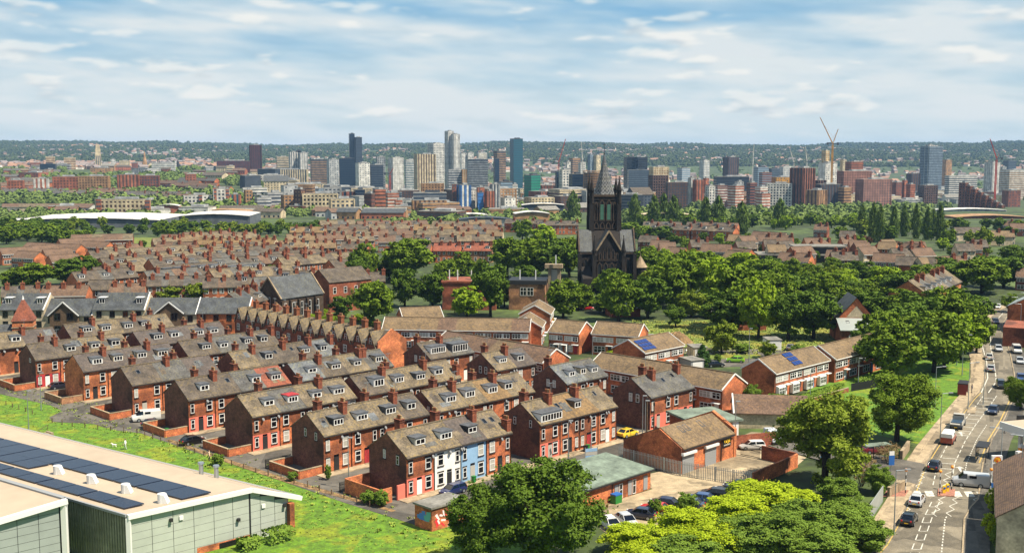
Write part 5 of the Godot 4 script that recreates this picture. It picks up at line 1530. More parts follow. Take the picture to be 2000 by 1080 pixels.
func build_warehouses():
	var r := thing("warehouse", "large warehouse with beige roof, rows of solar panels and white roof vents", "warehouse", Vector3(WE.x, 0, -WE.y), 0.0, "")
	var K := 95.0
	var b := MB.new()
	b.quad(W(-0.1, -0.2, 7.0), W(16.2, -0.2, 6.85), W(16.2, K, 6.85), W(-0.1, K, 7.0))
	b.quad(W(16.2, -0.2, 6.85), W(23.3, -0.2, 4.3), W(23.3, K, 4.3), W(16.2, K, 6.85))
	part(r, "roof", b.mesh(), M.clad_beige)
	# left wall of upright ribs
	b = MB.new()
	b.quad(W(0, K, -1), W(0, 0.3, -1), W(0, 0.3, 6.9), W(0, K, 6.9))
	var lw := part(r, "side_wall", b.mesh(), M.clad_rib)
	var rib := MB.new()
	rib.prism_x([Vector2(-0.12, -1), Vector2(-0.12, 6.9), Vector2(0.12, 6.9), Vector2(0.12, -1)], 0, 0.1)
	var ribs := MB.new()
	var q := 0.6
	while q < 60.0:
		var a := W(0, q, 0)
		var a2 := W(0, q + 0.22, 0)
		var o := (W(-0.13, q, 0) - a)
		ribs.quad(a2 + Vector3(0, -1, 0) + o, a + Vector3(0, -1, 0) + o, a + Vector3(0, 6.9, 0) + o, a2 + Vector3(0, 6.9, 0) + o)
		ribs.quad(a + Vector3(0, -1, 0) + o, a + Vector3(0, -1, 0), a + Vector3(0, 6.9, 0), a + Vector3(0, 6.9, 0) + o)
		ribs.quad(a2 + Vector3(0, -1, 0), a2 + Vector3(0, -1, 0) + o, a2 + Vector3(0, 6.9, 0) + o, a2 + Vector3(0, 6.9, 0))
		q += 0.5
	var rb := part(lw, "cladding_ribs", ribs.mesh(), M.clad_rib)
	rb.set_meta("kind", "stuff")
	# front wall: frame behind, then single panels with open joints
	b = MB.new()
	b.quad(W(0, 0.06, -1), W(21.7, 0.06, -1), W(21.7, 0.06, 4.9), W(0, 0.06, 6.9))
	b.tri(W(0, 0.06, 6.9), W(21.7, 0.06, 4.9), W(16.2, 0.06, 6.8))
	b.quad(W(21.7, 0.06, -1), W(21.7, K, -1), W(21.7, K, 4.9), W(21.7, 0.06, 4.9))
	part(r, "front_wall", b.mesh(), M.dark)
	var cols := [0.25, 2.9, 5.6, 8.3, 11.0, 13.6, 15.9, 16.1, 17.5, 19.6, 21.65]
	for i in cols.size() - 1:
		if i == 6: continue
		for j in 9:
			var y0 := -0.9 + j * 0.92
			var y1 := y0 + 0.88
			var c0: float = cols[i] + 0.03
			var c1: float = cols[i + 1] - 0.03
			var lim0 := 6.55 - 0.009 * c0 if c0 < 16.2 else 6.35 - (c0 - 16.2) * 0.36
			var lim1 := 6.55 - 0.009 * c1 if c1 < 16.2 else 6.35 - (c1 - 16.2) * 0.36
			if y0 > minf(lim0, lim1): continue
			if c0 > 8.5 and c1 < 16.0 and y1 < 0.9: continue
			b = MB.new()
			b.quad(W(c0, 0, y0), W(c1, 0, y0), W(c1, 0, minf(y1, lim1)), W(c0, 0, minf(y1, lim0)))
			b.quad(W(c0, 0.05, minf(y1, lim0)), W(c0, 0, minf(y1, lim0)), W(c1, 0, minf(y1, lim1)), W(c1, 0.05, minf(y1, lim1)))
			b.quad(W(c1, 0, y0), W(c1, 0.05, y0), W(c1, 0.05, minf(y1, lim1)), W(c1, 0, minf(y1, lim1)))
			part(r, "cladding_panel", b.mesh(), M.clad_green)
	# white verge and corner post
	b = MB.new()
	b.beam(W(-0.2, -0.25, 6.78), W(16.2, -0.25, 6.63), 0.5, 0.55)
	b.beam(W(16.2, -0.25, 6.63), W(23.4, -0.25, 4.05), 0.5, 0.55)
	b.beam(W(-0.05, -0.12, -1), W(-0.05, -0.12, 6.6), 0.5, 0.5)
	part(r, "verge", b.mesh(), M.white)
	b = MB.new()
	b.beam(W(-0.2, 0, 6.9), W(-0.2, K, 6.9), 0.3, 0.3)
	part(r, "gutter", b.mesh(), M.grey)
	b = MB.new()
	b.beam(W(23.4, 0, 4.2), W(23.4, K, 4.2), 0.3, 0.25)
	part(r, "gutter", b.mesh(), M.grey)
	part(r, "brick_pier", box_mesh(0.7, 4.4, 0.9), M.brick_orange, W(21.7, -0.3, -0.6), 0.75)
	b = MB.new()
	b.quad(W(8.6, -0.03, -1), W(15.9, -0.03, -1), W(15.9, -0.03, 0.85), W(8.6, -0.03, 0.85))
	part(r, "brick_plinth", b.mesh(), M.brick_orange)
	b = MB.new()
	b.beam(W(11.6, -0.08, -0.5), W(15.2, -0.08, -0.5), 0.1, 2.4)
	part(r, "door", b.mesh(), M.black)
	for p in [[5.2, 5.0, 0.5], [14.2, 3.0, 0.5], [20.9, 3.4, 0.4]]:
		part(r, "wall_lamp", box_mesh(0.35, 0.4, 0.35), M.dark, W(p[0], -0.25, p[1]), 0.75)
	for p in [[6.6, 4.9], [17.9, 3.9]]:
		part(r, "alarm_box", box_mesh(0.5, 0.5, 0.15), M.white, W(p[0], -0.1, p[1]), 0.75)
	# solar panels in blocks of two
	var sets := [[0.9, 3.4, 2.0, 47.0], [7.5, 11.4, 0.9, 83.0], [4.4, 7.3, 28.0, 83.0], [0.9, 3.4, 47.5, 83.0]]
	for s in sets:
		var k: float = s[2]
		while k < s[3] - 4.0:
			for h in 2:
				b = MB.new()
				var k0 := k + h * 4.5 + 0.08
				var k1 := k0 + 4.32
				var lo: float = 7.0 - 0.009 * s[0] + 0.22
				var hi: float = 7.0 - 0.009 * s[1] + 0.30
				b.quad(W(s[0], k0, lo), W(s[1], k0, hi), W(s[1], k1, hi), W(s[0], k1, lo))
				b.quad(W(s[0], k1, lo - 0.14), W(s[0], k0, lo - 0.14), W(s[0], k0, lo), W(s[0], k1, lo))
				b.quad(W(s[0], k0, lo - 0.14), W(s[1], k0, hi - 0.14), W(s[1], k0, hi), W(s[0], k0, lo))
				part(r, "solar_panel", b.mesh(), M.solar)
			k += 9.15
	for k in [1.7, 8.8, 15.9, 23.2]:
		b = MB.new()
		var c := W(5.4, k, 6.95)
		b.tube(c, c + Vector3(0, 1.15, 0), 0.52, 0.52, 14)
		b.prism_x([Vector2(c.z - 0.5, 6.97), Vector2(c.z - 0.5, 8.02), Vector2(c.z + 0.5, 8.02), Vector2(c.z + 0.5, 6.97)], c.x, c.x + 0.4)
		for s in [-0.5, 0.5]:
			b.flat(Vector3(c.x + 0.4, 8.02, c.z + s), Vector3(c.x + 0.4, 6.97, c.z + s), Vector3(c.x + 0.85, 6.97, c.z + s), Vector3(0, 0, s))
		b.quad(Vector3(c.x + 0.4, 8.02, c.z + 0.5), Vector3(c.x + 0.85, 6.97, c.z + 0.5), Vector3(c.x + 0.85, 6.97, c.z - 0.5), Vector3(c.x + 0.4, 8.02, c.z - 0.5))
		part(r, "roof_vent", b.mesh(), M.white)
	for k in [[19.0, 13.4], [19.2, 10.6]]:
		b = MB.new()
		var c := W(k[0], k[1], 5.8)
		b.tube(c, c + Vector3(0, 1.5, 0), 0.3, 0.3, 10)
		b.tube(c + Vector3(0, 1.5, 0), c + Vector3(0, 1.75, 0), 0.45, 0.4, 10)
		part(r, "flue", b.mesh(), M.steel)
	# second warehouse, nearer and to the left
	var o2 := Vector2(-52.6, 128.3) - WE
	var w2 := func(c: float, k: float, h: float) -> Vector3:
		var p := WF * c + WL * k
		return Vector3(p.x, h, -p.y)
	r = thing("warehouse", "beige-roofed warehouse corner at the bottom left, in front of the solar-panelled one", "warehouse", Vector3(-52.6, 0, -128.3), 0.0, "")
	b = MB.new()
	b.quad(w2.call(-22, -0.2, 6.6), w2.call(0, -0.2, 8.7), w2.call(0, 70, 8.7), w2.call(-22, 70, 6.6))
	part(r, "roof", b.mesh(), M.clad_beige)
	b = MB.new()
	b.quad(w2.call(-22, 0.06, -1), w2.call(0, 0.06, -1), w2.call(0, 0.06, 8.6), w2.call(-22, 0.06, 6.5))
	b.quad(w2.call(0, 0.06, -1), w2.call(0, 70, -1), w2.call(0, 70, 8.5), w2.call(0, 0.06, 8.5))
	part(r, "wall", b.mesh(), M.dark)
	for i in 8:
		for j in 10:
			var c0 := -0.6 - (i + 1) * 2.4 + 0.03
			var c1 := -0.6 - i * 2.4 - 0.03
			var y0 := -0.9 + j * 0.92
			var l0 := 8.3 + c0 * 0.095
			var l1 := 8.3 + c1 * 0.095
			if y0 > l0: continue
			b = MB.new()
			b.quad(w2.call(c0, 0, y0), w2.call(c1, 0, y0), w2.call(c1, 0, minf(y0 + 0.88, l1)), w2.call(c0, 0, minf(y0 + 0.88, l0)))
			part(r, "cladding_panel", b.mesh(), M.clad_grey)
	b = MB.new()
	b.beam(w2.call(-22, -0.3, 6.5), w2.call(0.2, -0.3, 8.55), 0.6, 0.6)
	b.beam(w2.call(-0.1, -0.15, -1), w2.call(-0.1, -0.15, 8.4), 0.6, 0.6)
	part(r, "verge", b.mesh(), M.white)
	b = MB.new()
	b.beam(w2.call(0.1, 0.3, 8.75), w2.call(0.1, 70, 8.75), 0.35, 0.3)
	part(r, "gutter", b.mesh(), M.grey)

# ---------------------------------------------------------------- main road on the right
const ROAD_L := [[38.0, 122.0], [45.0, 134.5], [46.7, 137.1], [57.2, 157.0], [64.1, 171.7], [71.1, 184.7], [80.1, 200.5], [92.4, 221.9], [96.3, 228.2], [103.9, 243.1], [111.6, 262.0], [121.2, 287.9], [127.5, 301.9], [136.5, 320.3], [144.3, 335.5], [152.0, 348.8], [159.2, 358.3], [172.0, 372.0], [200.0, 400.0]]
const ROAD_R := [[50.0, 122.0], [55.7, 134.5], [61.0, 147.2], [64.0, 152.4], [66.4, 155.8], [75.1, 175.0], [82.6, 189.4], [90.8, 203.6], [103.3, 226.7], [112.6, 248.3], [122.0, 271.5], [132.3, 297.7], [142.1, 322.2], [149.7, 336.6], [160.0, 352.3], [169.9, 363.2], [206.0, 394.0]]
const ROAD_C := [[44.0, 122.0], [49.9, 134.5], [56.6, 148.3], [62.7, 159.9], [69.3, 175.0], [76.8, 189.4], [83.1, 200.5], [93.0, 217.3], [105.8, 239.8], [114.2, 260.7], [123.8, 285.5], [132.7, 306.3], [141.9, 325.2], [152.5, 344.3], [163.8, 360.7], [186.0, 384.0]]

func road_at(line: Array, f: float) -> float:
	for i in range(1, line.size()):
		if f <= line[i][1]:
			return lerpf(line[i - 1][0], line[i][0], (f - line[i - 1][1]) / (line[i][1] - line[i - 1][1]))
	return line[-1][0]

func ribbon(line: Array, shift0: float, shift1: float, y0: float, y1: float) -> ArrayMesh:
	var b := MB.new()
	var poly := []
	for p in line: poly.append([p[0] + shift0, p[1]])
	for i in range(line.size() - 1, -1, -1): poly.append([line[i][0] + shift1, line[i][1]])
	b.slab(poly, y0, y1)
	return b.mesh()

func stripe(called: String, a: Vector3, c: Vector3, w: float, m: Material, y := 0.062):
	var d := (c - a)
	d.y = 0
	var s := d.normalized().cross(Vector3.UP) * w / 2
	var b := MB.new()
	b.sheet([a - s, c - s, c + s, a + s], y)
	var o := setting(called, b.mesh(), m)
	return o

func build_road():
	var poly := ROAD_L.duplicate()
	for i in range(ROAD_R.size() - 1, -1, -1): poly.append(ROAD_R[i])
	var b := MB.new()
	b.sheet(poly, 0.055)
	setting("main_road", b.mesh(), M.asphalt_road)
	setting("pavement", ribbon(ROAD_L, -3.2, -0.1, 0.0, 0.17), M.flag)
	setting("pavement", ribbon(ROAD_R, 0.1, 3.4, 0.0, 0.17), M.asphalt)
	setting("kerb", ribbon(ROAD_R, -0.12, 0.12, 0.0, 0.185), M.flag)
	setting("kerb", ribbon(ROAD_L, -0.12, 0.12, 0.0, 0.185), M.flag)
	# side street joining from the left, and the forecourt on the right
	b = MB.new()
	b.sheet([[60.2, 163.0], [48.0, 178.0], [40, 190], [46, 196], [55.0, 184.0], [65.5, 174.0]], 0.19)
	setting("side_street", b.mesh(), M.asphalt)
	b = MB.new()
	b.sheet([[72, 163], [80, 176], [92, 195], [110, 195], [104, 160], [84, 150]], 0.20)
	setting("forecourt", b.mesh(), M.concrete)
	# yellow edge lines, centre line and hatching, one mark each
	for i in range(1, 8):
		stripe("yellow_line", Vector3(ROAD_L[i][0] + 0.55, 0, -ROAD_L[i][1]), Vector3(ROAD_L[i + 1][0] + 0.55, 0, -ROAD_L[i + 1][1]), 0.16, M.line_yellow)
	for i in range(8, 13):
		stripe("edge_line", Vector3(ROAD_L[i][0] + 0.6, 0, -ROAD_L[i][1]), Vector3(ROAD_L[i + 1][0] + 0.6, 0, -ROAD_L[i + 1][1]), 0.2, M.line)
	for i in range(5, 8):
		stripe("yellow_line", Vector3(ROAD_R[i][0] - 0.6, 0, -ROAD_R[i][1]), Vector3(ROAD_R[i + 1][0] - 0.6, 0, -ROAD_R[i + 1][1]), 0.2, M.line_yellow)
	var f := 122.0
	while f < 156.0:                                                          # ladder of boxes up to the crossing
		var x0 := road_at(ROAD_C, f) - 0.6
		var x1 := road_at(ROAD_C, f + 2.2) - 0.6
		stripe("road_marking", Vector3(x0, 0, -f), Vector3(x1, 0, -f - 2.2), 0.13, M.line)
		stripe("road_marking", Vector3(x0 + 1.1, 0, -f), Vector3(x1 + 1.1, 0, -f - 2.2), 0.13, M.line)
		stripe("road_marking", Vector3(x0 + 0.1, 0, -f), Vector3(x0 + 1.0, 0, -f), 0.13, M.line)
		f += 3.4
	f = 163.0
	while f < 226.0:
		var x0 := road_at(ROAD_C, f) - 1.4
		var x1 := road_at(ROAD_C, f + 2.0) - 1.4
		stripe("road_marking", Vector3(x0, 0, -f), Vector3(x1, 0, -f - 2.0), 0.14, M.line)
		stripe("road_marking", Vector3(x0 + 2.7, 0, -f), Vector3(x1 + 2.7, 0, -f - 2.0), 0.14, M.line)
		if (f > 170.0 and f < 180.0) or f > 191.0:
			stripe("hatch_marking", Vector3(x0 + 0.3, 0, -f), Vector3(x0 + 2.5, 0, -f + 0.7), 0.22, M.line)
		f += 3.0
	f = 228.0
	while f < 356.0:
		stripe("centre_line", Vector3(road_at(ROAD_C, f) - 0.8, 0, -f), Vector3(road_at(ROAD_C, f + 4.4) - 0.8, 0, -f - 4.4), 0.2, M.line)
		f += 5.6
	f = 128.0
	while f < 148.0:
		stripe("give_way_mark", Vector3(road_at(ROAD_R, f) - 2.6, 0, -f), Vector3(road_at(ROAD_R, f + 0.6) - 2.6, 0, -f - 0.6), 0.16, M.line)
		f += 1.1
	f = 166.0
	while f < 200.0:
		stripe("bay_mark", Vector3(road_at(ROAD_R, f) - 2.6, 0, -f), Vector3(road_at(ROAD_R, f + 0.7) - 2.6, 0, -f - 0.7), 0.14, M.line)
		f += 1.2
	# turn arrows
	for a in [[78.6, 193.6], [69.6, 171.4], [74.0, 168.0]]:
		b = MB.new()
		var x: float = a[0]
		var z: float = a[1]
		b.sheet([[x - 0.12, z - 1.4], [x + 0.12, z - 1.4], [x + 0.8, z + 0.6], [x + 1.3, z + 0.5], [x + 1.0, z + 1.6], [x - 0.1, z + 0.9], [x + 0.4, z + 0.75]], 0.063)
		setting("arrow_marking", b.mesh(), M.line)
	# zebra crossing with zigzags and a refuge
	for i in 6:
		var x := 56.2 + i * 1.75 + (2.2 if i > 2 else 0.0)
		b = MB.new()
		b.sheet([[x, 157.6 - i * 0.10], [x + 1.15, 157.6 - i * 0.10], [x + 1.7, 160.2 - i * 0.10], [x + 0.55, 160.2 - i * 0.10]], 0.064)
		setting("crossing_stripe", b.mesh(), M.line)
	for side in [[-1.0, 0.5, ROAD_L], [-1.0, 4.6, ROAD_L], [1.0, 0.5, ROAD_L], [1.0, 4.4, ROAD_L], [-1.0, 6.6, ROAD_L], [1.0, 6.9, ROAD_L], [-1.0, 9.6, ROAD_L], [1.0, 9.4, ROAD_L]]:
		var g: float = 157.4 if side[0] < 0 else 161.0
		for k in 6:
			var f0: float = g + side[0] * k * 1.5
			var f1: float = g + side[0] * (k + 1) * 1.5
			var w0 := 0.45 * (1 if k % 2 == 0 else -1)
			var xa: float = road_at(side[2], f0) + side[1] + w0
			var xb: float = road_at(side[2], f1) + side[1] - w0
			stripe("zigzag_marking", Vector3(xa, 0, -f0), Vector3(xb, 0, -f1), 0.13, M.line, 0.0645)
	b = MB.new()
	b.slab([[61.2, 157.4], [63.6, 157.2], [65.0, 160.6], [62.6, 160.8]], 0.0, 0.2)
	setting("traffic_island", b.mesh(), mat("tactile", Color(0.70, 0.48, 0.40), 0.9, "plain", 0.3))
	b = MB.new()
	b.slab([[86.4, 209.4], [87.8, 209.2], [90.0, 214.0], [88.4, 214.2]], 0.0, 0.2)
	setting("traffic_island", b.mesh(), M.flag)
	b = MB.new()
	b.sheet([[53.2, 157.0], [56.4, 157.0], [58.0, 160.0], [54.8, 160.0]], 0.182)
	setting("tactile_paving", b.mesh(), M.tactile)
	# striped beacon poles
	for a in [[57.0, 158.6, "at the near kerb"], [61.7, 157.9, "on the island's near end"], [64.3, 160.2, "on the island's far end"], [69.4, 158.8, "outside the fuel station"]]:
		var r := thing("crossing_beacon", "black and white striped crossing beacon %s" % a[2], "beacon", Vector3(a[0], 0.1, -a[1]), 0, "crossing beacons")
		for s in 2:
			b = MB.new()
			for k in 3:
				var y: float = (k * 2 + s) * 0.55
				b.tube(Vector3(0, y, 0), Vector3(0, y + 0.55, 0), 0.075, 0.075, 8)
			var o := part(r, "pole_band", b.mesh(), M.black if s == 0 else M.white)
			o.set_meta("kind", "stuff")
		b = MB.new()
		b.ball(Vector3(0, 3.5, 0), Vector3(0.24, 0.24, 0.24), 6, 10)
		part(r, "globe", b.mesh(), M.orange)
	for a in [[62.6, 158.6], [63.4, 159.4]]:
		var r := thing("keep_left_bollard", "yellow keep-left bollard on the crossing island, %s", "bollard", Vector3(a[0], 0.2, -a[1]), 0, "island bollards")
		part(r, "post", box_mesh(0.4, 1.1, 0.3), M.yellow)
		b = MB.new()
		b.tube(Vector3(0, 0.75, 0.16), Vector3(0, 0.75, 0.19), 0.17, 0.17, 10)
		part(r, "blue_disc", b.mesh(), M.blue)
	# lamp posts
	var lamps := [[73.0, 187.6, 8.5, 1], [92.6, 217.0, 9.0, 1], [88.0, 213.0, 9.0, 1], [100.0, 246.0, 9.0, 1], [103.5, 258.0, 9.5, 1], [49.4, 141.0, 8.5, 1], [71.2, 153.2, 10.0, -1], [72.6, 163.0, 8.6, -1], [82.0, 214.0, 8.0, 1], [136.2, 298.0, 9.0, -1], [141.6, 312.0, 9.0, -1], [148.6, 322.0, 9.0, -1]]
	for a in lamps:
		lamp_post("tall grey street lamp along the main road, %s", "street lamps along the main road", Vector3(a[0], 0.1, -a[1]), a[2], a[3])
	for a in [[ST(97.0, 131.0), 7.6], [ST(86.0, 214.0), 7.2], [ST(78.0, 200.0), 7.0], [ST(146.0, 114.5), 8.0], [ST(150.5, 118.6), 7.5], [ST(152.4, 101.0), 9.0], [ST(196.5, 113.0), 6.5], [ST(215.0, 112.5), 6.5], [ST(131.0, 118.2), 6.5], [ST(137.0, 118.6), 5.0], [P(19.0, 262.0), 6.0], [P(56.0, 262.0), 8.0]]:
		lamp_post("slim grey street lamp among the houses, %s", "street lamps among the houses", a[0], a[1], 0)
	# dark telegraph poles
	for a in [ST(149.0, 116.5), ST(146.8, 113.3)]:
		var r := thing("telegraph_pole", "dark wooden pole at the corner beside the workshop, %s", "pole", a, 0, "poles at the workshop corner")
		b = MB.new()
		b.tube(Vector3.ZERO, Vector3(0, 8.0, 0), 0.15, 0.1, 8)
		part(r, "shaft", b.mesh(), M.timber)
		part(r, "top_box", box_mesh(0.3, 0.5, 0.3), M.dark, Vector3(0, 7.3, 0))
	fuel_station()
	bus_shelter()

func lamp_post(label: String, group: String, at: Vector3, h: float, arm: int):
	var r := thing("street_lamp", label, "street lamp", at, 0, group)
	var b := MB.new()
	b.tube(Vector3.ZERO, Vector3(0, 1.2, 0), 0.13, 0.12, 8)
	b.tube(Vector3(0, 1.2, 0), Vector3(0, h, 0), 0.085, 0.055, 8)
	part(r, "post", b.mesh(), M.steel)
	b = MB.new()
	var e := Vector3(1.5 * arm if arm != 0 else 0.35, h + 0.08, 0)
	b.tube(Vector3(0, h - 0.05, 0), e, 0.05, 0.04, 6)
	part(r, "arm", b.mesh(), M.steel)
	b = MB.new()
	b.box(e + Vector3(-0.35, -0.06, -0.14), e + Vector3(0.35, 0.1, 0.14))
	part(r, "lantern", b.mesh(), M.grey)

func fuel_station():
	var r := thing("fuel_price_sign", "tall white fuel price sign with round yellow shell emblem", "sign", Vector3(70.9, 0.2, -160.6), 0.05, "")
	part(r, "pylon", box_mesh(1.55, 5.0, 0.4), M.white)
	var b := MB.new()
	var fan := []
	for i in 15:
		var a := PI * (-0.12 + 1.24 * i / 14.0)
		var rr := 0.5 + 0.03 * (i % 2)
		fan.append(Vector3(cos(a) * rr, sin(a) * rr, 0))
	for i in 14:
		b.tri(Vector3(0, -0.36, 0), fan[i], fan[i + 1])
	b.box(Vector3(-0.22, -0.48, -0.01), Vector3(0.22, -0.32, 0.01))
	var em := part(r, "shell_emblem", b.mesh(), M.yellow, Vector3(0, 4.35, 0.23))
	b = MB.new()
	for i in 7:
		var a := PI * (0.06 + 0.88 * i / 6.0)
		b.beam(Vector3(0, -0.33, 0.012), Vector3(cos(a) * 0.47, sin(a) * 0.47, 0.012), 0.035, 0.02)
	for i in 14:
		b.beam(fan[i] + Vector3(0, 0, 0.012), fan[i + 1] + Vector3(0, 0, 0.012), 0.02, 0.06)
	part(em, "emblem_lines", b.mesh(), M.red)
	for i in 4:
		part(r, "price_panel", box_mesh(1.25, 0.46, 0.06), [M.red, M.red, M.black, M.black][i], Vector3(0.05, 2.75 - i * 0.56, 0.2))
	part(r, "base_panel", box_mesh(1.5, 0.75, 0.06), M.blue, Vector3(0, 0.2, 0.2))
	r = thing("fuel_station_canopy", "flat cream fuel station canopy with yellow and red fascia at the right edge", "canopy", Vector3(88.0, 0.2, -172.0), 0.32, "")
	part(r, "deck", box_mesh(19.0, 0.5, 14.0), M.clad_beige, Vector3(3.2, 5.2, -2))
	b = MB.new()
	b.box(Vector3(-6.4, 4.7, 5.02), Vector3(12.8, 5.62, 5.2))
	part(r, "yellow_fascia", b.mesh(), M.yellow)
	b = MB.new()
	b.box(Vector3(-6.4, 4.45, 5.03), Vector3(12.8, 4.695, 5.22))
	part(r, "red_band", b.mesh(), M.red)
	b = MB.new()
	b.box(Vector3(-6.5, 4.45, -9.0), Vector3(-6.31, 5.75, 5.2))
	part(r, "white_fascia", b.mesh(), M.white)
	for x in [-4.0, 8.0]:
		for z in [-7.0, 3.0]:
			part(r, "column", box_mesh(0.5, 5.2, 0.5), M.white, Vector3(x, 0, z))
	r = thing("fuel_station_shop", "white flat-roofed fuel station shop below the canopy", "shop", Vector3(84.6, 0.2, -160.0), 0.32, "")
	part(r, "wall", box_mesh(16.0, 3.0, 7.0), M.white, Vector3(2.6, 0, -2))
	part(r, "roof", box_mesh(16.4, 0.4, 7.4), M.white, Vector3(2.6, 3.0, -2))
	r = thing("roadside_house", "house with dark ribbed brown roof cut off by the right edge", "house", Vector3(69.2, 0, -157.2), -1.966, "")
	gable_house(r, 12.0, 11.0, 4.8, 8.0, "cream", "roof_umber")
	for i in 3:
		add_window(r, Vector3(-0.05, 2.6, -2.4 - i * 3.4), 1.6, 1.6, -PI / 2, true, 2, "")
	for i in 4:
		add_window(r, Vector3(2.4 + i * 4.0, 2.6, 0.05), 1.6, 1.6, 0, true, 2, "")
	r = thing("roadside_house", "nearer brown-roofed house at the bottom right corner", "house", Vector3(64.4, 0, -145.6), -1.966, "")
	gable_house(r, 14.0, 11.0, 5.2, 8.8, "cream", "roof_umber")
	# dark boundary wall and totem beyond the canopy
	r = thing("boundary_wall", "dark boundary wall with small white notice beyond the fuel canopy", "wall", Vector3(90.0, 0.1, -196.5), 0.1, "")
	part(r, "panel", box_mesh(17.0, 2.6, 0.3), M.dark, Vector3(8.5, 0, 0))
	part(r, "notice", box_mesh(1.4, 0.5, 0.05), M.white, Vector3(2.6, 1.5, 0.18))
	r = thing("red_totem_sign", "small red totem sign behind the fuel canopy", "sign", Vector3(94.2, 0.1, -190.5), 0.1, "")
	part(r, "panel", box_mesh(1.9, 2.6, 0.25), M.paint_red, Vector3(0, 1.2, 0))
	part(r, "stand", box_mesh(1.7, 1.2, 0.2), M.dark)
	for a in [[78.4, 170.0], [80.6, 174.0]]:
		r = thing("fuel_display", "orange and white forecourt stand beside the pavement, %s", "stand", Vector3(a[0], 0.2, -a[1]), 0.3, "forecourt stands")
		part(r, "body", box_mesh(0.7, 2.6, 0.5), M.orange)
		part(r, "top", box_mesh(0.8, 0.5, 0.6), M.white, Vector3(0, 2.6, 0))
	# right-hand commercial buildings farther up
	r = thing("brick_shop", "red-brick shop with pale roof beside the blue hoarding", "shop", Vector3(146.0, 0, -304.0), 1.0, "")
	gable_house(r, 16.0, 10.0, 7.0, 9.6, "brick", "clad_grey")
	r = thing("blue_hoarding", "tall blue and purple advertising hoarding by the road", "hoarding", Vector3(141.6, 0, -304.5), 0.25, "")
	part(r, "board", box_mesh(2.4, 6.2, 0.4), M.blue, Vector3(0, 0.4, 0))
	part(r, "upper_board", box_mesh(2.4, 2.4, 0.4), mat("purple", Color(0.30, 0.18, 0.48), 0.5), Vector3(0, 6.6, 0))
	r = thing("white_roadside_shop", "pale flat-fronted shop at the right edge behind the parked vans", "shop", Vector3(134.0, 0, -280.0), 1.1, "")
	part(r, "wall", box_mesh(14.0, 5.0, 9.0), M.brick_dark, Vector3(7, 0, -5))
	part(r, "fascia_board", box_mesh(13.6, 1.2, 0.4), M.white, Vector3(7, 3.6, -0.3))
	# shelters by the road
	r = thing("pavement_shelter", "small dark pavement shelter outside the fuel station", "shelter", Vector3(75.6, 0.17, -176.5), 1.05, "")
	part(r, "roof", box_mesh(4.2, 0.15, 1.8), M.dark, Vector3(0, 2.4, 0))
	part(r, "back_panel", box_mesh(4.0, 2.0, 0.08), M.glass_blue, Vector3(0, 0.3, -0.8))
	for x in [-1.9, 1.9]:
		part(r, "post", box_mesh(0.1, 2.4, 0.1), M.dark, Vector3(x, 0, 0.7))

func bus_shelter():
	var r := thing("bus_shelter", "red bus shelter on the lawn edge beside the main road", "bus shelter", Vector3(92.2, 0.05, -226.0), 1.1, "")
	part(r, "roof", box_mesh(4.0, 0.18, 1.9), M.dark, Vector3(0, 2.5, 0))
	part(r, "back_panel", box_mesh(3.8, 2.1, 0.1), mat("maroon", Color(0.45, 0.12, 0.10), 0.5), Vector3(0, 0.35, -0.85))
	for s in [-1.9, 1.9]:
		part(r, "end_panel", box_mesh(0.1, 2.2, 1.6), M.maroon, Vector3(s, 0.3, 0))
	part(r, "bench", box_mesh(3.0, 0.1, 0.4), M.dark, Vector3(0, 0.5, -0.5))
	r = thing("glass_bus_shelter", "thin glass bus shelter by the side street beside the blue bus stop sign", "bus shelter", Vector3(58.5, 0.1, -176.5), 0.3, "")
	part(r, "roof", box_mesh(4.6, 0.12, 1.7), M.roof_green, Vector3(0, 2.5, 0))
	for x in [-2.2, 0.0, 2.2]:
		part(r, "post", box_mesh(0.1, 2.5, 0.1), M.black, Vector3(x, 0, -0.7))
	r = thing("bus_stop_sign", "blue and white bus stop sign on a pole by the zebra crossing", "sign", Vector3(56.8, 0.1, -164.4), 0.2, "")
	var b := MB.new()
	b.tube(Vector3.ZERO, Vector3(0, 4.6, 0), 0.06, 0.06, 6)
	part(r, "pole", b.mesh(), M.steel)
	part(r, "panel", box_mesh(0.9, 1.5, 0.1), M.blue, Vector3(0, 2.6, 0.08))
	part(r, "disc", box_mesh(0.8, 0.6, 0.1), M.white, Vector3(0, 4.1, 0.08))
	r = thing("blue_sign_post", "tall blue sign post at the pub car park between the trees", "sign", Vector3(50.0, 0.1, -176.0), 0.2, "")
	part(r, "post", box_mesh(0.18, 5.2, 0.18), M.white)
	part(r, "panel", box_mesh(1.3, 1.0, 0.12), mat("sky_blue", Color(0.25, 0.60, 0.82), 0.5), Vector3(0, 4.0, 0.12))
	part(r, "lower_panel", box_mesh(1.3, 0.9, 0.12), M.sky_blue, Vector3(0, 0.6, 0.12))

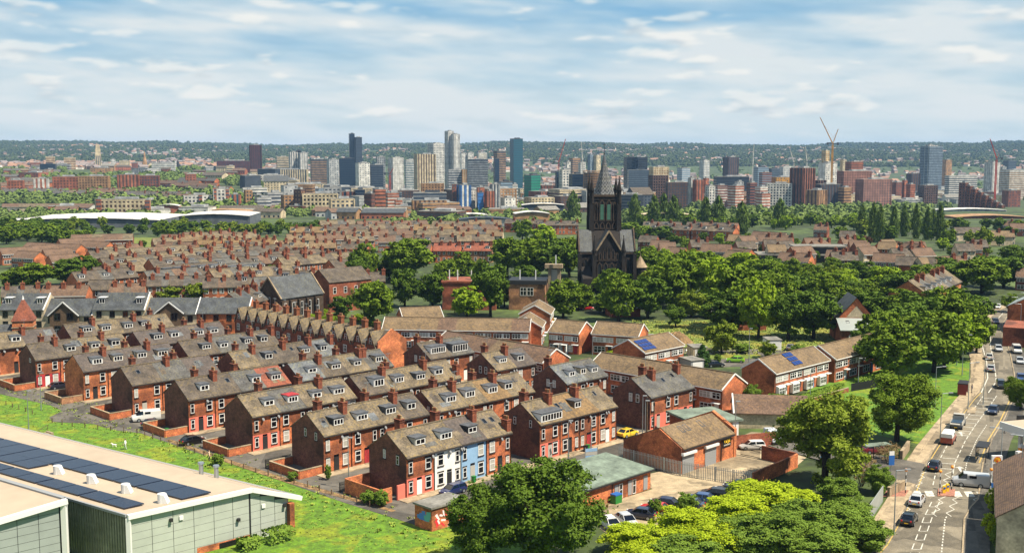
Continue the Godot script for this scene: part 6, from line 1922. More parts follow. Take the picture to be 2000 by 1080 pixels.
# x, f, width, depth, height, turn, style, body, second, label, name
const CITY_STYLES := ["ribs", "plain", "glass", "bands", "grid", "shed"]
const CITY_TONES := ["maroon", "maroon2", "navy", "black", "slate", "white", "lgrey", "teal", "steel", "cream", "brick", "orange", "brown", "tan", "blue2", "green", "red2", "yellow2", "brown2", "pinkb", "white2", "grey"]
const CITY_NAMES := [["office_tower", "tower"], ["office_block", "building"], ["tower_block", "tower"], ["cream_crowned_tower", "tower"], ["stepped_block", "building"], ["distribution_shed", "warehouse"]]
const CITY_LABELS := [
	"maroon slab tower standing alone on the left of the skyline",
	"low sloping maroon block beside the maroon tower",
	"dark taller blade of the tall black tower",
	"shorter glassy half of the tall black tower",
	"white tower with dark window grid left of the tallest tower",
	"tallest white tower on the skyline, higher half",
	"lower half of the tallest white tower",
	"dark teal glass tower in the middle of the skyline",
	"tall grey banded tower standing alone on the right",
	"pale lift core on top of the grey banded tower",
	"long dark blue-grey block on the far left ridge",
	"cream block with red floor on the far left ridge",
	"pale stepped block left of the white clock-like tower",
	"small white block right of the stone tower",
	"cream grid block between stone tower and spire",
	"brick block beside the brown spire",
	"long low white building on the left ridge",
	"long orange brick student block on the wooded hill",
	"tan gabled block among trees on the left hill",
	"orange and white student block on the left hill",
	"brick student block behind the dark rows of the left hill",
	"brick block at the left edge above the wood",
	"white and brick block at the left edge above the wood",
	"brick villa block among hill trees",
	"long four-storey cream hall with brick ends behind the field trees",
	"left brick end of the long cream hall",
	"right brick end of the long cream hall",
	"white and brick flats, lower left block",
	"brick corner of the white flats",
	"brick stripe in the middle of the white flats",
	"tallest white and brick flats of the left group",
	"brick edge of the tallest white flats",
	"right brick edge of the tallest white flats",
	"small brick flats with blue-green windows",
	"slim tan tower right of the brick flats",
	"dark grey flats beside the slim tan tower",
	"stepped grey flats, lowest step",
	"stepped grey flats, middle step",
	"stepped grey flats, tan right part",
	"blank pale grey slab above the stepped flats",
	"brown end of the long cream flats",
	"long cream flats with dark slit windows",
	"taller pale rear part of the cream flats",
	"square cream block beside round trees",
	"brick and glass block behind the cream block",
	"dark block behind the cream block",
	"dark brick end of the orange flats",
	"orange brick flats, highest part",
	"orange brick flats, stepped middle part",
	"orange brick flats, lowest right part",
	"dark glazed top floors above the tan curved block",
	"tan ribbed curved block below the dark glazed floors",
	"long yellow-tan stone block right of the dark roofs",
	"tall grey concrete flats",
	"yellowish edge of the tall grey flats",
	"long ribbed concrete block left of centre",
	"white striped tower of the left pair",
	"black slab between the white striped pair",
	"white striped tower of the left pair, right one",
	"cream stepped block left of the white striped pair",
	"brown and grey office slab",
	"pale windowless slab left of the white cube",
	"dark flat-topped office behind the white cube",
	"white cube building left of centre",
	"grey-blue offices right of the white cube",
	"blue-grey slab left of the white grid block",
	"white finely gridded block left of cream ribbed one",
	"low white block with teal roof",
	"cream ribbed concrete block below the white tower",
	"small far white block left of centre",
	"second small far white block left of centre",
	"far cream block left of centre",
	"dark grey layered office left of centre",
	"grey and tan tower left of the teal glass tower",
	"low navy block below the grey and tan tower",
	"brick slab of the coloured flats",
	"blue and white slab of the coloured flats",
	"small white block of the coloured flats",
	"orange-topped blue slab of the coloured flats",
	"blue front of the orange-topped slab",
	"orange slab of the coloured flats",
	"slim grey end tower of the coloured flats",
	"blue-grey glass offices right of the coloured flats",
	"white banded offices beside the green glass block",
	"green glass block right of the coloured flats",
	"dark red warehouse right of the green block",
	"navy clad shaft of the building under construction",
	"unfinished white concrete frame",
	"bare white lift core above the unfinished frame",
	"red hoarded foot of the unfinished frame",
	"brown far tower behind the unfinished frame",
	"pale slim frame left of the round scaffolded tower",
	"dark sheeted block left of the round scaffolded tower",
	"left one of two far grey slabs",
	"right one of two far grey slabs",
	"left half of the black cube offices",
	"right half of the black cube offices",
	"wide glass block below the black cube offices",
	"tall brown brick tower below its cream crown",
	"cream crown of the tall brown brick tower",
	"broad brown brick slab right of the crowned tower",
	"thin grey slab beside the broad brown one",
	"orange and brown flats right of the thin grey slab",
	"plain orange slab beside the brown flats",
	"blue and white glass tower right of the crowned tower",
	"white square tower in the right middle distance",
	"brown twin-shaft tower on the right skyline",
	"top shaft of the brown twin-shaft tower",
	"white and dark chequered flats",
	"brick flats with white top floor",
	"orange balconied flats with white round top",
	"pale penthouse drum above the orange balconied flats",
	"dark red block right of the balconied flats",
	"stepped white-balconied flats, upper part",
	"stepped white-balconied flats, lower orange part",
	"long dark low office behind the orange flats",
	"long white gridded block with pointed bays",
	"brick and glass block with white roof behind the white grid block",
	"yellow wrapped building site below white offices",
	"blue glass offices left of the yellow site",
	"grey-blue offices left of the yellow site",
	"white gridded offices behind the yellow site",
	"tallest brown brick tower right of the white grid block",
	"brown link block beside the tallest brown tower",
	"lower tan-fronted brown block at the foot of the brown towers",
	"dark long block at the foot of the brown towers",
	"tan balconied end of the dark long block",
	"large pink-brown gridded block",
	"front pink-brown gridded block",
	"curved orange-brown top behind the gridded blocks",
	"narrow cream core rising behind the white wrapped site",
	"white sheeted building site under the yellow crane",
	"small cream shaft right of the yellow crane",
	"plain brick mill right of the gridded blocks",
	"narrow brick tower of the mill",
	"orange lower mill block",
	"dark brown block left of the banded tower",
	"dark brown gridded block below the banded tower",
	"brick tower right of the banded tower",
	"long white banded office",
	"white and grey tower near the right edge",
	"grey block beside the white tower near the right edge",
	"dark glass block near the right edge",
	"low white block at the right edge",
	"brick shed at the right edge",
	"brick step one, highest of the sloping brown ziggurat block",
	"brick step two of the sloping brown ziggurat block",
	"brick step three of the sloping brown ziggurat block",
	"brick step four of the sloping brown ziggurat block",
	"brick step five of the sloping brown ziggurat block",
	"brick step six of the sloping brown ziggurat block",
	"brick step seven of the sloping brown ziggurat block",
	"brick step eight, lowest of the sloping brown ziggurat block",
	"long low white-roofed warehouse with curved eaves beyond the field",
	"white-roofed warehouse right of the curved one",
	"brown shed with white roof at the left edge",
	"long shed with striped solar roof below the flats",
	"brick-walled shed with white top",
	"low grey industrial shed behind the white warehouse",
	"pale low shed left of the sawtooth roofs",
	"dark glazed-roof railway shed behind the brown roofs",
	"cream-gabled shed left of the tower",
	"long white-roofed depot with glazed front left of the tower",
	"long cream depot roof behind the poplars",
	"low white retail roof below the ziggurat block",
	"long tan roof at the right edge",
	"low tan depot right of the poplars"]
const CITY := [
	[-567,2500,23.5,11.8,61.5,0.35,0,0,1,0,0], [-604,2450,69.6,20.9,21.5,0.20,1,0,1,1,1], [-382,2700,12.4,9.9,132.4,0.30,2,2,3,2,0], [-366,2690,15.5,12.4,125.2,0.50,3,2,4,3,0],
	[-158,2350,27.4,19.2,108.6,0.75,4,5,2,4,0], [-133,2400,12.6,12.6,135.0,0.60,0,5,6,5,0], [-120,2390,12.5,12.5,128.4,0.60,0,5,6,6,0], [9,2300,21.5,15.1,117.3,0.50,2,7,2,7,0],
	[890,2400,40.3,24.2,102.7,0.50,3,8,4,8,0], [882,2390,14.9,9.0,105.9,0.50,0,5,4,9,0], [-944,2300,29.3,11.7,16.7,0.10,2,2,2,10,1], [-1021,2500,18.1,10.8,28.3,0.30,3,9,10,11,1],
	[-978,2500,23.1,13.8,26.0,0.30,3,9,10,12,1], [-900,2550,9.7,7.8,22.6,0.30,1,5,5,13,1], [-857,2500,20.0,16.0,19.3,0.30,4,9,6,14,1], [-818,2450,13.1,10.5,15.8,0.30,1,10,10,15,1],
	[-739,2400,47.4,19.0,16.8,0.10,3,5,6,16,1], [-592,1500,32.3,9.7,22.6,0.15,4,11,12,17,1], [-548,1480,36.8,11.0,24.1,0.10,4,13,12,18,1], [-510,1500,26.0,13.0,25.3,0.30,0,11,12,19,1],
	[-489,1520,25.6,12.8,23.2,0.20,4,10,4,20,1], [-638,1450,18.0,7.2,20.0,0.20,4,11,12,21,1], [-605,1450,15.5,7.8,22.0,0.30,0,5,11,22,1], [-484,1700,13.6,10.9,17.9,0.30,4,11,12,23,1],
	[-349,1010,45.6,6.8,16.1,0.05,4,9,12,24,1], [-369,1006,4.2,3.8,16.2,0.10,1,11,11,25,1], [-325,1004,4.2,3.8,15.3,0.10,1,11,11,26,1], [-321,1150,25.9,10.4,15.7,0.25,4,5,4,27,1],
	[-331,1146,3.7,3.7,16.9,0.30,1,11,11,28,1], [-317,1146,3.3,3.3,15.9,0.30,1,11,11,29,1], [-297,1150,14.8,8.9,22.0,0.30,4,5,4,30,1], [-302,1145,3.3,3.3,23.2,0.30,1,11,11,31,1],
	[-288,1140,3.3,3.3,21.8,0.30,1,11,11,32,1], [-283,1150,9.7,5.8,16.3,0.30,0,11,7,33,1], [-281,1200,6.3,5.6,19.4,0.50,4,13,4,34,1], [-271,1200,8.8,7.9,14.2,0.50,4,4,4,35,1],
	[-250,1130,14.0,9.8,14.3,0.50,3,6,4,36,1], [-243,1150,15.9,11.2,19.0,0.50,3,6,4,37,1], [-222,1120,11.7,8.2,17.6,0.50,4,13,4,38,1], [-233,1180,16.0,8.0,25.9,0.60,1,6,2,39,1],
	[-209,1110,7.7,6.9,23.6,-0.50,4,12,13,40,1], [-189,1110,33.1,8.3,19.8,0.12,4,9,3,41,1], [-180,1130,16.0,4.8,25.6,0.12,4,6,4,42,1], [-157,1040,20.8,10.4,16.4,0.25,4,9,4,43,1],
	[-183,1250,12.4,9.9,20.5,0.30,0,10,2,44,1], [-169,1250,10.5,8.4,23.1,0.30,2,2,4,45,1], [-143,1130,8.3,6.7,19.8,-0.40,3,12,10,46,1], [-135,1150,10.9,6.5,23.7,0.40,3,11,12,47,1],
	[-120,1130,11.6,6.9,20.4,0.40,3,11,5,48,1], [-112,1110,6.6,3.9,13.6,0.40,3,11,5,49,1], [-81,1110,32.2,12.9,21.2,0.10,2,4,6,50,1], [-81,1100,31.7,14.3,13.8,0.10,0,13,12,51,1],
	[-106,1500,28.6,11.4,32.5,0.15,4,13,12,52,1], [-85,1700,22.6,11.3,54.2,0.25,3,6,4,53,2], [-72,1695,5.7,5.7,54.2,0.25,0,13,9,54,1], [-424,2100,85.2,17.0,27.3,0.05,0,9,4,55,1],
	[-445,2300,13.6,10.9,63.5,0.40,0,5,4,56,0], [-438,2320,8.6,6.8,69.0,0.40,2,3,2,57,0], [-423,2290,14.4,11.5,67.2,0.40,0,6,5,58,0], [-477,2350,23.3,18.6,48.7,0.30,3,9,4,59,1],
	[-385,2250,30.6,15.3,61.2,0.30,3,4,13,60,1], [-349,2200,19.8,13.8,67.1,0.50,1,6,5,61,1], [-329,2250,29.9,12.0,73.4,0.20,2,2,2,62,1], [-271,2050,21.4,17.1,66.7,0.50,1,5,6,63,1],
	[-258,2150,23.0,18.4,64.8,0.30,3,4,2,64,1], [-273,2350,15.2,12.2,81.2,0.30,4,6,2,65,1], [-221,2150,22.2,17.8,78.4,0.60,4,5,6,66,1], [-203,2250,18.9,15.1,75.0,0.30,3,5,7,67,1],
	[-158,2050,33.4,20.0,83.4,0.35,0,9,12,68,1], [-111,2600,12.9,10.3,89.5,0.30,1,5,5,69,1], [-96,2600,13.9,11.1,90.7,0.30,1,5,6,70,1], [-68,2550,18.5,14.8,90.5,0.30,4,5,9,71,1],
	[-68,2250,38.5,15.4,76.0,0.10,3,4,6,72,1], [-24,2200,19.0,15.2,91.9,0.50,3,4,13,73,0], [-30,2180,8.8,7.1,76.8,0.40,2,2,2,74,1], [-63,1250,6.7,4.0,29.0,0.20,1,10,10,75,1],
	[-53,1245,11.2,6.7,28.4,0.50,0,14,5,76,1], [-44,1260,5.8,4.6,22.2,0.30,4,5,6,77,1], [-35,1250,7.6,6.1,25.6,0.30,1,11,14,78,1], [-35,1242,6.2,4.9,19.9,0.30,2,14,14,79,1],
	[-25,1240,7.2,5.7,21.6,0.50,0,11,12,80,1], [-19,1250,7.7,6.1,29.0,0.50,0,6,2,81,1], [-8,1350,14.4,11.5,32.9,0.30,2,8,2,82,1], [3,1350,6.2,4.9,29.8,0.30,3,5,7,83,1],
	[27,1500,17.1,13.7,43.3,0.75,2,15,7,84,1], [49,1550,17.9,14.4,30.1,0.20,0,10,12,85,1], [62,1500,7.2,5.8,48.0,0.40,2,2,7,86,1], [69,1490,9.7,7.7,49.9,0.50,4,5,4,87,1],
	[74,1495,5.0,5.0,60.7,0.50,1,5,5,88,1], [69,1480,9.6,7.7,20.2,0.50,1,16,5,89,1], [122,2200,17.4,14.0,78.1,0.50,3,13,4,90,1], [130,2100,9.1,7.3,69.1,0.50,4,5,4,91,1],
	[81,1420,15.2,12.1,43.3,0.30,2,2,2,92,1], [174,2500,11.5,9.2,85.8,0.70,1,8,4,93,1], [188,2500,12.4,9.9,84.6,0.70,1,9,8,94,1], [235,2250,20.6,16.5,80.1,0.30,2,3,2,95,1],
	[256,2240,19.7,15.7,80.1,0.30,3,2,3,96,1], [213,1900,35.9,14.4,54.2,0.10,2,4,8,97,1], [201,1550,21.6,15.1,44.1,0.25,4,12,3,98,2], [202,1552,21.6,15.1,55.4,0.25,4,9,13,99,3],
	[220,1500,27.7,11.1,33.8,0.10,4,12,4,100,1], [236,1480,6.2,6.2,39.6,0.40,0,6,5,101,1], [243,1470,9.9,6.9,36.8,0.50,0,11,12,102,1], [258,1500,5.9,4.7,39.2,0.60,1,11,11,103,1],
	[304,2000,18.0,14.4,58.2,0.50,2,8,5,104,1], [392,2300,14.4,12.9,73.9,0.50,4,5,8,105,0], [426,2200,21.9,17.5,80.1,0.40,0,12,4,106,0], [431,2210,7.3,5.9,82.1,0.40,1,4,4,107,1],
	[255,1450,8.4,6.7,28.7,0.50,4,5,2,108,1], [296,1600,15.3,12.2,30.5,0.30,3,10,5,109,1], [288,1450,15.3,13.8,28.7,0.60,3,11,5,110,1], [294,1460,9.2,7.3,34.1,0.40,1,6,5,111,1],
	[319,1500,10.5,8.4,33.2,0.40,3,10,2,112,1], [321,1450,12.5,10.0,27.4,0.50,3,5,11,113,1], [319,1430,13.4,10.7,18.9,0.50,3,11,5,114,1], [340,1750,50.8,20.3,43.4,0.05,3,2,4,115,1],
	[355,1500,31.8,9.5,32.5,-0.12,4,5,2,116,1], [404,1800,15.8,12.6,49.8,0.20,3,10,8,117,1], [430,1800,26.6,21.3,42.4,0.20,1,17,13,118,1], [463,2100,22.4,17.9,60.6,0.30,2,8,2,119,1],
	[487,2100,17.6,14.1,57.8,0.30,2,4,8,120,1], [521,2150,18.9,15.1,61.9,0.30,4,5,8,121,1], [386,1500,23.0,20.7,52.8,0.62,0,18,3,122,2], [414,1520,12.9,10.3,36.8,0.40,0,12,3,123,1],
	[397,1470,20.4,16.3,23.6,0.75,0,13,12,124,1], [420,1500,30.9,15.5,31.1,0.30,0,4,12,125,1], [440,1490,12.9,10.3,27.0,0.50,3,13,12,126,1], [473,1560,41.8,16.7,49.9,0.25,4,19,12,127,2],
	[481,1500,42.6,17.0,37.9,0.30,4,19,4,128,2], [545,1800,21.3,17.0,66.8,0.30,3,11,12,129,1], [527,1900,8.3,8.3,86.7,0.50,4,9,17,130,1], [517,1850,23.2,18.6,65.7,0.40,1,5,6,131,1],
	[557,1900,7.9,7.9,71.3,0.40,1,9,5,132,1], [580,1700,14.1,11.3,35.0,0.50,1,10,11,133,1], [592,1700,6.1,4.9,38.1,0.50,1,11,10,134,1], [594,1680,9.7,7.8,32.1,0.50,3,11,10,135,1],
	[711,2000,16.8,13.4,48.3,0.30,0,12,4,136,1], [664,1800,24.6,14.7,29.4,0.30,4,12,3,137,1], [1039,2700,17.9,14.3,74.1,0.40,1,13,10,138,1], [776,1950,53.4,13.3,44.7,0.20,3,5,4,139,1],
	[936,2200,22.2,17.8,70.2,0.50,0,5,6,140,0], [956,2200,9.7,7.8,61.3,0.40,3,6,4,141,1], [1145,2600,21.8,17.5,72.0,0.30,2,4,8,142,1], [933,2100,37.7,30.2,54.9,0.20,3,5,13,143,1],
	[709,1600,19.2,15.3,23.3,0.20,1,10,4,144,1], [593,1480,5.3,8.5,33.0,0.50,4,18,3,145,4], [598,1476,5.3,8.5,28.8,0.50,4,18,3,146,4], [603,1472,5.3,8.5,24.6,0.50,4,18,3,147,4],
	[609,1468,5.3,8.4,20.5,0.50,4,18,3,148,4], [614,1464,5.3,8.4,16.4,0.50,4,18,3,149,4], [620,1460,5.2,8.4,12.3,0.50,4,18,3,150,4], [625,1456,5.2,8.4,8.2,0.50,4,18,3,151,4],
	[630,1452,5.2,8.3,4.2,0.50,4,18,3,152,4], [-312,860,107.2,75.0,7.4,0.02,5,20,21,153,5], [-233,900,54.9,49.4,8.2,0.05,5,20,21,154,5], [-396,900,25.2,10.1,3.0,0.02,5,20,12,155,5],
	[-255,1000,49.4,19.8,7.3,0.03,5,13,10,156,5], [-320,1050,21.1,8.4,10.3,0.05,5,20,11,157,5], [-321,960,32.4,12.9,5.6,0.03,5,6,5,158,5], [-36,1000,35.9,14.4,4.1,0.03,5,20,13,159,5],
	[-20,850,40.1,16.0,6.6,0.03,5,4,6,160,5], [15,880,27.6,13.8,9.8,0.10,5,20,13,161,5], [30,1100,41.6,12.5,10.8,0.03,5,20,4,162,5], [122,900,48.7,14.6,7.8,0.03,5,9,13,163,5],
	[488,1200,70.3,21.1,3.0,0.03,5,20,6,164,5], [421,1000,65.2,26.1,3.0,0.03,5,13,10,165,5], [243,1100,52.1,15.6,3.0,0.03,5,6,13,166,5]]
# count, side range, distance range, heights, tones, styles, label
const CITY_FILL := [
	[99, -0.232, 0.118, 1230, 2050, 11, 26, ["white", "cream", "tan", "brick", "lgrey", "brown", "slate", "steel", "white", "cream", "lgrey", "white", "cream", "slate"], ["bands", "grid", "plain", "gab"], "mid-height city building left of the church spire, %s of its band"],
	[85, 0.082, 0.364, 1500, 2500, 9, 24, ["white", "cream", "tan", "brick", "lgrey", "brown", "slate", "steel", "white", "cream", "lgrey", "white"], ["bands", "grid", "plain", "gab"], "lesser city building right of the church spire, %s of its band"],
	[34, 0.336, 0.459, 1700, 2800, 6, 16, ["white", "cream", "tan", "brick", "lgrey", "brown", "slate", "steel", "white", "cream", "lgrey"], ["bands", "plain", "gab", "gab"], "small building near the right edge of the city, %s of them"],
	[44, -0.427, -0.173, 1750, 2900, 7, 15, ["white", "cream", "brick", "tan", "lgrey", "orange"], ["plain", "gab", "gab", "bands"], "small pale left-ridge building, %s of them"],
	[24, -0.409, -0.136, 960, 1250, 6, 11, ["white", "cream", "brick", "tan", "lgrey", "orange"], ["gab", "gab", "plain"], "low building among the sheds below the flats, %s of them"],
	[14, -0.136, 0.073, 930, 1200, 6, 12, ["brick", "tan", "orange", "brown"], ["gab", "gab", "bands"], "low brick building behind the brown roofs, %s of them"]]

# ---------------------------------------------------------------- the city
func city_materials():
	var tones := {"white": Color(0.90, 0.89, 0.86), "white2": Color(0.93, 0.92, 0.90), "cream": Color(0.87, 0.80, 0.66), "tan": Color(0.72, 0.56, 0.39), "brick": Color(0.55, 0.33, 0.26), "orange": Color(0.70, 0.42, 0.30), "brown": Color(0.39, 0.28, 0.24), "brown2": Color(0.56, 0.35, 0.26), "pinkb": Color(0.70, 0.50, 0.44), "lgrey": Color(0.72, 0.73, 0.73), "grey": Color(0.40, 0.42, 0.45), "slate": Color(0.25, 0.29, 0.34), "steel": Color(0.49, 0.56, 0.62), "navy": Color(0.10, 0.16, 0.23), "black": Color(0.055, 0.06, 0.07), "teal": Color(0.16, 0.33, 0.39), "green": Color(0.18, 0.47, 0.40), "maroon": Color(0.34, 0.13, 0.14), "maroon2": Color(0.20, 0.08, 0.10), "blue2": Color(0.22, 0.42, 0.66), "red2": Color(0.80, 0.30, 0.25), "yellow2": Color(0.84, 0.61, 0.22)}
	for k in tones:
		mat("c_" + k, tones[k], 0.75, "plain", 0.02)
	for k in ["slate", "navy", "black", "teal", "green", "blue2", "steel"]:
		mat("g_" + k, tones[k], 0.18)

func glassy(k: String) -> Material:
	return M["g_" + k] if M.has("g_" + k) else M["c_" + k]

func city_block(r: Node3D, w: float, d: float, h: float, style: String, a: String, c: String):
	var floor_h := 3.4
	var nf := maxi(2, int(h / floor_h))
	floor_h = h / nf
	var b := MB.new()
	if style == "gab":
		b.prism_x([Vector2(d / 2, -6), Vector2(d / 2, h * 0.7), Vector2(0, h), Vector2(-d / 2, h * 0.7), Vector2(-d / 2, -6)], -w / 2, w / 2)
		part(r, "wall", b.mesh(), M["c_" + a])
		b = MB.new()
		for s in [1, -1]:
			b.prism_x([Vector2(s * (d / 2 + 0.5), h * 0.7 - 0.4), Vector2(s * (d / 2 + 0.5), h * 0.7), Vector2(0, h + 0.4), Vector2(0, h)], -w / 2 - 0.4, w / 2 + 0.4)
		part(r, "roof", b.mesh(), [M.roof_brown, M.slate_new, M.roof_umber, M.felt][int(w * 7) % 4])
		b = MB.new()
		var n := int(w / 4.0)
		for j in maxi(1, int(h * 0.7 / 3.4)):
			for i in n:
				var x := -w / 2 + (i + 0.5) * w / n
				b.box(Vector3(x - 0.8, j * 3.4 + 0.9, d / 2 - 0.1), Vector3(x + 0.8, j * 3.4 + 2.5, d / 2 + 0.06))
		part(r, "windows", b.mesh(), M.g_navy).set_meta("kind", "stuff")
		return
	if style == "shed":
		b.box(Vector3(-w / 2, -6, -d / 2), Vector3(w / 2, h - 1.2, d / 2))
		part(r, "wall", b.mesh(), M["c_" + c])
		b = MB.new()
		var n := 10
		for i in n:
			var t0 := float(i) / n
			var t1 := float(i + 1) / n
			var y0 := h - 1.2 + 1.6 * sin(t0 * PI)
			var y1 := h - 1.2 + 1.6 * sin(t1 * PI)
			b.quad(Vector3(lerpf(-w / 2, w / 2, t0), y0 - 0.4, d / 2 + 1), Vector3(lerpf(-w / 2, w / 2, t1), y1 - 0.4, d / 2 + 1), Vector3(lerpf(-w / 2, w / 2, t1), y1, d / 2 + 1), Vector3(lerpf(-w / 2, w / 2, t0), y0, d / 2 + 1))
			b.quad(Vector3(lerpf(-w / 2, w / 2, t0), y0, d / 2 + 1), Vector3(lerpf(-w / 2, w / 2, t1), y1, d / 2 + 1), Vector3(lerpf(-w / 2, w / 2, t1), y1, -d / 2 - 1), Vector3(lerpf(-w / 2, w / 2, t0), y0, -d / 2 - 1))
		part(r, "roof", b.mesh(), M["c_" + a])
		return
	# glazed or solid body, then floor edges and uprights standing proud of it
	var body: Material = glassy(c)
	if style == "plain": body = M["c_" + a]
	if style == "glass": body = glassy(a)
	b.box(Vector3(-w / 2, -8, -d / 2), Vector3(w / 2, h, d / 2))
	part(r, "body", b.mesh(), body)
	if style == "bands" or style == "grid" or style == "glass":
		b = MB.new()
		var th := floor_h * (0.5 if style == "bands" else (0.42 if style == "grid" else 0.16))
		for i in nf + 1:
			var y := i * floor_h - (th if i == nf else th / 2)
			b.box(Vector3(-w / 2 - 0.25, y, -d / 2 - 0.25), Vector3(w / 2 + 0.25, y + th, d / 2 + 0.25))
		part(r, "floor_edges", b.mesh(), M["c_" + (c if style == "glass" else a)]).set_meta("kind", "stuff")
	if style == "ribs" or style == "grid":
		b = MB.new()
		var bay := 4.2 if style == "ribs" else 3.6
		for face in 4:
			var len := w if face % 2 == 0 else d
			var n := maxi(2, int(len / bay))
			var th := len / n * (0.55 if style == "ribs" else 0.45)
			for i in n + 1:
				var u := -len / 2 + len * i / n
				match face:
					0: b.box(Vector3(u - th / 2, -4, d / 2 - 0.1), Vector3(u + th / 2, h - 0.05, d / 2 + 0.4))
					1: b.box(Vector3(w / 2 - 0.1, -4, u - th / 2), Vector3(w / 2 + 0.4, h - 0.05, u + th / 2))
					2: b.box(Vector3(u - th / 2, -4, -d / 2 - 0.4), Vector3(u + th / 2, h - 0.05, -d / 2 + 0.1))
					3: b.box(Vector3(-w / 2 - 0.4, -4, u - th / 2), Vector3(-w / 2 + 0.1, h - 0.05, u + th / 2))
		part(r, "uprights", b.mesh(), M["c_" + a]).set_meta("kind", "stuff")
	if style == "plain" and h > 9.0:
		b = MB.new()
		var n := maxi(2, int(w / 4.5))
		for j in nf:
			for i in n:
				if (i * 3 + j * 5 + nf) % 4 == 0: continue
				var x := -w / 2 + (i + 0.5) * w / n
				b.box(Vector3(x - 0.9, j * floor_h + 1.0, d / 2 - 0.1), Vector3(x + 0.9, j * floor_h + 2.5, d / 2 + 0.05))
		part(r, "windows", b.mesh(), M.g_slate).set_meta("kind", "stuff")
	part(r, "roof_plant", box_mesh(w * 0.45, 2.2, d * 0.5), M.c_lgrey if style != "glass" else M.c_slate, Vector3(w * 0.08, h, 0))
	part(r, "roof", box_mesh(w + 0.3, 0.35, d + 0.3), M.felt, Vector3(0, h + 0.02, 0))

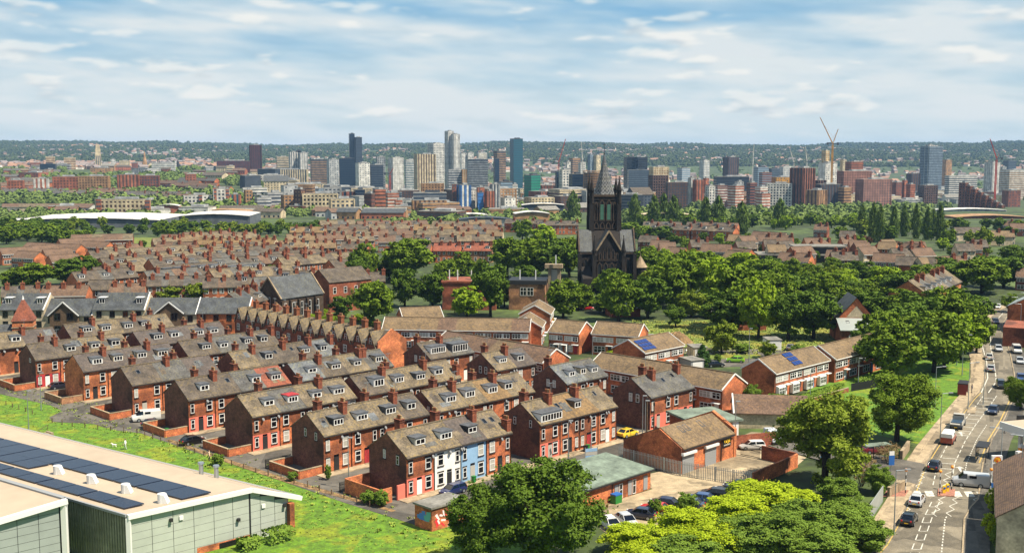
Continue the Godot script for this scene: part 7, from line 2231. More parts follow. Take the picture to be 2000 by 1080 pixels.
func build_city():
	city_materials()
	for a in CITY:
		var nm: Array = CITY_NAMES[a[10]]
		var r := thing(nm[0], CITY_LABELS[a[9]], nm[1], P(a[0], a[1]), a[5], "")
		city_block(r, a[2], a[3], a[4], CITY_STYLES[a[6]], CITY_TONES[a[7]], CITY_TONES[a[8]])
	var g := RandomNumberGenerator.new()
	g.seed = 31
	for z in CITY_FILL:
		for i in z[0]:
			var f: float = z[3] * pow(float(z[4]) / z[3], g.randf())
			var x: float = g.randf_range(z[1], z[2]) * f
			var w := g.randf_range(14, 42)
			var r := thing("city_building", z[9], "building", P(x, f), g.randf_range(-0.3, 0.7), "")
			city_block(r, w, w * g.randf_range(0.4, 0.9), g.randf_range(z[5], z[6]), z[8][g.randi() % z[8].size()], z[7][g.randi() % z[7].size()], ["slate", "brown", "navy", "lgrey"][g.randi() % 4])
	# stone clock-like tower, two spires
	var r: Node3D = thing("stone_tower", "tapering cream stone tower on the left ridge", "tower", P(-952.0, 2600.0), 0.4, "")
	var b := MB.new()
	var base := 0.0
	for s in [[7.6, 0.0, 34.0], [6.6, 34.0, 46.0], [5.2, 46.0, 53.0], [3.4, 53.0, 57.0]]:
		b.cbox(0, s[1] - (8.0 if s[1] < 1.0 else 0.0), 0, s[0] * 1.7, s[2] - s[1] + (8.0 if s[1] < 1.0 else 0.0), s[0] * 1.7)
	part(r, "shaft", b.mesh(), M.c_cream)
	b = MB.new()
	for x in [-4.0, 0.0, 4.0]:
		b.box(Vector3(x - 0.9, 6, 6.5), Vector3(x + 0.9, 30, 6.7))
	part(r, "window_slits", b.mesh(), M.g_slate).set_meta("kind", "stuff")
	for s in [[-845.0, 2600.0, 42.0, "c_tan", "brown stone church spire on the left ridge"], [-745.0, 2520.0, 22.0, "c_black", "small black church spire left of the maroon tower"], [-235.0, 2500.0, 22.0, "c_brown", "far thin church spire below the hills near the centre"]]:
		r = thing("far_church", s[4], "church", P(s[0], s[1]), 0.5, "")
		b = MB.new()
		b.cbox(0, -6, 0, 9, 6 + s[2] * 0.35, 9)
		b.cbox(8, -6, 0, 24, 6 + s[2] * 0.2, 11)
		part(r, "tower", b.mesh(), M[s[3]])
		b = MB.new()
		b.tube(Vector3(0, s[2] * 0.35, 0), Vector3(0, s[2], 0), 5.0, 0.3, 8)
		part(r, "spire", b.mesh(), M[s[3]])
	# round scaffolded tower
	r = thing("scaffolded_tower", "round tower wrapped in scaffolding with blue sheeting below", "tower", P(99.0, 1400.0), 0, "")
	b = MB.new()
	b.tube(Vector3(0, -10, 0), Vector3(0, 44, 0), 9.6, 9.6, 20)
	part(r, "body", b.mesh(), M.c_slate)
	b = MB.new()
	b.tube(Vector3(0, -10, 0), Vector3(0, 24, 0), 10.6, 10.6, 20)
	part(r, "blue_sheeting", b.mesh(), M.g_blue2)
	b = MB.new()
	for i in 12:
		b.tube(Vector3(0, 24 + i * 2.0, 0), Vector3(0, 24.7 + i * 2.0, 0), 10.5, 10.5, 20)
	for i in 18:
		var e := Vector3(cos(TAU * i / 18), 0, sin(TAU * i / 18)) * 10.6
		b.beam(e + Vector3(0, 24, 0), e + Vector3(0, 47.5, 0), 0.3, 0.3)
	part(r, "scaffold", b.mesh(), M.c_tan).set_meta("kind", "stuff")
	# cranes: place, mast height, jib rise and reach to the side, colour
	for c in [[442.0, 1560.0, 86.0, -18.5, 37.0, "c_yellow2", "yellow tower crane with its jib raised leftwards"], [446.0, 1575.0, 87.0, 7.0, 21.0, "c_yellow2", "second yellow crane leaning right beside the first"], [68.0, 1650.0, 63.0, 10.0, 35.0, "c_red2", "red and white crane with steep jib left of the church spire"], [103.0, 1650.0, 65.0, -2.0, 29.0, "c_white", "white crane beside the round scaffolded tower"], [404.0, 1620.0, 62.0, -7.0, 23.0, "c_white", "white crane with jib leaning left above the brown towers"], [428.0, 1640.0, 64.0, -3.0, 23.0, "c_white", "upright white crane left of the yellow cranes"], [643.0, 1500.0, 64.0, -10.0, 27.0, "c_red2", "red crane above the ziggurat block"], [-162.0, 1500.0, 44.0, 4.0, 8.0, "c_red2", "small red crane left of centre"], [437.0, 2050.0, 62.0, 1.0, 40.0, "c_white", "thin white mast crane far behind the orange flats"]]:
		r = thing("tower_crane", c[6], "crane", P(c[0], c[1]), 0, "cranes over the city")
		var h: float = c[2]
		b = MB.new()
		for sx in [-0.8, 0.8]:
			for sz in [-0.8, 0.8]:
				b.beam(Vector3(sx, -4, sz), Vector3(sx, h, sz), 0.5, 0.5)
		var nn := int(h / 2.4)
		for i in nn:
			b.beam(Vector3(-0.8, i * 2.4, 0.8), Vector3(0.8, (i + 1) * 2.4, 0.8), 0.22, 0.22)
			b.beam(Vector3(0.8, i * 2.4, -0.8), Vector3(-0.8, (i + 1) * 2.4, -0.8), 0.22, 0.22)
		part(r, "mast", b.mesh(), M[c[5]])
		b = MB.new()
		var tip := Vector3(c[3], h + c[4], 0)
		var root := Vector3(0, h + 1, 0)
		for o in [Vector3(0.6, 0, 0.6), Vector3(-0.6, 0, 0.6), Vector3(0, 0.9, -0.5)]:
			b.beam(root + o, tip + o * 0.4, 0.42, 0.42)
		for i in 14:
			b.beam(root.lerp(tip, i / 14.0) + Vector3(0.6, 0, 0.6), root.lerp(tip, (i + 1) / 14.0) - Vector3(0.6, 0, -0.6), 0.18, 0.18)
		part(r, "jib", b.mesh(), M[c[5]])
		b = MB.new()
		b.beam(root, root + Vector3(-signf(c[3]) * 7.0, 1.5, 0), 1.2, 1.0)
		b.box(root + Vector3(-signf(c[3]) * 7.0 - 1.2, -1.5, -1), root + Vector3(-signf(c[3]) * 7.0 + 1.2, 1.6, 1))
		part(r, "counterweight", b.mesh(), M.c_slate)
		b = MB.new()
		b.beam(root + Vector3(-signf(c[3]) * 3.0, 6.5, 0), root.lerp(tip, 0.75), 0.14, 0.14)
		b.beam(root + Vector3(-signf(c[3]) * 3.0, 6.5, 0), root, 0.3, 0.3)
		part(r, "tie", b.mesh(), M[c[5]])

# x, f, height, width, kind, label
const TREE_LABELS := [
	"tree in the belt between the terraces and the sheds, %s of them",
	"tree in the wood below the city towers, %s of them",
	"tree in the wood beside and behind the church, %s of them",
	"leafy tree left of the church wood, %s of them",
	"broad tree in the roadside clump on the right, %s of them",
	"tall narrow poplar beyond the church, %s of the poplars",
	"bush in the thicket along the bottom edge, %s of them",
	"big dark leafy tree rising from the bottom edge, %s one of the pair",
	"garden shrub between the houses, %s of them"]
const TREES := [
	[-175.9,411.0,9.3,17.7,0,3], [-166.2,417.5,10.4,15.2,1,3], [-162.7,425.8,11.0,12.0,1,3], [-184.4,411.0,6.4,10.3,0,3], [-113.9,370.8,5.8,10.4,3,3], [-103.3,368.2,7.3,10.7,3,3], [-98.4,409.4,8.3,10.4,0,3], [-74.1,348.8,11.3,7.3,1,3],
	[-50.8,333.4,7.4,7.9,1,3], [-39.7,317.4,13.8,14.1,0,3], [-34.5,358.3,13.2,10.4,1,3], [-39.4,431.0,17.6,21.9,0,3], [-55.7,427.5,15.9,12.0,0,3], [-56.4,411.0,13.8,10.3,1,3], [-25.3,355.9,12.1,11.6,1,3], [-48.3,439.9,9.1,12.0,1,3],
	[-13.4,331.3,10.0,12.0,2,3], [-6.5,337.7,18.4,12.9,1,3], [-2.5,358.3,7.8,8.1,0,3], [-20.4,445.4,10.8,13.0,0,3], [-14.2,414.2,7.6,11.3,1,3], [-24.6,414.2,10.5,10.4,0,3], [-53.0,320.3,3.1,5.8,2,3], [-57.9,323.2,3.0,4.4,2,3],
	[-41.9,358.3,6.6,9.8,0,3], [-2.0,445.4,17.0,17.4,0,2], [7.0,438.1,17.2,18.7,0,2], [15.6,438.1,16.4,20.5,1,2], [22.8,445.4,17.1,14.6,0,2], [15.9,580.5,13.6,14.7,2,2], [6.1,668.4,13.7,13.1,0,2], [15.3,333.4,12.0,12.4,0,2],
	[24.6,358.3,4.2,10.1,2,2], [31.3,327.2,14.6,12.6,0,2], [40.6,333.4,13.2,14.3,1,2], [49.3,368.2,13.4,14.4,3,2], [20.9,351.1,8.5,10.9,0,2], [38.0,352.3,7.9,9.5,1,2], [28.4,344.3,6.2,9.5,0,2], [50.9,355.9,17.0,14.8,0,2],
	[58.5,373.4,18.0,18.2,0,2], [64.5,355.9,16.3,17.4,2,2], [63.4,313.6,18.9,18.2,0,2], [65.6,296.0,16.2,12.2,2,2], [58.8,304.5,11.9,14.9,1,2], [78.8,333.4,14.5,14.6,0,2], [94.5,368.2,10.4,17.8,1,2], [80.3,296.0,13.7,15.4,1,2],
	[73.1,294.3,13.4,13.5,1,2], [90.6,395.7,12.6,14.9,0,2], [90.9,439.9,11.2,15.1,2,2], [76.5,439.9,10.9,18.7,0,2], [99.6,355.9,12.3,12.9,0,2], [117.8,395.7,7.0,12.5,2,2], [116.8,368.2,7.8,11.6,0,2], [127.9,381.5,11.5,14.3,2,2],
	[130.3,368.2,11.1,18.2,1,2], [143.5,395.7,10.3,14.9,0,2], [53.9,335.5,8.5,9.2,3,2], [51.8,274.4,8.3,8.7,3,2], [53.3,439.9,12.0,14.0,0,2], [88.3,668.4,9.2,17.2,1,2], [76.0,694.7,10.4,24.1,0,2], [46.4,315.5,7.0,7.3,1,2],
	[92.8,315.5,7.1,8.5,1,2], [105.7,346.5,8.3,11.7,0,2], [118.1,449.2,5.4,11.0,0,2], [106.6,439.9,6.6,14.2,2,2], [161.8,411.0,11.5,21.4,1,4], [165.5,392.8,13.5,22.4,0,4], [181.0,411.0,12.5,17.3,1,4], [215.8,479.5,10.8,15.3,1,4],
	[100.9,313.6,11.0,13.2,1,4], [108.1,313.6,11.8,14.7,0,4], [108.2,296.0,13.2,15.4,1,4], [119.0,304.5,13.1,17.4,0,4], [128.3,313.6,10.3,14.7,1,4], [83.1,242.6,13.4,15.5,0,4], [95.1,249.5,14.5,16.0,0,4], [107.4,266.0,11.3,12.5,2,4],
	[114.8,274.4,12.5,8.8,0,4], [83.6,266.0,7.7,7.2,1,4], [66.0,188.8,13.2,13.4,0,4], [46.3,162.0,15.1,15.5,3,4], [98.1,212.8,7.0,6.8,0,4], [155.0,346.5,6.1,6.9,0,4], [99.2,254.4,10.4,11.4,1,4], [97.3,267.4,10.9,13.4,0,4],
	[97.3,274.4,12.5,15.1,1,4], [88.7,267.4,12.2,12.0,0,4], [50.9,932.5,24.1,9.3,4,5], [93.8,858.8,22.6,8.6,4,5], [106.6,842.9,21.8,8.4,4,5], [115.7,858.8,23.0,8.6,4,5], [121.2,842.9,21.8,8.4,4,5], [139.8,812.8,21.4,8.1,4,5],
	[149.1,812.8,22.5,8.1,4,5], [150.4,734.2,20.7,7.3,4,5], [195.2,820.2,20.5,8.2,4,5], [225.4,722.5,19.4,4.9,4,5], [211.6,658.5,22.2,4.5,4,5], [212.6,648.8,21.0,4.4,4,5], [238.3,700.2,18.8,4.8,4,5], [248.5,711.2,19.1,4.8,4,5],
	[248.1,689.3,20.1,4.7,4,5], [251.1,678.7,18.5,4.6,4,5], [266.6,711.2,16.8,4.8,4,5], [254.6,668.4,21.0,4.6,4,5], [14.4,132.7,4.5,9.1,8,6], [21.1,136.3,5.6,9.3,8,6], [28.3,142.1,5.1,9.7,8,6], [34.7,148.3,5.1,11.5,8,6],
	[37.0,138.2,5.7,9.4,7,6], [28.6,133.6,5.2,9.7,7,6], [41.5,138.2,5.0,9.4,7,6], [43.9,135.4,4.3,6.8,7,6], [36.7,130.2,4.7,9.5,7,6], [21.0,129.3,4.1,10.0,7,6], [15.7,128.5,3.4,8.8,8,6], [32.4,132.7,5.8,9.1,7,6],
	[24.3,132.7,5.1,8.4,8,6], [38.7,150.5,3.6,7.5,8,6], [44.6,144.1,4.2,7.2,7,6], [23.9,149.4,3.4,3.3,7,6], [19.5,148.7,2.6,2.2,7,6], [32.5,153.9,3.6,4.8,7,6], [53.0,158.7,4.6,4.5,7,6], [51.9,162.5,5.4,5.2,10,6],
	[59.9,175.0,3.7,4.8,10,6], [46.1,153.9,4.1,6.3,7,6], [3.8,130.2,13.8,16.0,1,7], [-2.7,129.3,11.1,10.6,1,7], [36.7,259.4,5.0,2.8,6,8], [44.1,256.9,5.0,4.7,5,8], [46.0,212.0,5.4,4.6,7,8], [42.4,212.8,1.5,3.9,7,8],
	[39.3,212.0,1.6,3.5,7,8], [51.9,229.2,1.6,1.9,8,8], [53.1,228.2,1.6,1.9,6,8], [61.1,238.1,2.6,3.2,7,8], [65.4,239.8,2.6,2.8,8,8], [57.3,231.8,2.2,2.7,7,8], [40.3,258.8,2.5,2.8,7,8], [48.1,259.4,2.7,1.9,7,8],
	[13.3,275.8,2.1,2.8,7,8], [15.2,274.4,3.2,3.0,7,8], [22.1,274.4,2.3,2.7,7,8], [11.6,315.5,2.9,2.0,6,8], [24.3,270.8,1.6,2.7,8,8], [-20.1,153.9,2.2,2.8,7,8], [-18.2,152.7,2.6,2.4,7,8], [-33.1,165.1,1.7,1.7,7,8],
	[-46.5,173.5,2.1,2.4,7,8], [-27.8,165.6,2.6,1.2,7,8], [-33.8,136.0,1.2,1.6,7,8], [61.6,267.4,4.4,4.9,3,8], [56.9,274.4,2.8,5.0,7,8], [70.8,274.4,2.3,5.0,7,8], [68.7,153.9,2.6,2.8,7,8], [66.2,150.5,3.3,2.3,8,8],
	[61.4,140.1,3.4,2.3,8,8], [60.4,135.4,3.6,2.1,7,8], [67.0,148.3,1.8,2.0,7,8], [-10.1,163.8,2.1,0.7,5,8], [-9.2,163.8,2.1,0.7,5,8], [-45.1,327.2,2.4,4.5,2,8], [-57.4,337.7,2.3,4.6,2,8], [-52.8,333.4,1.5,7.6,7,8],
	[-40.6,315.5,3.7,5.7,7,8], [-31.5,297.7,2.8,5.4,7,8]]
# count, side range, distance range, heights, kinds, label
const TREE_BELTS := [
	[24, -0.455, -0.400, 630, 771, 8.0, 12.0, [0, 1, 1, 3], 0],
	[22, -0.405, -0.164, 734, 812, 6.5, 9.5, [0, 1, 0, 3], 0],
	[18, -0.318, -0.173, 678, 771, 6.5, 9.5, [0, 1, 3], 0],
	[14, -0.455, -0.373, 621, 711, 7.0, 10.0, [0, 1], 0],
	[32, 0.114, 0.318, 784, 892, 7.0, 11.0, [0, 1, 2, 0], 1],
	[24, 0.291, 0.455, 596, 812, 7.0, 11.0, [0, 1, 3], 1],
	[14, 0.114, 0.218, 449, 604, 4.5, 7.0, [0, 1, 2], 2],
	[14, 0.000, 0.136, 358, 490, 7.0, 10.0, [0, 1, 2], 2],
	[20, 0.114, 0.318, 398, 468, 5.5, 9.0, [0, 1, 2, 0], 2],
	[14, 0.136, 0.318, 315, 414, 6.0, 10.0, [0, 1, 3], 2],
	[20, 0.227, 0.455, 468, 621, 4.5, 7.0, [0, 1, 2, 9], 1],
	[12, 0.109, 0.227, 544, 668, 4.5, 7.0, [0, 2, 1], 1],
	[12, -0.255, -0.118, 358, 490, 4.5, 7.0, [0, 1, 2], 3],
	[8, -0.364, -0.245, 414, 621, 4.0, 6.0, [0, 1], 3]]

# ---------------------------------------------------------------- trees
const LEAF_TONES := [[Color(0.091, 0.138, 0.011), Color(0.134, 0.203, 0.017)], [Color(0.059, 0.099, 0.010), Color(0.087, 0.146, 0.015)], [Color(0.162, 0.232, 0.014), Color(0.239, 0.343, 0.020)], [Color(0.131, 0.172, 0.017), Color(0.192, 0.254, 0.025)], [Color(0.063, 0.099, 0.017), Color(0.093, 0.146, 0.025)], [Color(0.035, 0.074, 0.016), Color(0.051, 0.110, 0.024)], [Color(0.348, 0.269, 0.024), Color(0.513, 0.396, 0.035)], [Color(0.106, 0.165, 0.022), Color(0.157, 0.244, 0.032)], [Color(0.270, 0.339, 0.016), Color(0.398, 0.500, 0.024)], [Color(0.081, 0.044, 0.021), Color(0.120, 0.064, 0.031)], [Color(0.180, 0.132, 0.062), Color(0.265, 0.194, 0.092)]]

func leaf_material(k: int) -> StandardMaterial3D:
	var key := "leaf_%d" % k
	if not M.has(key):
		var m := StandardMaterial3D.new()
		m.albedo_color = Color.WHITE
		m.vertex_color_use_as_albedo = true
		m.roughness = 0.75
		m.metallic_specular = 0.25
		m.cull_mode = BaseMaterial3D.CULL_DISABLED
		m.backlight_enabled = true
		var c: Color = LEAF_TONES[k][1]
		m.backlight = Color(c.r * 1.1, c.g * 1.1, c.b * 0.6).linear_to_srgb()
		M[key] = m
	return M[key]

# crown 10 m wide, 9 m tall standing 2 m above the ground (shrubs reach the ground)
func crown(seed_: int, n: int, leaf: float, kind: int) -> ArrayMesh:
	var g := RandomNumberGenerator.new()
	g.seed = seed_
	var shrub := kind == 7 or kind == 8 or kind == 10
	var pole := kind == 4
	var cone := kind == 5 or kind == 6
	var y0 := 0.2 if shrub or cone else (0.9 if pole else (0.35 if kind == 3 else 0.9))
	var y1 := 11.0
	var lobes := []
	var count := 70 if not (pole or cone) else 60
	for i in count:
		var c := Vector3.ZERO
		var r := 1.5
		if pole or cone:
			var t := (i + g.randf()) / count
			var prof := (1.0 - t) * 0.92 + 0.08 if cone else (sin(PI * pow(t * 0.94 + 0.05, 0.62)) * 0.9 + 0.12)
			var a := g.randf() * TAU
			r = 5.0 * prof * (0.42 if cone else 0.55) + 0.35
			c = Vector3(cos(a) * 5.0 * prof * 0.55, lerpf(y0 + 0.4, y1 - 0.4, t), sin(a) * 5.0 * prof * 0.55)
		else:
			var d := Vector3(g.randfn(), g.randfn() * 0.9, g.randfn()).normalized()
			var rad := pow(g.randf(), 0.45)
			r = g.randf_range(0.6, 1.45) * (1.2 - 0.4 * rad)
			var mid := (y0 + y1) / 2.0
			var half := (y1 - y0) / 2.0
			var wide := 1.0 if d.y > -0.3 else 0.85
			c = Vector3(d.x * (5.0 - r) * rad * wide, mid + d.y * (half - r * 0.8) * rad, d.z * (5.0 - r) * rad * wide)
			if d.y > 0.5: c.y += g.randf_range(-0.5, 0.2)
		lobes.append([c, r, g.randf()])
	# sprays of twigs standing out from every bough
	var sprays := []
	var centre := Vector3(0, (y0 + y1) * 0.45, 0)
	for lb in lobes:
		for i in 9:
			var away: Vector3 = (lb[0] - centre).normalized()
			var dir := (Vector3(g.randfn(), g.randfn() * 0.8 + 0.2, g.randfn()).normalized() + away * 0.6).normalized()
			var q: Vector3 = lb[0] + dir * lb[1] * g.randf_range(0.55, 1.05)
			if q.y > 0.3:
				sprays.append([q, lb[1] * g.randf_range(0.2, 0.42), clampf(lb[2] * 0.6 + g.randf() * 0.4, 0, 1), dir])
	var v := PackedVector3Array()
	var nn := PackedVector3Array()
	var cc := PackedColorArray()
	v.resize(n * 6); nn.resize(n * 6); cc.resize(n * 6)
	var lo: Color = LEAF_TONES[kind][0]
	var hi: Color = LEAF_TONES[kind][1]
	var k := 0
	while k < n * 6:
		var lb: Array = sprays[g.randi() % sprays.size()]
		var dir: Vector3 = lb[3]
		var p: Vector3 = lb[0] + Vector3(g.randfn(), g.randfn() * 0.75, g.randfn()) * lb[1]
		if p.y < 0.12: p.y = 0.12 + g.randf() * 0.4
		var nrm := (dir * 0.6 + Vector3(g.randfn(), g.randfn() + 0.7, g.randfn()) * 0.6).normalized()
		var tx := nrm.cross(Vector3(g.randfn(), g.randfn(), g.randfn())).normalized()
		var ty := nrm.cross(tx)
		var s := leaf * g.randf_range(0.55, 1.3)
		if cone or pole: ty = (ty + Vector3.UP * 0.8).normalized()
		var a := p - ty * s
		var b := p + tx * s * 0.55 + nrm * s * 0.15
		var c2 := p + ty * s
		var d2 := p - tx * s * 0.55 + nrm * s * 0.15
		var t := clampf(g.randf() * 0.65 + lb[2] * 0.45 - 0.05, 0, 1)
		var col := lo.lerp(hi, t)
		var sn := (nrm + dir * 0.35).normalized()
		for w in [a, c2, b, a, d2, c2]:
			v[k] = w; nn[k] = sn; cc[k] = col
			k += 1
	v.resize(k); nn.resize(k); cc.resize(k)
	var arr := []
	arr.resize(Mesh.ARRAY_MAX)
	arr[Mesh.ARRAY_VERTEX] = v
	arr[Mesh.ARRAY_NORMAL] = nn
	arr[Mesh.ARRAY_COLOR] = cc
	var m := ArrayMesh.new()
	m.add_surface_from_arrays(Mesh.PRIMITIVE_TRIANGLES, arr)
	return m

func trunk_mesh(kind: int) -> ArrayMesh:
	var key := "trunk_%d" % kind
	if mesh_cache.has(key): return mesh_cache[key]
	var b := MB.new()
	if kind == 7 or kind == 8 or kind == 10:
		for i in 5:
			var a := TAU * i / 5
			b.tube(Vector3(cos(a) * 0.2, -0.3, sin(a) * 0.2), Vector3(cos(a) * 2.2, 5.0, sin(a) * 2.2), 0.12, 0.04, 5)
	elif kind >= 4 and kind <= 6:
		b.tube(Vector3(0, -0.3, 0), Vector3(0, 9.5, 0), 0.3, 0.05, 7)
	else:
		b.tube(Vector3(0, -0.4, 0), Vector3(0.1, 3.2, 0.05), 0.38, 0.28, 8)
		for i in 6:
			var a := TAU * i / 6 + 0.4
			var e := Vector3(cos(a) * 2.8, 6.2 + (i % 3) * 0.9, sin(a) * 2.8)
			b.tube(Vector3(0.1, 2.9, 0.05), e * Vector3(0.45, 0.75, 0.45) + Vector3(0, 0.6, 0), 0.2, 0.12, 6)
			b.tube(e * Vector3(0.45, 0.75, 0.45) + Vector3(0, 0.6, 0), e + Vector3(0, 0.8, 0), 0.12, 0.04, 5)
	mesh_cache[key] = b.mesh()
	return mesh_cache[key]

const TREE_NAMES := ["broad_tree", "dark_tree", "bright_tree", "olive_tree", "poplar_tree", "conifer_tree", "conifer_tree", "shrub", "shrub", "copper_tree", "twiggy_shrub"]
func build_trees():
	var g := RandomNumberGenerator.new()
	g.seed = 77
	var made := {}
	var all := TREES.duplicate()
	for z in TREE_BELTS:
		for i in z[0]:
			var f := g.randf_range(z[3], z[4])
			var h := g.randf_range(z[5], z[6])
			all.append([lerpf(z[1], z[2], (i + g.randf()) / z[0]) * f, f, h, h * g.randf_range(0.85, 1.3), z[7][g.randi() % z[7].size()], z[8]])
	for a in all:
		var kind: int = a[4]
		var f: float = a[1]
		var lod := 0 if f < 215.0 else (1 if f < 560.0 else 2)
		if lod == 0 and a[3] < 3.5: lod = 1
		var variant := g.randi() % (1 if lod == 0 else 3)
		if lod == 0 and kind == 1: variant = 0 if a[3] > 13.0 else 1
		var key := "%d %d %d" % [kind, lod, variant]
		if not made.has(key):
			var n: int = [60000, 11000, 2000][lod]
			var leaf: float = [0.165, 0.36, 0.80][lod]
			if lod == 0 and kind >= 7:
				n = 42000; leaf = 0.20
			if kind == 10:
				n = 2500; leaf = 0.22
			made[key] = crown(100 + kind * 13 + lod * 5 + variant * 71, n, leaf, kind)
		var t := thing(TREE_NAMES[kind], TREE_LABELS[a[5]], "shrub" if kind == 7 or kind == 8 or kind == 10 else "tree", P(a[0], a[1]), g.randf() * TAU, "")
		t.scale = Vector3(a[3] / 10.0, a[2] / 11.0, a[3] / 10.0)
		part(t, "trunk", trunk_mesh(kind), M.bark)
		part(t, "crown", made[key], leaf_material(kind))
	far_woods()
	hedges()

# a rough clump of leaves for the far woods
func clump(seed_: int, tone := 1.0) -> ArrayMesh:
	var g := RandomNumberGenerator.new()
	g.seed = seed_
	var b := MB.new()
	for i in 90:
		var d := Vector3(g.randfn(), absf(g.randfn()) * 0.9, g.randfn()).normalized()
		var p := Vector3(d.x * 5.0, 1.0 + d.y * 8.0, d.z * 5.0) * g.randf_range(0.75, 1.05)
		var nrm := (d + Vector3(g.randfn(), g.randfn(), g.randfn()) * 0.4).normalized()
		var tx := nrm.cross(Vector3.UP).normalized() * 1.7
		var ty := nrm.cross(tx).normalized() * 1.7
		b.col = Color(0.072, 0.110, 0.018).lerp(Color(0.108, 0.155, 0.027), g.randf()) * tone
		b.quad(p - tx, p - ty, p + tx, p + ty)
	return b.mesh()

func scatter(called: String, label: String, m: Mesh, mm_mat: Material, list: Array):
	var mm := MultiMesh.new()
	mm.transform_format = MultiMesh.TRANSFORM_3D
	mm.mesh = m
	mm.instance_count = list.size()
	for i in list.size():
		mm.set_instance_transform(i, list[i])
	var o := MultiMeshInstance3D.new()
	o.name = numbered(called)
	o.multimesh = mm
	o.material_override = mm_mat
	add_child(o)
	tag(o, label, called.replace("_", " "), "", "stuff")

func far_woods():
	var g := RandomNumberGenerator.new()
	g.seed = 5
	var lumps := noise_of(41, 0.0016, 3)
	var zones := [
		# label, u0, u1, f0, f1, count, scale0, scale1, threshold, leave a clearing for streets
		["dark far woods covering the hills below the horizon", -0.50, 0.50, 4100.0, 7600.0, 26000, 1.15, 2.1, -0.26],
		["scattered green trees between the city buildings", -0.30, 0.50, 1250.0, 4000.0, 3600, 0.7, 1.25, 0.02],
		["thick wood on the hillside at the far left", -0.50, -0.22, 1080.0, 2500.0, 2600, 0.9, 1.5, -0.02],
		["tree belt behind the white warehouses", -0.48, -0.12, 960.0, 1180.0, 420, 0.7, 1.1, 0.0],
		["bushy green belt at the foot of the brown towers", 0.10, 0.37, 860.0, 1320.0, 1000, 0.6, 1.05, -0.10],
		["low tree belt behind the brown roofs left of the church", -0.19, 0.06, 850.0, 1150.0, 260, 0.6, 1.0, -0.05],
	]
	for z in zones:
		for half in 2:
			var list := []
			for i in z[5]:
				var f: float = z[3] * pow(z[4] / z[3], g.randf())
				var x: float = g.randf_range(z[1], z[2]) * f
				if lumps.get_noise_2d(x, f) < z[8]: continue
				if g.randi() % 2 != half: continue
				var s := g.randf_range(z[6], z[7])
				list.append(Transform3D(Basis(Vector3.UP, g.randf() * TAU).scaled(Vector3(s, s * g.randf_range(0.75, 1.1), s)), P(x, f, -1.0)))
			if half == 0:
				scatter("woodland", z[0], clump(60, 0.45 if z[3] > 4000.0 else 1.0), leaf_clump(), list)
			else:
				scatter("woodland", z[0] + ", lighter part", clump(61, 0.55 if z[3] > 4000.0 else 1.1), leaf_clump(), list)
	# far suburbs: houses too many and too small to count
	var b := MB.new()
	b.col = Color(0.62, 0.59, 0.54)
	b.box(Vector3(-6, -1, -4), Vector3(6, 5, 4))
	b.col = Color(0.26, 0.15, 0.10)
	b.prism_x([Vector2(4.6, 4.8), Vector2(0, 8.2), Vector2(-4.6, 4.8)], -6.4, 6.4)
	var b2 := MB.new()
	b2.col = Color(0.30, 0.20, 0.15)
	b2.box(Vector3(-8, -1, -4), Vector3(8, 5, 4))
	b2.col = Color(0.19, 0.16, 0.15)
	b2.prism_x([Vector2(4.6, 4.8), Vector2(0, 8.2), Vector2(-4.6, 4.8)], -8.4, 8.4)
	for half in 2:
		var list := []
		for i in 2400:
			var f := 2500.0 * pow(6400.0 / 2500.0, g.randf())
			var x := g.randf_range(-0.5, 0.5) * f
			if lumps.get_noise_2d(x, f) > 0.0 + 0.1 * g.randf(): continue
			var s := g.randf_range(0.9, 1.7)
			list.append(Transform3D(Basis(Vector3.UP, g.randf() * PI).scaled(Vector3(s, s, s)), P(x, f)))
		scatter("far_suburb", "mass of tiny %s houses spread over the far slopes" % ["pale", "dark brick"][half], b.mesh() if half == 0 else b2.mesh(), leaf_clump(true), list)

func leaf_clump(house := false) -> StandardMaterial3D:
	var key := "clump_house" if house else "clump_leaf"
	if not M.has(key):
		var m := StandardMaterial3D.new()
		m.vertex_color_use_as_albedo = true
		m.roughness = 0.9
		M[key] = m
	return M[key]

func hedge(label: String, a: Vector3, c: Vector3, w: float, h: float, kind := 7):
	var r := thing("hedge", label, "hedge", a, 0.0, "")
	var g := RandomNumberGenerator.new()
	g.seed = int(a.x * 31 + c.z * 7)
	var d := c - a
	var len := d.length()
	d = d.normalized()
	var side := d.cross(Vector3.UP)
	var b := MB.new()
	var n := int(len * (w + 2 * h) * 26)
	for i in n:
		var t := g.randf() * len
		var e := g.randf_range(-1, 1)
		var y := h * sqrt(g.randf())
		if g.randf() < 0.5: e = signf(e) * g.randf_range(0.85, 1.05)
		else: y = h * g.randf_range(0.9, 1.05)
		var p := d * t + side * e * w / 2 + Vector3(0, y, 0)
		var nrm := (side * e + Vector3(0, 0.7, 0) + Vector3(g.randfn(), g.randfn(), g.randfn()) * 0.5).normalized()
		var tx := nrm.cross(Vector3(g.randfn(), g.randfn(), g.randfn())).normalized() * 0.16
		var ty := nrm.cross(tx).normalized() * 0.2
		b.col = LEAF_TONES[kind][0].lerp(LEAF_TONES[kind][1], g.randf())
		b.quad(p - tx, p - ty, p + tx, p + ty)
	part(r, "foliage", b.mesh(), leaf_material(kind))

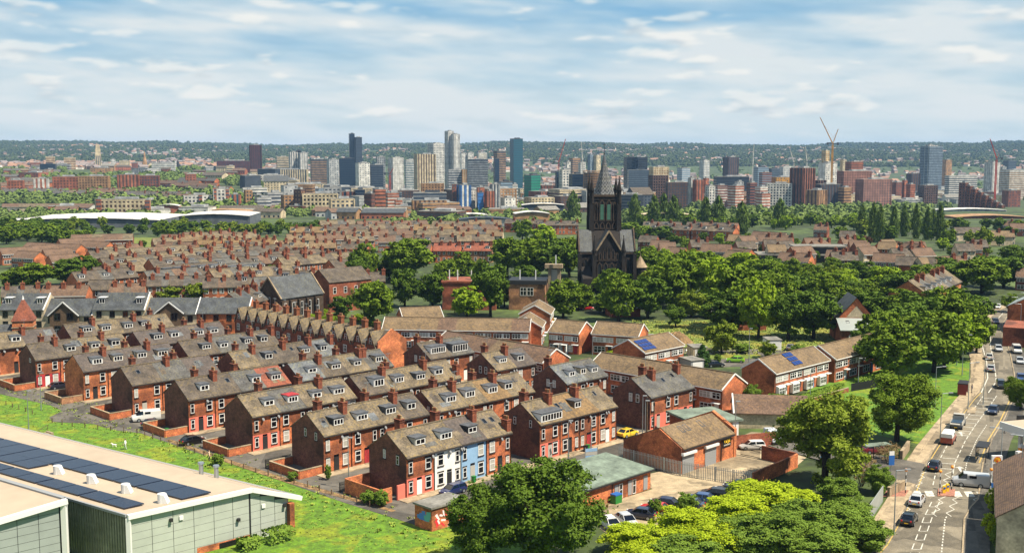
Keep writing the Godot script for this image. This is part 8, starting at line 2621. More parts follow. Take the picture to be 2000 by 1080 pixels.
func hedges():
	hedge("clipped green hedge around the corner garden beside the lawn", ST(190.5, 118.6), ST(192.5, 113.6), 1.4, 1.8)
	hedge("long clipped hedge in front of the bay-windowed houses", ST(192.5, 113.6), ST(210.5, 113.6), 1.4, 1.7)
	hedge("round clipped hedge at the warehouse's brick pier", Vector3(-31.0, 0, -137.6), Vector3(-28.4, 0, -140.0), 2.4, 1.6)
	hedge("short clipped hedge left of the rounded one by the warehouse", Vector3(-33.8, 0, -135.0), Vector3(-31.8, 0, -136.8), 1.8, 1.4)
	hedge("garden hedge of the farther brown-roofed houses", ST(218.0, 114.5), ST(236.0, 114.5), 1.2, 1.4)

# ---------------------------------------------------------------- vehicles
func loft(st: Array, b: MB):                       # stations [x, [half width, y] ring from bottom to top], mirrored in z
	for i in st.size() - 1:
		var p: Array = st[i]
		var q: Array = st[i + 1]
		for s in [1.0, -1.0]:
			for j in p[1].size() - 1:
				var a := Vector3(p[0], p[1][j][1], p[1][j][0] * s)
				var c := Vector3(q[0], q[1][j][1], q[1][j][0] * s)
				var d := Vector3(q[0], q[1][j + 1][1], q[1][j + 1][0] * s)
				var e := Vector3(p[0], p[1][j + 1][1], p[1][j + 1][0] * s)
				if s > 0: b.quad(a, c, d, e)
				else: b.quad(c, a, e, d)
		var k: int = p[1].size() - 1
		b.quad(Vector3(p[0], p[1][k][1], p[1][k][0]), Vector3(q[0], q[1][k][1], q[1][k][0]), Vector3(q[0], q[1][k][1], -q[1][k][0]), Vector3(p[0], p[1][k][1], -p[1][k][0]))
	for e in [0, st.size() - 1]:
		var r: Array = st[e][1]
		for j in r.size() - 1:
			var x: float = st[e][0]
			b.quad(Vector3(x, r[j][1], -r[j][0]), Vector3(x, r[j][1], r[j][0]), Vector3(x, r[j + 1][1], r[j + 1][0]), Vector3(x, r[j + 1][1], -r[j + 1][0]))

func ring(w: float, y0: float, y1: float, top: float) -> Array:
	return [[w * 0.93, y0], [w, y0 + (y1 - y0) * 0.35], [w * 0.97, y0 + (y1 - y0) * 0.8], [w * top, y1]]

func car_shapes(kind: String) -> Array:            # body, glass, roof meshes and wheel places
	if mesh_cache.has("car " + kind): return mesh_cache["car " + kind]
	var body := MB.new()
	var glass := MB.new()
	var roof := MB.new()
	var wheels := [1.35, -1.32]
	var wr := 0.33
	match kind:
		"van", "pickup":
			var L := 2.55
			loft([[L, ring(0.86, 0.4, 0.85, 0.8)], [L - 0.12, ring(0.95, 0.3, 1.05, 0.88)], [L - 0.9, ring(0.98, 0.26, 1.25, 0.9)], [0.75, ring(0.99, 0.26, 1.3, 0.95)], [-L + 0.05, ring(0.99, 0.26, 1.3, 0.95)], [-L, ring(0.95, 0.35, 1.25, 0.9)]], body)
			if kind == "van":
				loft([[L - 0.85, [[0.88, 1.25], [0.86, 1.3]]], [L - 1.55, [[0.93, 1.25], [0.8, 1.95]]], [0.55, [[0.94, 1.25], [0.81, 2.0]]]], glass)
				loft([[0.54, [[0.95, 1.29], [0.93, 1.85], [0.84, 2.02]]], [-L + 0.15, [[0.95, 1.29], [0.93, 1.85], [0.84, 2.0]]], [-L + 0.02, [[0.93, 1.29], [0.9, 1.8], [0.8, 1.95]]]], roof)
				roof.box(Vector3(0.5, 1.96, -0.8), Vector3(L - 1.5, 2.04, 0.8))
			else:
				loft([[1.75, [[0.9, 1.25], [0.88, 1.3]]], [1.2, [[0.93, 1.25], [0.82, 2.1]]], [0.0, [[0.94, 1.25], [0.83, 2.15]]]], glass)
				roof.box(Vector3(0.02, 1.3, -0.92), Vector3(1.25, 2.24, 0.92))
				roof.box(Vector3(-3.4, 0.95, -1.05), Vector3(-0.1, 1.1, 1.05))
				for s in [-1.03, 0.97]: roof.box(Vector3(-3.4, 1.1, s), Vector3(-0.1, 1.55, s + 0.06))
				roof.box(Vector3(-0.16, 1.1, -1.0), Vector3(-0.1, 2.0, 1.0))
				wheels = [1.6, -2.2]
			wr = 0.36
		_:
			var est := kind == "estate"
			var suv := kind == "suv"
			var up := 0.14 if suv else 0.0
			var L := 2.2
			var back := -2.15
			loft([[L, ring(0.66, 0.42, 0.62 + up, 0.85)], [L - 0.15, ring(0.82, 0.28, 0.74 + up, 0.88)], [L - 0.55, ring(0.88, 0.22 + up * 0.5, 0.84 + up, 0.9)], [0.95, ring(0.9, 0.22 + up * 0.5, 0.95 + up, 0.92)], [0.0, ring(0.9, 0.22 + up * 0.5, 0.98 + up, 0.93)], [-1.5, ring(0.9, 0.22 + up * 0.5, 1.0 + up, 0.92)], [back + 0.15, ring(0.85, 0.28, 0.98 + up, 0.9)], [back, ring(0.74, 0.42, 0.85 + up, 0.85)]], body)
			var rear := -2.0 if est or suv else -1.75
			var rtop := -1.75 if est or suv else -1.15
			loft([[1.15, [[0.8, 0.93 + up], [0.78, 0.95 + up]]], [0.35, [[0.83, 0.95 + up], [0.64, 1.42 + up]]], [rtop, [[0.83, 0.98 + up], [0.64, 1.43 + up]]], [rear, [[0.78, 0.98 + up], [0.72, 1.0 + up]]]], glass)
			loft([[0.42, [[0.65, 1.4 + up], [0.56, 1.455 + up]]], [-0.4, [[0.67, 1.42 + up], [0.58, 1.5 + up]]], [rtop - 0.05, [[0.65, 1.4 + up], [0.57, 1.47 + up]]]], roof)
			for s in [-1, 1]:
				roof.beam(Vector3(1.12, 0.95 + up, s * 0.8), Vector3(0.36, 1.43 + up, s * 0.65), 0.07, 0.07)
				roof.beam(Vector3(-0.45, 0.97 + up, s * 0.845), Vector3(-0.45, 1.44 + up, s * 0.66), 0.1, 0.05)
				roof.beam(Vector3(rear, 0.98 + up, s * 0.78), Vector3(rtop, 1.43 + up, s * 0.65), 0.12, 0.1)
	var res := [body.mesh(), glass.mesh(), roof.mesh(), wheels, wr]
	mesh_cache["car " + kind] = res
	return res

func wheel_mesh(r: float, tyre: bool) -> ArrayMesh:
	var key := "wheel %.2f %s" % [r, tyre]
	if not mesh_cache.has(key):
		var b := MB.new()
		if tyre: b.tube(Vector3(0, 0, -0.1), Vector3(0, 0, 0.1), r, r, 14)
		else: b.tube(Vector3(0, 0, -0.11), Vector3(0, 0, 0.11), r * 0.62, r * 0.62, 10)
		mesh_cache[key] = b.mesh()
	return mesh_cache[key]

func car(kind: String, label: String, cat: String, at: Vector3, dir: float, paint: Color, called := "", near := true, group := "", top := ""):
	var key := "paint %s" % paint.to_html()
	if not M.has(key):
		var m := mat(key, paint, 0.3)
		m.metallic_specular = 0.6
		m.clearcoat_enabled = true
		m.clearcoat = 0.6
		m.clearcoat_roughness = 0.1
	var sh := car_shapes(kind)
	if called == "": called = "parked_car" if cat == "car" else cat.replace(" ", "_")
	var r := thing(called, label, cat, at, dir, group)
	part(r, "body", sh[0], M[key])
	part(r, "window", sh[1], M.glass)
	part(r, "roof", sh[2], M[key] if top == "" else M[top])
	var nose := 2.2 if kind != "van" and kind != "pickup" else 2.55
	for x in sh[3]:
		for z in ([-0.82, 0.82] if nose < 2.4 else [-0.93, 0.93]):
			var w := part(r, "wheel", wheel_mesh(sh[4], true), M.black, Vector3(x, sh[4], z))
			if near: part(w, "rim", wheel_mesh(sh[4], false), M.steel)
	if kind == "van":
		for z in [-0.955, 0.955]:
			part(r, "side_window", box_mesh(1.0, 0.42, 0.03), M.glass, Vector3(-0.25, 1.42, z))
		part(r, "bumper", box_mesh(0.25, 0.28, 1.9), M.dark, Vector3(2.5, 0.32, 0))
	if near:
		var hy := 0.62 if nose < 2.4 else 0.85
		for z in [-0.58, 0.58]:
			part(r, "headlight", box_mesh(0.2, 0.14, 0.26), M.white, Vector3(nose - 0.12, hy, z))
			part(r, "tail_light", box_mesh(0.12, 0.2, 0.2), M.red, Vector3(-nose + 0.06, hy + 0.12, z))
		part(r, "number_plate", box_mesh(0.04, 0.11, 0.5), M.yellow, Vector3(-nose + 0.03 if kind != "pickup" else -3.42, 0.5, 0))

func build_cars():
	var white := Color(0.80, 0.80, 0.79)
	var silver := Color(0.66, 0.67, 0.68)
	var navy := Color(0.05, 0.08, 0.17)
	var black := Color(0.04, 0.042, 0.05)
	var blue := Color(0.12, 0.22, 0.42)
	var away := 1.06                                  # heading up the road
	var toward := away - PI
	car("hatch", "black car on the main road just before the crossing, nearest the bottom", "car", Vector3(53.0, 0.06, -145.7), away, black, "moving_car")
	car("hatch", "silver car on the main road right before the zebra stripes", "car", Vector3(57.0, 0.06, -153.9), away, silver, "moving_car")
	car("hatch", "dark blue car just past the zebra crossing", "car", Vector3(66.0, 0.06, -171.4), away, navy, "moving_car")
	car("van", "red van with white roof and rear following the flatbed lorry", "van", Vector3(74.6, 0.06, -188.0), away, Color(0.55, 0.16, 0.10), "red_van", true, "", "white")
	car("pickup", "blue flatbed lorry with white cab on the main road", "lorry", Vector3(80.6, 0.06, -199.0), away, Color(0.18, 0.27, 0.36), "flatbed_lorry", true, "", "curtain")
	car("hatch", "dark blue car coming down past the hatched markings", "car", Vector3(91.4, 0.06, -209.6), toward, Color(0.13, 0.17, 0.26), "moving_car")
	car("van", "silver-grey van pulling out of the fuel station onto the crossing", "van", Vector3(68.0, 0.06, -162.4), PI - 0.35, silver, "silver_van")
	car("suv", "black off-road car coming down the middle of the road", "car", Vector3(103.0, 0.06, -233.0), toward + 0.2, black, "moving_car")
	car("hatch", "silver car driving away past the bus shelter bend", "car", Vector3(108.6, 0.06, -251.3), away + 0.1, silver, "moving_car")
	car("hatch", "light grey car driving away farther up the bend", "car", Vector3(114.4, 0.06, -266.0), away + 0.15, Color(0.72, 0.72, 0.70), "moving_car")
	car("hatch", "pale silver car coming down beside the white van", "car", Vector3(121.6, 0.06, -277.5), toward + 0.2, silver, "moving_car")
	car("van", "white van parked at the right kerb of the far road", "van", Vector3(124.8, 0.06, -274.4), toward + 0.2, white, "white_van")
	car("hatch", "silver car parked behind the white van at the kerb", "car", Vector3(119.4, 0.06, -260.7), toward + 0.15, silver)
	car("hatch", "silver car first in the far parked line", "car", Vector3(131.8, 0.06, -293.5), toward + 0.2, silver)
	car("hatch", "dark car in the middle of the far parked line", "car", Vector3(134.2, 0.06, -299.6), toward + 0.2, black)
	car("van", "white van at the far end of the parked line", "van", Vector3(137.6, 0.06, -307.4), toward + 0.2, white, "white_van")
	car("hatch", "dark car in the far bend of the road", "car", Vector3(140.4, 0.06, -323.2), toward + 0.2, navy, "moving_car")
	car("hatch", "white car at the far junction", "car", Vector3(154.6, 0.06, -354.7), toward, white, "moving_car")
	car("hatch", "silver car by the shopfronts half hidden by leaves", "car", Vector3(147.0, 0.1, -345.5), away + 0.2, silver)
	car("hatch", "blue car half hidden by the right-hand kerb tree", "car", Vector3(110.6, 0.06, -240.6), toward + 0.15, blue)
	car("estate", "dark blue estate car parked outside the white painted house", "car", ST(106.2, 118.3, 0.05), PI / 4 + PI, Color(0.07, 0.12, 0.30))
	car("van", "white van parked at the gable of the terrace by the turning circle", "van", Vector3(-67.6, 0.05, -203.6), PI / 4 + PI - 0.35, white, "white_van")
	car("hatch", "dark car parked behind the brown yard wall on the far left", "car", ST(97.0, 231.5, 0.05), PI / 4, Color(0.10, 0.11, 0.16))
	car("hatch", "black car half hidden by the gable beside the pink-based terrace", "car", ST(93.8, 170.6, 0.05), PI / 4, black)
	car("hatch", "dark blue car in the gap beside the second terrace's gable", "car", ST(95.0, 186.6, 0.05), PI / 4, navy)
	car("hatch", "black car peeping from behind the nearest terrace", "car", ST(112.5, 134.0, 0.05), PI / 4, black)
	car("hatch", "yellow car at the corner behind the end terrace", "car", ST(150.0, 121.5, 0.05), PI / 4, Color(0.85, 0.72, 0.20))
	var cp := PI / 4 - PI / 2 + 0.35
	for a in [[17.4, 147.8, "navy", navy], [19.6, 150.0, "red", Color(0.70, 0.10, 0.10)], [21.2, 152.4, "dark blue", Color(0.06, 0.08, 0.20)], [24.6, 152.0, "blue-grey", Color(0.14, 0.20, 0.30)], [26.6, 154.4, "metallic blue", Color(0.16, 0.27, 0.45)], [29.0, 156.4, "black", black], [31.4, 158.4, "midnight blue", Color(0.07, 0.10, 0.22)], [33.2, 160.6, "dark", Color(0.09, 0.09, 0.11)]]:
		car("hatch" if a[2] != "black" else "suv", "%s car in the line parked along the thicket" % a[2], "car", Vector3(a[0], 0.06, -a[1]), cp + PI, a[3], "", true, "cars parked along the thicket")
	car("hatch", "white car with pale bonnet wedged beside the big bottom tree", "car", Vector3(13.0, 0.06, -143.6), -PI / 2 + 0.35, white)
	car("hatch", "silver car next to the white one by the big tree", "car", Vector3(15.2, 0.06, -145.0), -PI / 2 + 0.35, silver)
	car("estate", "white estate car parked behind the yard gates", "car", ST(158.0, 101.4, 0.06), 0.1 + PI, white)
	car("van", "grey van facing out of the brown-roofed shed", "van", Vector3(44.6, 0.06, -188.0), -PI / 2 + 0.1, Color(0.72, 0.75, 0.78), "grey_van")
	car("hatch", "lime green car on the estate road", "car", Vector3(52.8, 0.06, -262.0), PI - 0.2, Color(0.45, 0.66, 0.10))
	car("hatch", "white car half hidden by the long terrace's roof", "car", Vector3(61.0, 0.06, -246.0), 0.5, white)
	car("hatch", "white and blue car behind the orange end wall", "car", Vector3(32.0, 0.06, -262.0), 0.4, white)
	car("hatch", "dark car below the dark conifer", "car", Vector3(47.0, 0.06, -256.4), 0.2, Color(0.08, 0.09, 0.12))
	car("hatch", "grey car beside the small white garage", "car", Vector3(70.0, 0.06, -279.0), 1.2, Color(0.45, 0.46, 0.47))
	car("hatch", "red car among the trees left of the church", "car", Vector3(23.6, 0.06, -352.0), 0.1, Color(0.62, 0.08, 0.08))
	car("hatch", "red car near the glass bus shelter", "car", Vector3(59.5, 0.2, -180.5), 0.2, Color(0.40, 0.10, 0.14))
	car("hatch", "white car at the pub behind the olive tree", "car", Vector3(52.0, 0.2, -184.5), 0.3, white)
	car("van", "white van among the hedges beyond the dark gables", "van", Vector3(-47.6, 0.05, -300.0), 0.2, white, "white_van")
	car("van", "long white van beside the brick cottage", "van", Vector3(-54.6, 0.05, -290.0), 0.1, white, "white_van")
	car("van", "white lorry on the far left estate road", "lorry", Vector3(-204.0, 0.05, -497.0), 0.4, white, "white_lorry", false)

# ---------------------------------------------------------------- walls, fences, posts, people, small things
func wall_run(called: String, label: String, pts: Array, h: float, t: float, m: Material, group := "", cope := "flag"):
	var r := thing(called, label, "wall", pts[0], 0, group)
	for i in pts.size() - 1:
		var b := MB.new()
		var a: Vector3 = pts[i] - pts[0]
		var c: Vector3 = pts[i + 1] - pts[0]
		b.beam(a + Vector3(0, h / 2 - 0.1, 0), c + Vector3(0, h / 2 - 0.1, 0), t, h + 0.2)
		part(r, "panel", b.mesh(), m)
		if cope != "":
			b = MB.new()
			b.beam(a + Vector3(0, h + 0.05, 0), c + Vector3(0, h + 0.05, 0), t + 0.1, 0.1)
			part(r, "coping", b.mesh(), M[cope])
	return r

func palisade(label: String, a: Vector3, c: Vector3, h: float, m: Material, gap := 0.28):
	var r := thing("palisade_fence", label, "fence", a, 0, "")
	var d := (c - a)
	var n := int(d.length() / gap)
	var b := MB.new()
	for i in n:
		var p := d * (float(i) / n)
		b.beam(p, p + Vector3(0, h, 0), 0.10, 0.03)
	part(r, "pales", b.mesh(), m).set_meta("kind", "stuff")
	for y in [0.35, h - 0.4]:
		b = MB.new()
		b.beam(Vector3(0, y, 0), d + Vector3(0, y, 0), 0.05, 0.06)
		part(r, "rail", b.mesh(), m)
	var k := maxi(1, int(d.length() / 2.75))
	for i in k + 1:
		part(r, "post", box_mesh(0.12, h, 0.12), m, d * (float(i) / k))

func bin(at: Vector3, m: Material, label: String):
	var r := thing("wheelie_bin", label, "bin", at, 0.8, "wheelie bins")
	var b := MB.new()
	b.prism_x([Vector2(-0.24, 0.1), Vector2(-0.29, 0.95), Vector2(0.29, 0.95), Vector2(0.24, 0.1)], -0.26, 0.26)
	part(r, "body", b.mesh(), m)
	b = MB.new()
	b.prism_x([Vector2(-0.33, 0.95), Vector2(-0.33, 1.02), Vector2(0.33, 1.08), Vector2(0.33, 0.95)], -0.3, 0.3)
	part(r, "lid", b.mesh(), m)
	b = MB.new()
	b.tube(Vector3(-0.3, 0.12, -0.22), Vector3(0.3, 0.12, -0.22), 0.12, 0.12, 8)
	part(r, "wheel", b.mesh(), M.black)

# one continuous skin round a set of tapered bones [from, to, radius, radius, colour]
func skin(bones: Array, cell: float) -> ArrayMesh:
	var box := AABB(bones[0][0], Vector3.ZERO)
	for e in bones:
		box = box.expand(e[0]).expand(e[1])
	box = box.grow(0.22)
	var nx := int(box.size.x / cell) + 2
	var ny := int(box.size.y / cell) + 2
	var nz := int(box.size.z / cell) + 2
	var val := PackedFloat32Array()
	val.resize(nx * ny * nz)
	var dist := func(p: Vector3) -> float:
		var s := 0.0
		for e in bones:
			var ab: Vector3 = e[1] - e[0]
			var t := clampf((p - e[0]).dot(ab) / maxf(ab.length_squared(), 1e-6), 0, 1)
			s += exp(-(p.distance_to(e[0] + ab * t) - lerpf(e[2], e[3], t)) * 42.0)
		return -log(maxf(s, 1e-30)) / 42.0
	for k in nz:
		for j in ny:
			for i in nx:
				val[(k * ny + j) * nx + i] = dist.call(box.position + Vector3(i, j, k) * cell)
	var b := MB.new()
	var vid := {}
	for k in nz - 1:
		for j in ny - 1:
			for i in nx - 1:
				var sum := Vector3.ZERO
				var cnt := 0
				for e in [[0, 1], [0, 2], [0, 4], [1, 3], [1, 5], [2, 3], [2, 6], [3, 7], [4, 5], [4, 6], [5, 7], [6, 7]]:
					var o0 := Vector3i(e[0] & 1, (e[0] >> 1) & 1, e[0] >> 2)
					var o1 := Vector3i(e[1] & 1, (e[1] >> 1) & 1, e[1] >> 2)
					var v0 := val[((k + o0.z) * ny + j + o0.y) * nx + i + o0.x]
					var v1 := val[((k + o1.z) * ny + j + o1.y) * nx + i + o1.x]
					if (v0 < 0) != (v1 < 0):
						sum += Vector3(o0).lerp(Vector3(o1), v0 / (v0 - v1))
						cnt += 1
				if cnt > 0:
					vid[Vector3i(i, j, k)] = box.position + (Vector3(i, j, k) + sum / cnt) * cell
	var tone := func(p: Vector3) -> Color:
		var best := 1e9
		var c := Color.WHITE
		for e in bones:
			var ab: Vector3 = e[1] - e[0]
			var t := clampf((p - e[0]).dot(ab) / maxf(ab.length_squared(), 1e-6), 0, 1)
			var d: float = p.distance_to(e[0] + ab * t) - lerpf(e[2], e[3], t)
			if d < best:
				best = d
				c = e[4]
		return c
	for k in range(1, nz - 1):
		for j in range(1, ny - 1):
			for i in range(1, nx - 1):
				var v0 := val[(k * ny + j) * nx + i]
				for ax in 3:
					var o := Vector3i(int(ax == 0), int(ax == 1), int(ax == 2))
					var v1 := val[((k + o.z) * ny + j + o.y) * nx + i + o.x]
					if (v0 < 0) == (v1 < 0): continue
					var u := Vector3i(int(ax == 1), int(ax == 2), int(ax == 0))
					var w := Vector3i(int(ax == 2), int(ax == 0), int(ax == 1))
					var q := Vector3i(i, j, k)
					var c4 := [q, q - u, q - u - w, q - w]
					if not (vid.has(c4[0]) and vid.has(c4[1]) and vid.has(c4[2]) and vid.has(c4[3])): continue
					b.col = tone.call(vid[c4[0]])
					if v0 < 0: b.quad(vid[c4[0]], vid[c4[1]], vid[c4[2]], vid[c4[3]])
					else: b.quad(vid[c4[3]], vid[c4[2]], vid[c4[1]], vid[c4[0]])
	return b.mesh()

func person(label: String, at: Vector3, turn: float, top: Color, legs: Color, stride := 0.22):
	var skin_c := Color(0.55, 0.36, 0.27)
	var hair := Color(0.05, 0.035, 0.025)
	var B := []
	for s in [-1.0, 1.0]:
		var hip := Vector3(0.0, 0.93, s * 0.09)
		var knee := Vector3(stride * s * 0.6 + 0.03, 0.5, s * 0.10)
		var foot := Vector3(stride * s, 0.07, s * 0.10)
		B.append([hip, knee, 0.085, 0.06, legs]); B.append([knee, foot, 0.058, 0.042, legs])
		B.append([foot, foot + Vector3(0.16, -0.03, 0), 0.045, 0.035, hair])
		var sh := Vector3(0, 1.42, s * 0.17)
		var el := Vector3(-stride * s * 0.4, 1.13, s * 0.23)
		var ha := Vector3(-stride * s * 0.8 + 0.1, 0.9, s * 0.22)
		B.append([sh, el, 0.052, 0.042, top]); B.append([el, ha, 0.038, 0.03, skin_c])
		for f in 5:
			var fz := (f - 2) * 0.016
			B.append([ha, ha + Vector3(0.02 + (0.03 if f == 0 else 0.0), -0.13 + absf(f - 2.3) * 0.012, fz), 0.022, 0.009, skin_c])
	B.append([Vector3(0, 0.95, 0), Vector3(0, 1.2, 0), 0.13, 0.125, top]); B.append([Vector3(0, 1.2, 0), Vector3(0, 1.4, 0), 0.135, 0.12, top])
	B.append([Vector3(0, 1.4, -0.13), Vector3(0, 1.4, 0.13), 0.07, 0.07, top]); B.append([Vector3(0, 1.42, 0), Vector3(0.01, 1.55, 0), 0.055, 0.055, skin_c])
	B.append([Vector3(0.02, 1.58, 0), Vector3(0.01, 1.68, 0), 0.085, 0.095, skin_c]); B.append([Vector3(0.1, 1.6, 0), Vector3(0.115, 1.585, 0), 0.018, 0.02, skin_c])
	B.append([Vector3(-0.03, 1.66, 0), Vector3(-0.005, 1.71, 0), 0.1, 0.09, hair])
	var o := MeshInstance3D.new()
	o.name = numbered("person")
	o.mesh = skin(B, 0.028)
	o.material_override = leaf_clump(true)
	add_child(o)
	o.position = at
	o.rotation.y = turn
	tag(o, label, "person")

func dog(label: String, at: Vector3, turn: float):
	var w := Color(0.75, 0.70, 0.62)
	var B := [[Vector3(-0.28, 0.46, 0), Vector3(0.22, 0.48, 0), 0.10, 0.14, w], [Vector3(0.25, 0.52, 0), Vector3(0.42, 0.68, 0), 0.09, 0.07, w], [Vector3(0.42, 0.7, 0), Vector3(0.6, 0.66, 0), 0.075, 0.035, w], [Vector3(-0.34, 0.5, 0), Vector3(-0.58, 0.62, 0), 0.03, 0.018, w]]
	for s in [-1.0, 1.0]:
		B.append([Vector3(0.22, 0.44, s * 0.08), Vector3(0.2, 0.22, s * 0.08), 0.05, 0.03, w]); B.append([Vector3(0.2, 0.22, s * 0.08), Vector3(0.23 + s * 0.05, 0.03, s * 0.08), 0.028, 0.025, w])
		B.append([Vector3(-0.28, 0.44, s * 0.08), Vector3(-0.22, 0.28, s * 0.08), 0.07, 0.04, w]); B.append([Vector3(-0.22, 0.28, s * 0.08), Vector3(-0.36, 0.2, s * 0.08), 0.035, 0.027, w]); B.append([Vector3(-0.36, 0.2, s * 0.08), Vector3(-0.33, 0.03, s * 0.08), 0.026, 0.024, w])
		B.append([Vector3(0.4, 0.76, s * 0.05), Vector3(0.37, 0.85, s * 0.07), 0.025, 0.012, w])
	var o := MeshInstance3D.new()
	o.name = numbered("dog")
	o.mesh = skin(B, 0.026)
	o.material_override = leaf_clump(true)
	add_child(o)
	o.position = at
	o.rotation.y = turn
	tag(o, label, "dog")

func build_details():
	# yard walls at the near ends of the terraces
	var yards := [[98.9, 139.8, "brick", "low dark brick yard wall with washing beside the tall-lamp terrace"], [98.1, 158.6, "brick", "brick yard wall with green bins at the red-topped dormer terrace"], [97.0, 177.5, "brick_orange", "orange brick yard wall at the terrace with the red end roof"], [96.0, 196.5, "brick", "long brown yard wall beside the white van's terrace"], [95.3, 215.8, "brick_buff", "tan brick yard wall at the mauve-roofed terrace"], [93.7, 235.0, "brick", "brick front wall with white inner face at the far left terrace"]]
	for y in yards:
		wall_run("yard_wall", y[3], [ST(y[0] - 0.2, y[1] + 0.3), ST(y[0] - 4.4, y[1] + 0.3), ST(y[0] - 4.4, y[1] + 8.2), ST(y[0] - 0.2, y[1] + 8.2)], 1.3, 0.25, M[y[2]], "yard walls")
	wall_run("yard_wall", "tall bright orange painted yard wall with doorway at the nearest terrace", [ST(99.8, 121.5), ST(98.4, 121.5)], 2.2, 0.28, M.paint_pink, "yard walls", "")
	wall_run("yard_wall", "orange inner yard wall behind the painted one", [ST(97.4, 121.5), ST(95.4, 121.5), ST(95.4, 129.6), ST(99.8, 129.6)], 2.2, 0.28, M.brick_bright, "yard walls", "")
	palisade("black railings beside the nearest terrace's yard", ST(95.0, 130.5), ST(99.5, 130.5), 1.5, M.black, 0.2)
	palisade("black railings beside the tall-lamp terrace's yard", ST(94.2, 148.8), ST(98.8, 148.8), 1.5, M.black, 0.2)
	# wooden posts along the grass
	var n := 0
	for seg in [[ST(93.9, 122.0), ST(93.2, 136.0)], [ST(93.2, 136.0), ST(91.3, 154.0)], [ST(91.3, 154.0), ST(90.5, 184.0)], [ST(90.5, 184.0), ST(84.6, 197.0)], [ST(84.6, 197.0), ST(82.5, 205.0)], [ST(83.5, 212.0), ST(82.0, 240.0)]]:
		var d: Vector3 = seg[1] - seg[0]
		var k := int(d.length() / 2.6)
		for i in k:
			var p := thing("wooden_post", "short weathered wooden post along the grass bank, %s of the line", "post", seg[0] + d * (float(i) / k), n * 0.7, "posts along the grass bank")
			part(p, "shaft", box_mesh(0.13, 0.8 + 0.08 * (n % 3), 0.13), M.timber)
			part(p, "cap", box_mesh(0.12, 0.05, 0.12), M.timber_pale, Vector3(0, 0.8 + 0.08 * (n % 3), 0))
			n += 1
	for a in [ST(96.5, 111.5), ST(98.0, 111.0), ST(99.6, 110.6)]:
		var p := thing("white_bollard", "slim white bollard by the graffiti hut, %s of them", "bollard", a, 0, "white bollards")
		part(p, "shaft", box_mesh(0.12, 1.1, 0.12), M.white)
		part(p, "band", box_mesh(0.14, 0.15, 0.14), M.dark, Vector3(0, 0.8, 0))
	# bins
	bin(ST(111.8, 119.9, 0.15), M.bin_green, "bright green wheelie bin outside the white painted house")
	bin(ST(137.6, 119.9, 0.15), M.bin_green, "green wheelie bin outside the golden-roofed terrace")
	bin(ST(137.0, 119.8, 0.15), M.bin_black, "black wheelie bin outside the golden-roofed terrace")
	bin(ST(94.5, 160.2), M.bin_green, "green wheelie bin in the yard of the patched-roof terrace")
	bin(ST(94.2, 162.0), M.bin_green, "second green wheelie bin in that same yard")
	bin(ST(94.0, 180.0), M.bin_green, "green wheelie bin behind the orange yard wall")
	bin(ST(103.6, 176.4, 0.15), M.bin_black, "black wheelie bin outside the pink-based terrace")
	var r := thing("waste_container", "green wheeled waste container with blue lid by the low brick hall", "container", ST(119.6, 98.8, 0.06), PI / 4, "")
	part(r, "body", box_mesh(1.4, 1.15, 1.0), M.bin_green)
	part(r, "lid", box_mesh(1.45, 0.18, 1.05), M.blue, Vector3(0, 1.16, 0))
	r = thing("picnic_bench", "small wooden bench against the low brick hall", "bench", ST(116.4, 98.4, 0.06), PI / 4, "")
	part(r, "seat", box_mesh(1.8, 0.1, 0.45), M.timber_pale, Vector3(0, 0.45, 0))
	part(r, "backrest", box_mesh(1.8, 0.4, 0.08), M.timber_pale, Vector3(0, 0.6, -0.25))
	for x in [-0.75, 0.75]: part(r, "leg", box_mesh(0.1, 0.45, 0.4), M.timber_pale, Vector3(x, 0, 0))
	r = thing("estate_noticeboard", "pale blue striped noticeboard at the street corner behind the low hall", "noticeboard", ST(131.5, 113.8, 0.05), 0.35, "")
	for i in 4: part(r, "panel", box_mesh(2.0, 0.5, 0.08), [M.clad_grey, M.paint_blue, M.curtain, M.paint_blue][i], Vector3(0, 0.6 + i * 0.56, 0))
	for x in [-1.05, 1.05]: part(r, "post", box_mesh(0.1, 3.0, 0.1), M.steel, Vector3(x, 0, 0))
	# workshop fences, walls and gates
	palisade("grey palisade fence along the workshop's end wall", ST(136.9, 112.6), ST(136.9, 100.6), 2.3, M.steel)
	palisade("grey palisade fence between the workshop yard and the car park", ST(136.9, 100.4), ST(139.6, 89.6), 2.3, M.steel)
	wall_run("yard_wall", "orange brick wall with wire on top beside the thicket", [ST(139.8, 89.4), ST(153.8, 90.4)], 2.2, 0.3, M.brick_orange, "", "")
	wall_run("yard_wall", "dark brick wall right of the yard gates", [ST(153.8, 96.8), ST(153.8, 90.6)], 2.3, 0.3, M.brick_dark, "", "")
	wall_run("yard_wall", "dark red timber screen behind the white estate car", [ST(153.2, 104.5), ST(163.0, 100.0)], 2.4, 0.15, M.brick_dark, "", "")
	r = thing("yard_gates", "pair of black steel yard gates", "gate", ST(153.4, 100.6), 0, "")
	var gd := ST(153.6, 97.0) - ST(153.4, 100.6)
	for h in 2:
		var b := MB.new()
		for i in 9:
			var p := gd * ((h * 9 + i + 0.5) / 18.0)
			b.beam(p + Vector3(0, 0.1, 0), p + Vector3(0, 2.3, 0), 0.05, 0.05)
		for y in [0.25, 1.2, 2.1]:
			b.beam(gd * (h * 0.5 + 0.01) + Vector3(0, y, 0), gd * (h * 0.5 + 0.49) + Vector3(0, y, 0), 0.06, 0.08)
		part(r, "gate_leaf", b.mesh(), M.black)
	wall_run("garden_wall", "orange brick garden wall below the conifer at the long terrace's end", [ST(172.0, 117.6), ST(180.0, 113.8)], 1.5, 0.25, M.brick_orange)
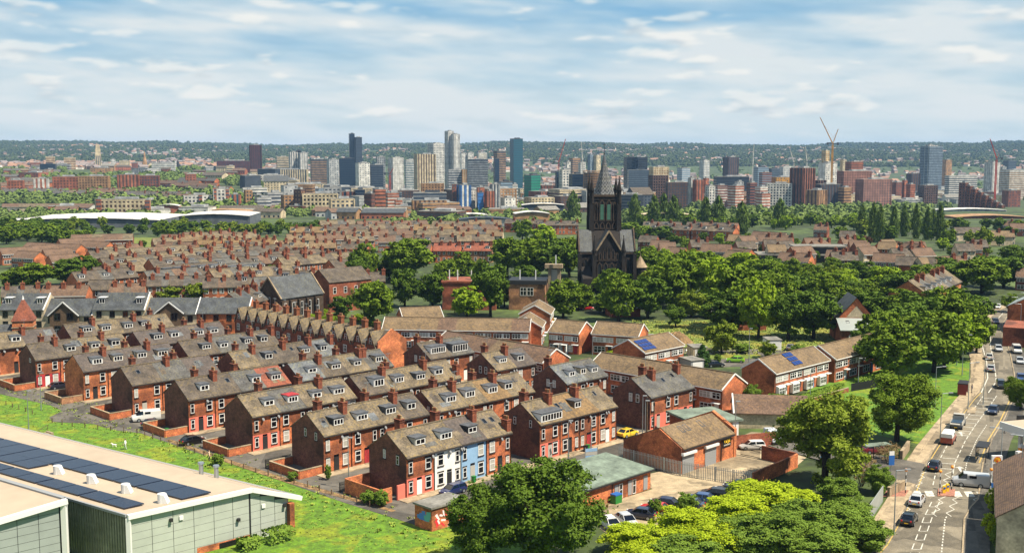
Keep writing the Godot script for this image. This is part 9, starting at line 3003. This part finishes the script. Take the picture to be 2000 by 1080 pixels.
	wall_run("garden_wall", "low dark brick wall under the clipped corner hedge", [ST(189.8, 119.6), ST(191.6, 112.6), ST(211.0, 112.6)], 0.9, 0.25, M.brick_dark)
	wall_run("stone_wall", "sunlit stone wall beside the side street", [Vector3(57.6, 0, -160.8), Vector3(54.0, 0, -157.0)], 1.4, 0.4, M.stone)
	wall_run("stone_wall", "sloping stone wall below the dark roadside tree", [Vector3(66.0, 0, -183.0), Vector3(62.6, 0, -176.6)], 1.5, 0.4, M.stone)
	r = wall_run("metal_hoarding", "pale blue-grey metal hoarding along the pavement", [Vector3(52.6, 0.1, -155.2), Vector3(44.8, 0.1, -140.6)], 2.2, 0.1, M.clad_grey, "", "")
	palisade("dark timber fence in front of the bay-windowed houses", ST(212.0, 112.4), ST(220.0, 110.6), 1.7, M.dark, 0.14)
	# garages and sheds on the estate
	for a in [[Vector3(45.0, 0, -270.0), 0.15, "cream flat-roofed garage behind the dark conifer", "cream"], [Vector3(65.8, 0, -281.0), 0.05, "small white garage beside the grey car", "white"], [Vector3(35.5, 0, -285.0), 0.3, "white shed at the end of the solar-panelled houses", "paint_white"], [Vector3(41.0, 0, -253.0), 0.4, "low grey-roofed garden shed below the golden conifer", "grey"]]:
		r = thing("garage", a[2], "garage", a[0], a[1], "")
		part(r, "wall", box_mesh(3.4, 2.5, 5.0), M[a[3]])
		part(r, "roof", box_mesh(3.7, 0.2, 5.3), M.felt, Vector3(0, 2.5, 0))
		part(r, "door", box_mesh(2.6, 2.1, 0.08), M.white, Vector3(0, 0.05, 2.52))
	for a in [[Vector3(59.0, 0, -330.0), 0.05, "grey felt-roofed hut among the trees behind the mound"], [Vector3(62.0, 0, -310.0), 0.05, "brown flat-roofed shelter left of the big wood trees"], [Vector3(30.0, 0, -335.0), 0.2, "grey sloping-roofed hall below the church trees"]]:
		r = thing("hut", a[2], "hut", a[0], a[1], "")
		gable_house(r, 9.0, 7.0, 2.6, 3.8, "brick_dark", "felt")
	# mound of earth on the rough ground
	var g := RandomNumberGenerator.new()
	g.seed = 9
	var b := MB.new()
	var z := noise_of(3, 0.5, 3)
	var pt := func(i: int, j: int) -> Vector3:
		var a := TAU * i / 22.0
		var t := j / 7.0
		var rr := 3.6 * t
		var hgt := 2.9 * pow(cos(t * PI / 2), 1.1)
		var p := Vector3(cos(a) * rr * 1.25, hgt, sin(a) * rr)
		return p + Vector3(0, z.get_noise_2d(p.x * 2.0, p.z * 2.0) * 0.7 * (1.0 - t), 0)
	for j in 7:
		for i in 22:
			b.quad(pt.call(i + 1, j), pt.call(i, j), pt.call(i, j + 1), pt.call(i + 1, j + 1))
	r = thing("earth_mound", "pale heap of earth on the rough ground behind the brown-roofed houses", "mound", Vector3(43.0, 0, -290.0), 0, "")
	part(r, "heap", b.mesh(), M.earth)
	# concrete steps up the bank
	r = thing("bank_steps", "concrete steps with handrail climbing the grass bank at the left", "steps", Vector3(-81.8, 0, -188.0), -0.7, "")
	for i in 8: part(r, "step", box_mesh(2.0, 0.16 + i * 0.16, 0.42), M.flag, Vector3(0, 0, -i * 0.42))
	b = MB.new()
	b.beam(Vector3(-1.1, 1.0, 0), Vector3(-1.1, 2.3, -3.3), 0.06, 0.06)
	for i in 3: b.beam(Vector3(-1.1, 0, -i * 1.6), Vector3(-1.1, 1.0 + i * 0.63, -i * 1.6), 0.06, 0.06)
	part(r, "handrail", b.mesh(), M.timber)
	# people
	var q := PI / 2
	person("person in white shirt walking a pale dog on the grass bank", Vector3(-64.5, 0.03, -183.4), PI, Color(0.75, 0.76, 0.80), Color(0.45, 0.47, 0.5))
	dog("pale dog ahead of the person on the grass bank", Vector3(-66.8, 0.03, -184.6), PI)
	person("person in dark trousers standing by the posts on the grass", Vector3(-48.6, 0.03, -176.2), 0.4, Color(0.62, 0.45, 0.33), Color(0.03, 0.03, 0.04), 0.06)
	person("person in dark coat on the pavement beyond the fuel station", Vector3(86.6, 0.18, -193.6), 2.0, Color(0.04, 0.04, 0.05), Color(0.04, 0.04, 0.05))
	person("person in black waiting beside the red bus shelter", Vector3(94.6, 0.18, -227.4), 2.6, Color(0.05, 0.05, 0.08), Color(0.03, 0.03, 0.05), 0.05)
	# rough grass on the bank and the meadow
	var list := []
	for i in 3000:
		var s := lerpf(60.0, 96.0, pow(g.randf(), 0.35))
		var t := g.randf_range(96.0, 250.0)
		var p := ST(s, t)
		if p.z > -125.0: continue
		var w := Vector2(p.x, -p.z) - WE
		if w.x * 0.573 + w.y * 0.82 < 20.5 and w.x < 25.0: continue
		if s > 91.5 and (i % 3) != 0: continue
		var sc := g.randf_range(0.35, 0.7) * (1.9 if s > 88.0 and g.randf() < 0.6 else 1.0)
		list.append(Transform3D(Basis(Vector3.UP, g.randf() * TAU).scaled(Vector3(sc, sc * 0.8, sc)), p + Vector3(0, 0.02, 0)))
	scatter("grass", "uneven tufts of grass on the bank above the warehouse", tuft(0), leaf_clump(true), list)
	list = []
	for i in 3500:
		var x := g.randf_range(34.0, 108.0)
		var f := g.randf_range(272.0, 328.0)
		var sc := g.randf_range(0.7, 1.8)
		list.append(Transform3D(Basis(Vector3.UP, g.randf() * TAU).scaled(Vector3(sc, sc, sc)), Vector3(x, 0, -f)))
	scatter("grass", "tall rough grass and weeds on the waste ground", tuft(1), leaf_clump(true), list)

func tuft(kind: int) -> ArrayMesh:
	var g := RandomNumberGenerator.new()
	g.seed = 4 + kind
	var b := MB.new()
	for i in 9:
		var a := g.randf() * TAU
		var o := Vector3(cos(a), 0, sin(a)) * g.randf() * 0.35
		var lean := Vector3(g.randfn(), 0, g.randfn()) * 0.18
		var side := Vector3(-sin(a), 0, cos(a)) * 0.07
		b.col = (Color(0.20, 0.33, 0.02) if kind == 0 else Color(0.15, 0.22, 0.03)).lerp(Color(0.42, 0.42, 0.10), g.randf() * 0.7)
		b.tri(o - side, o + side, o + lean + Vector3(0, g.randf_range(0.16, 0.36), 0))
	b.n.fill(Vector3.UP)
	return b.mesh()
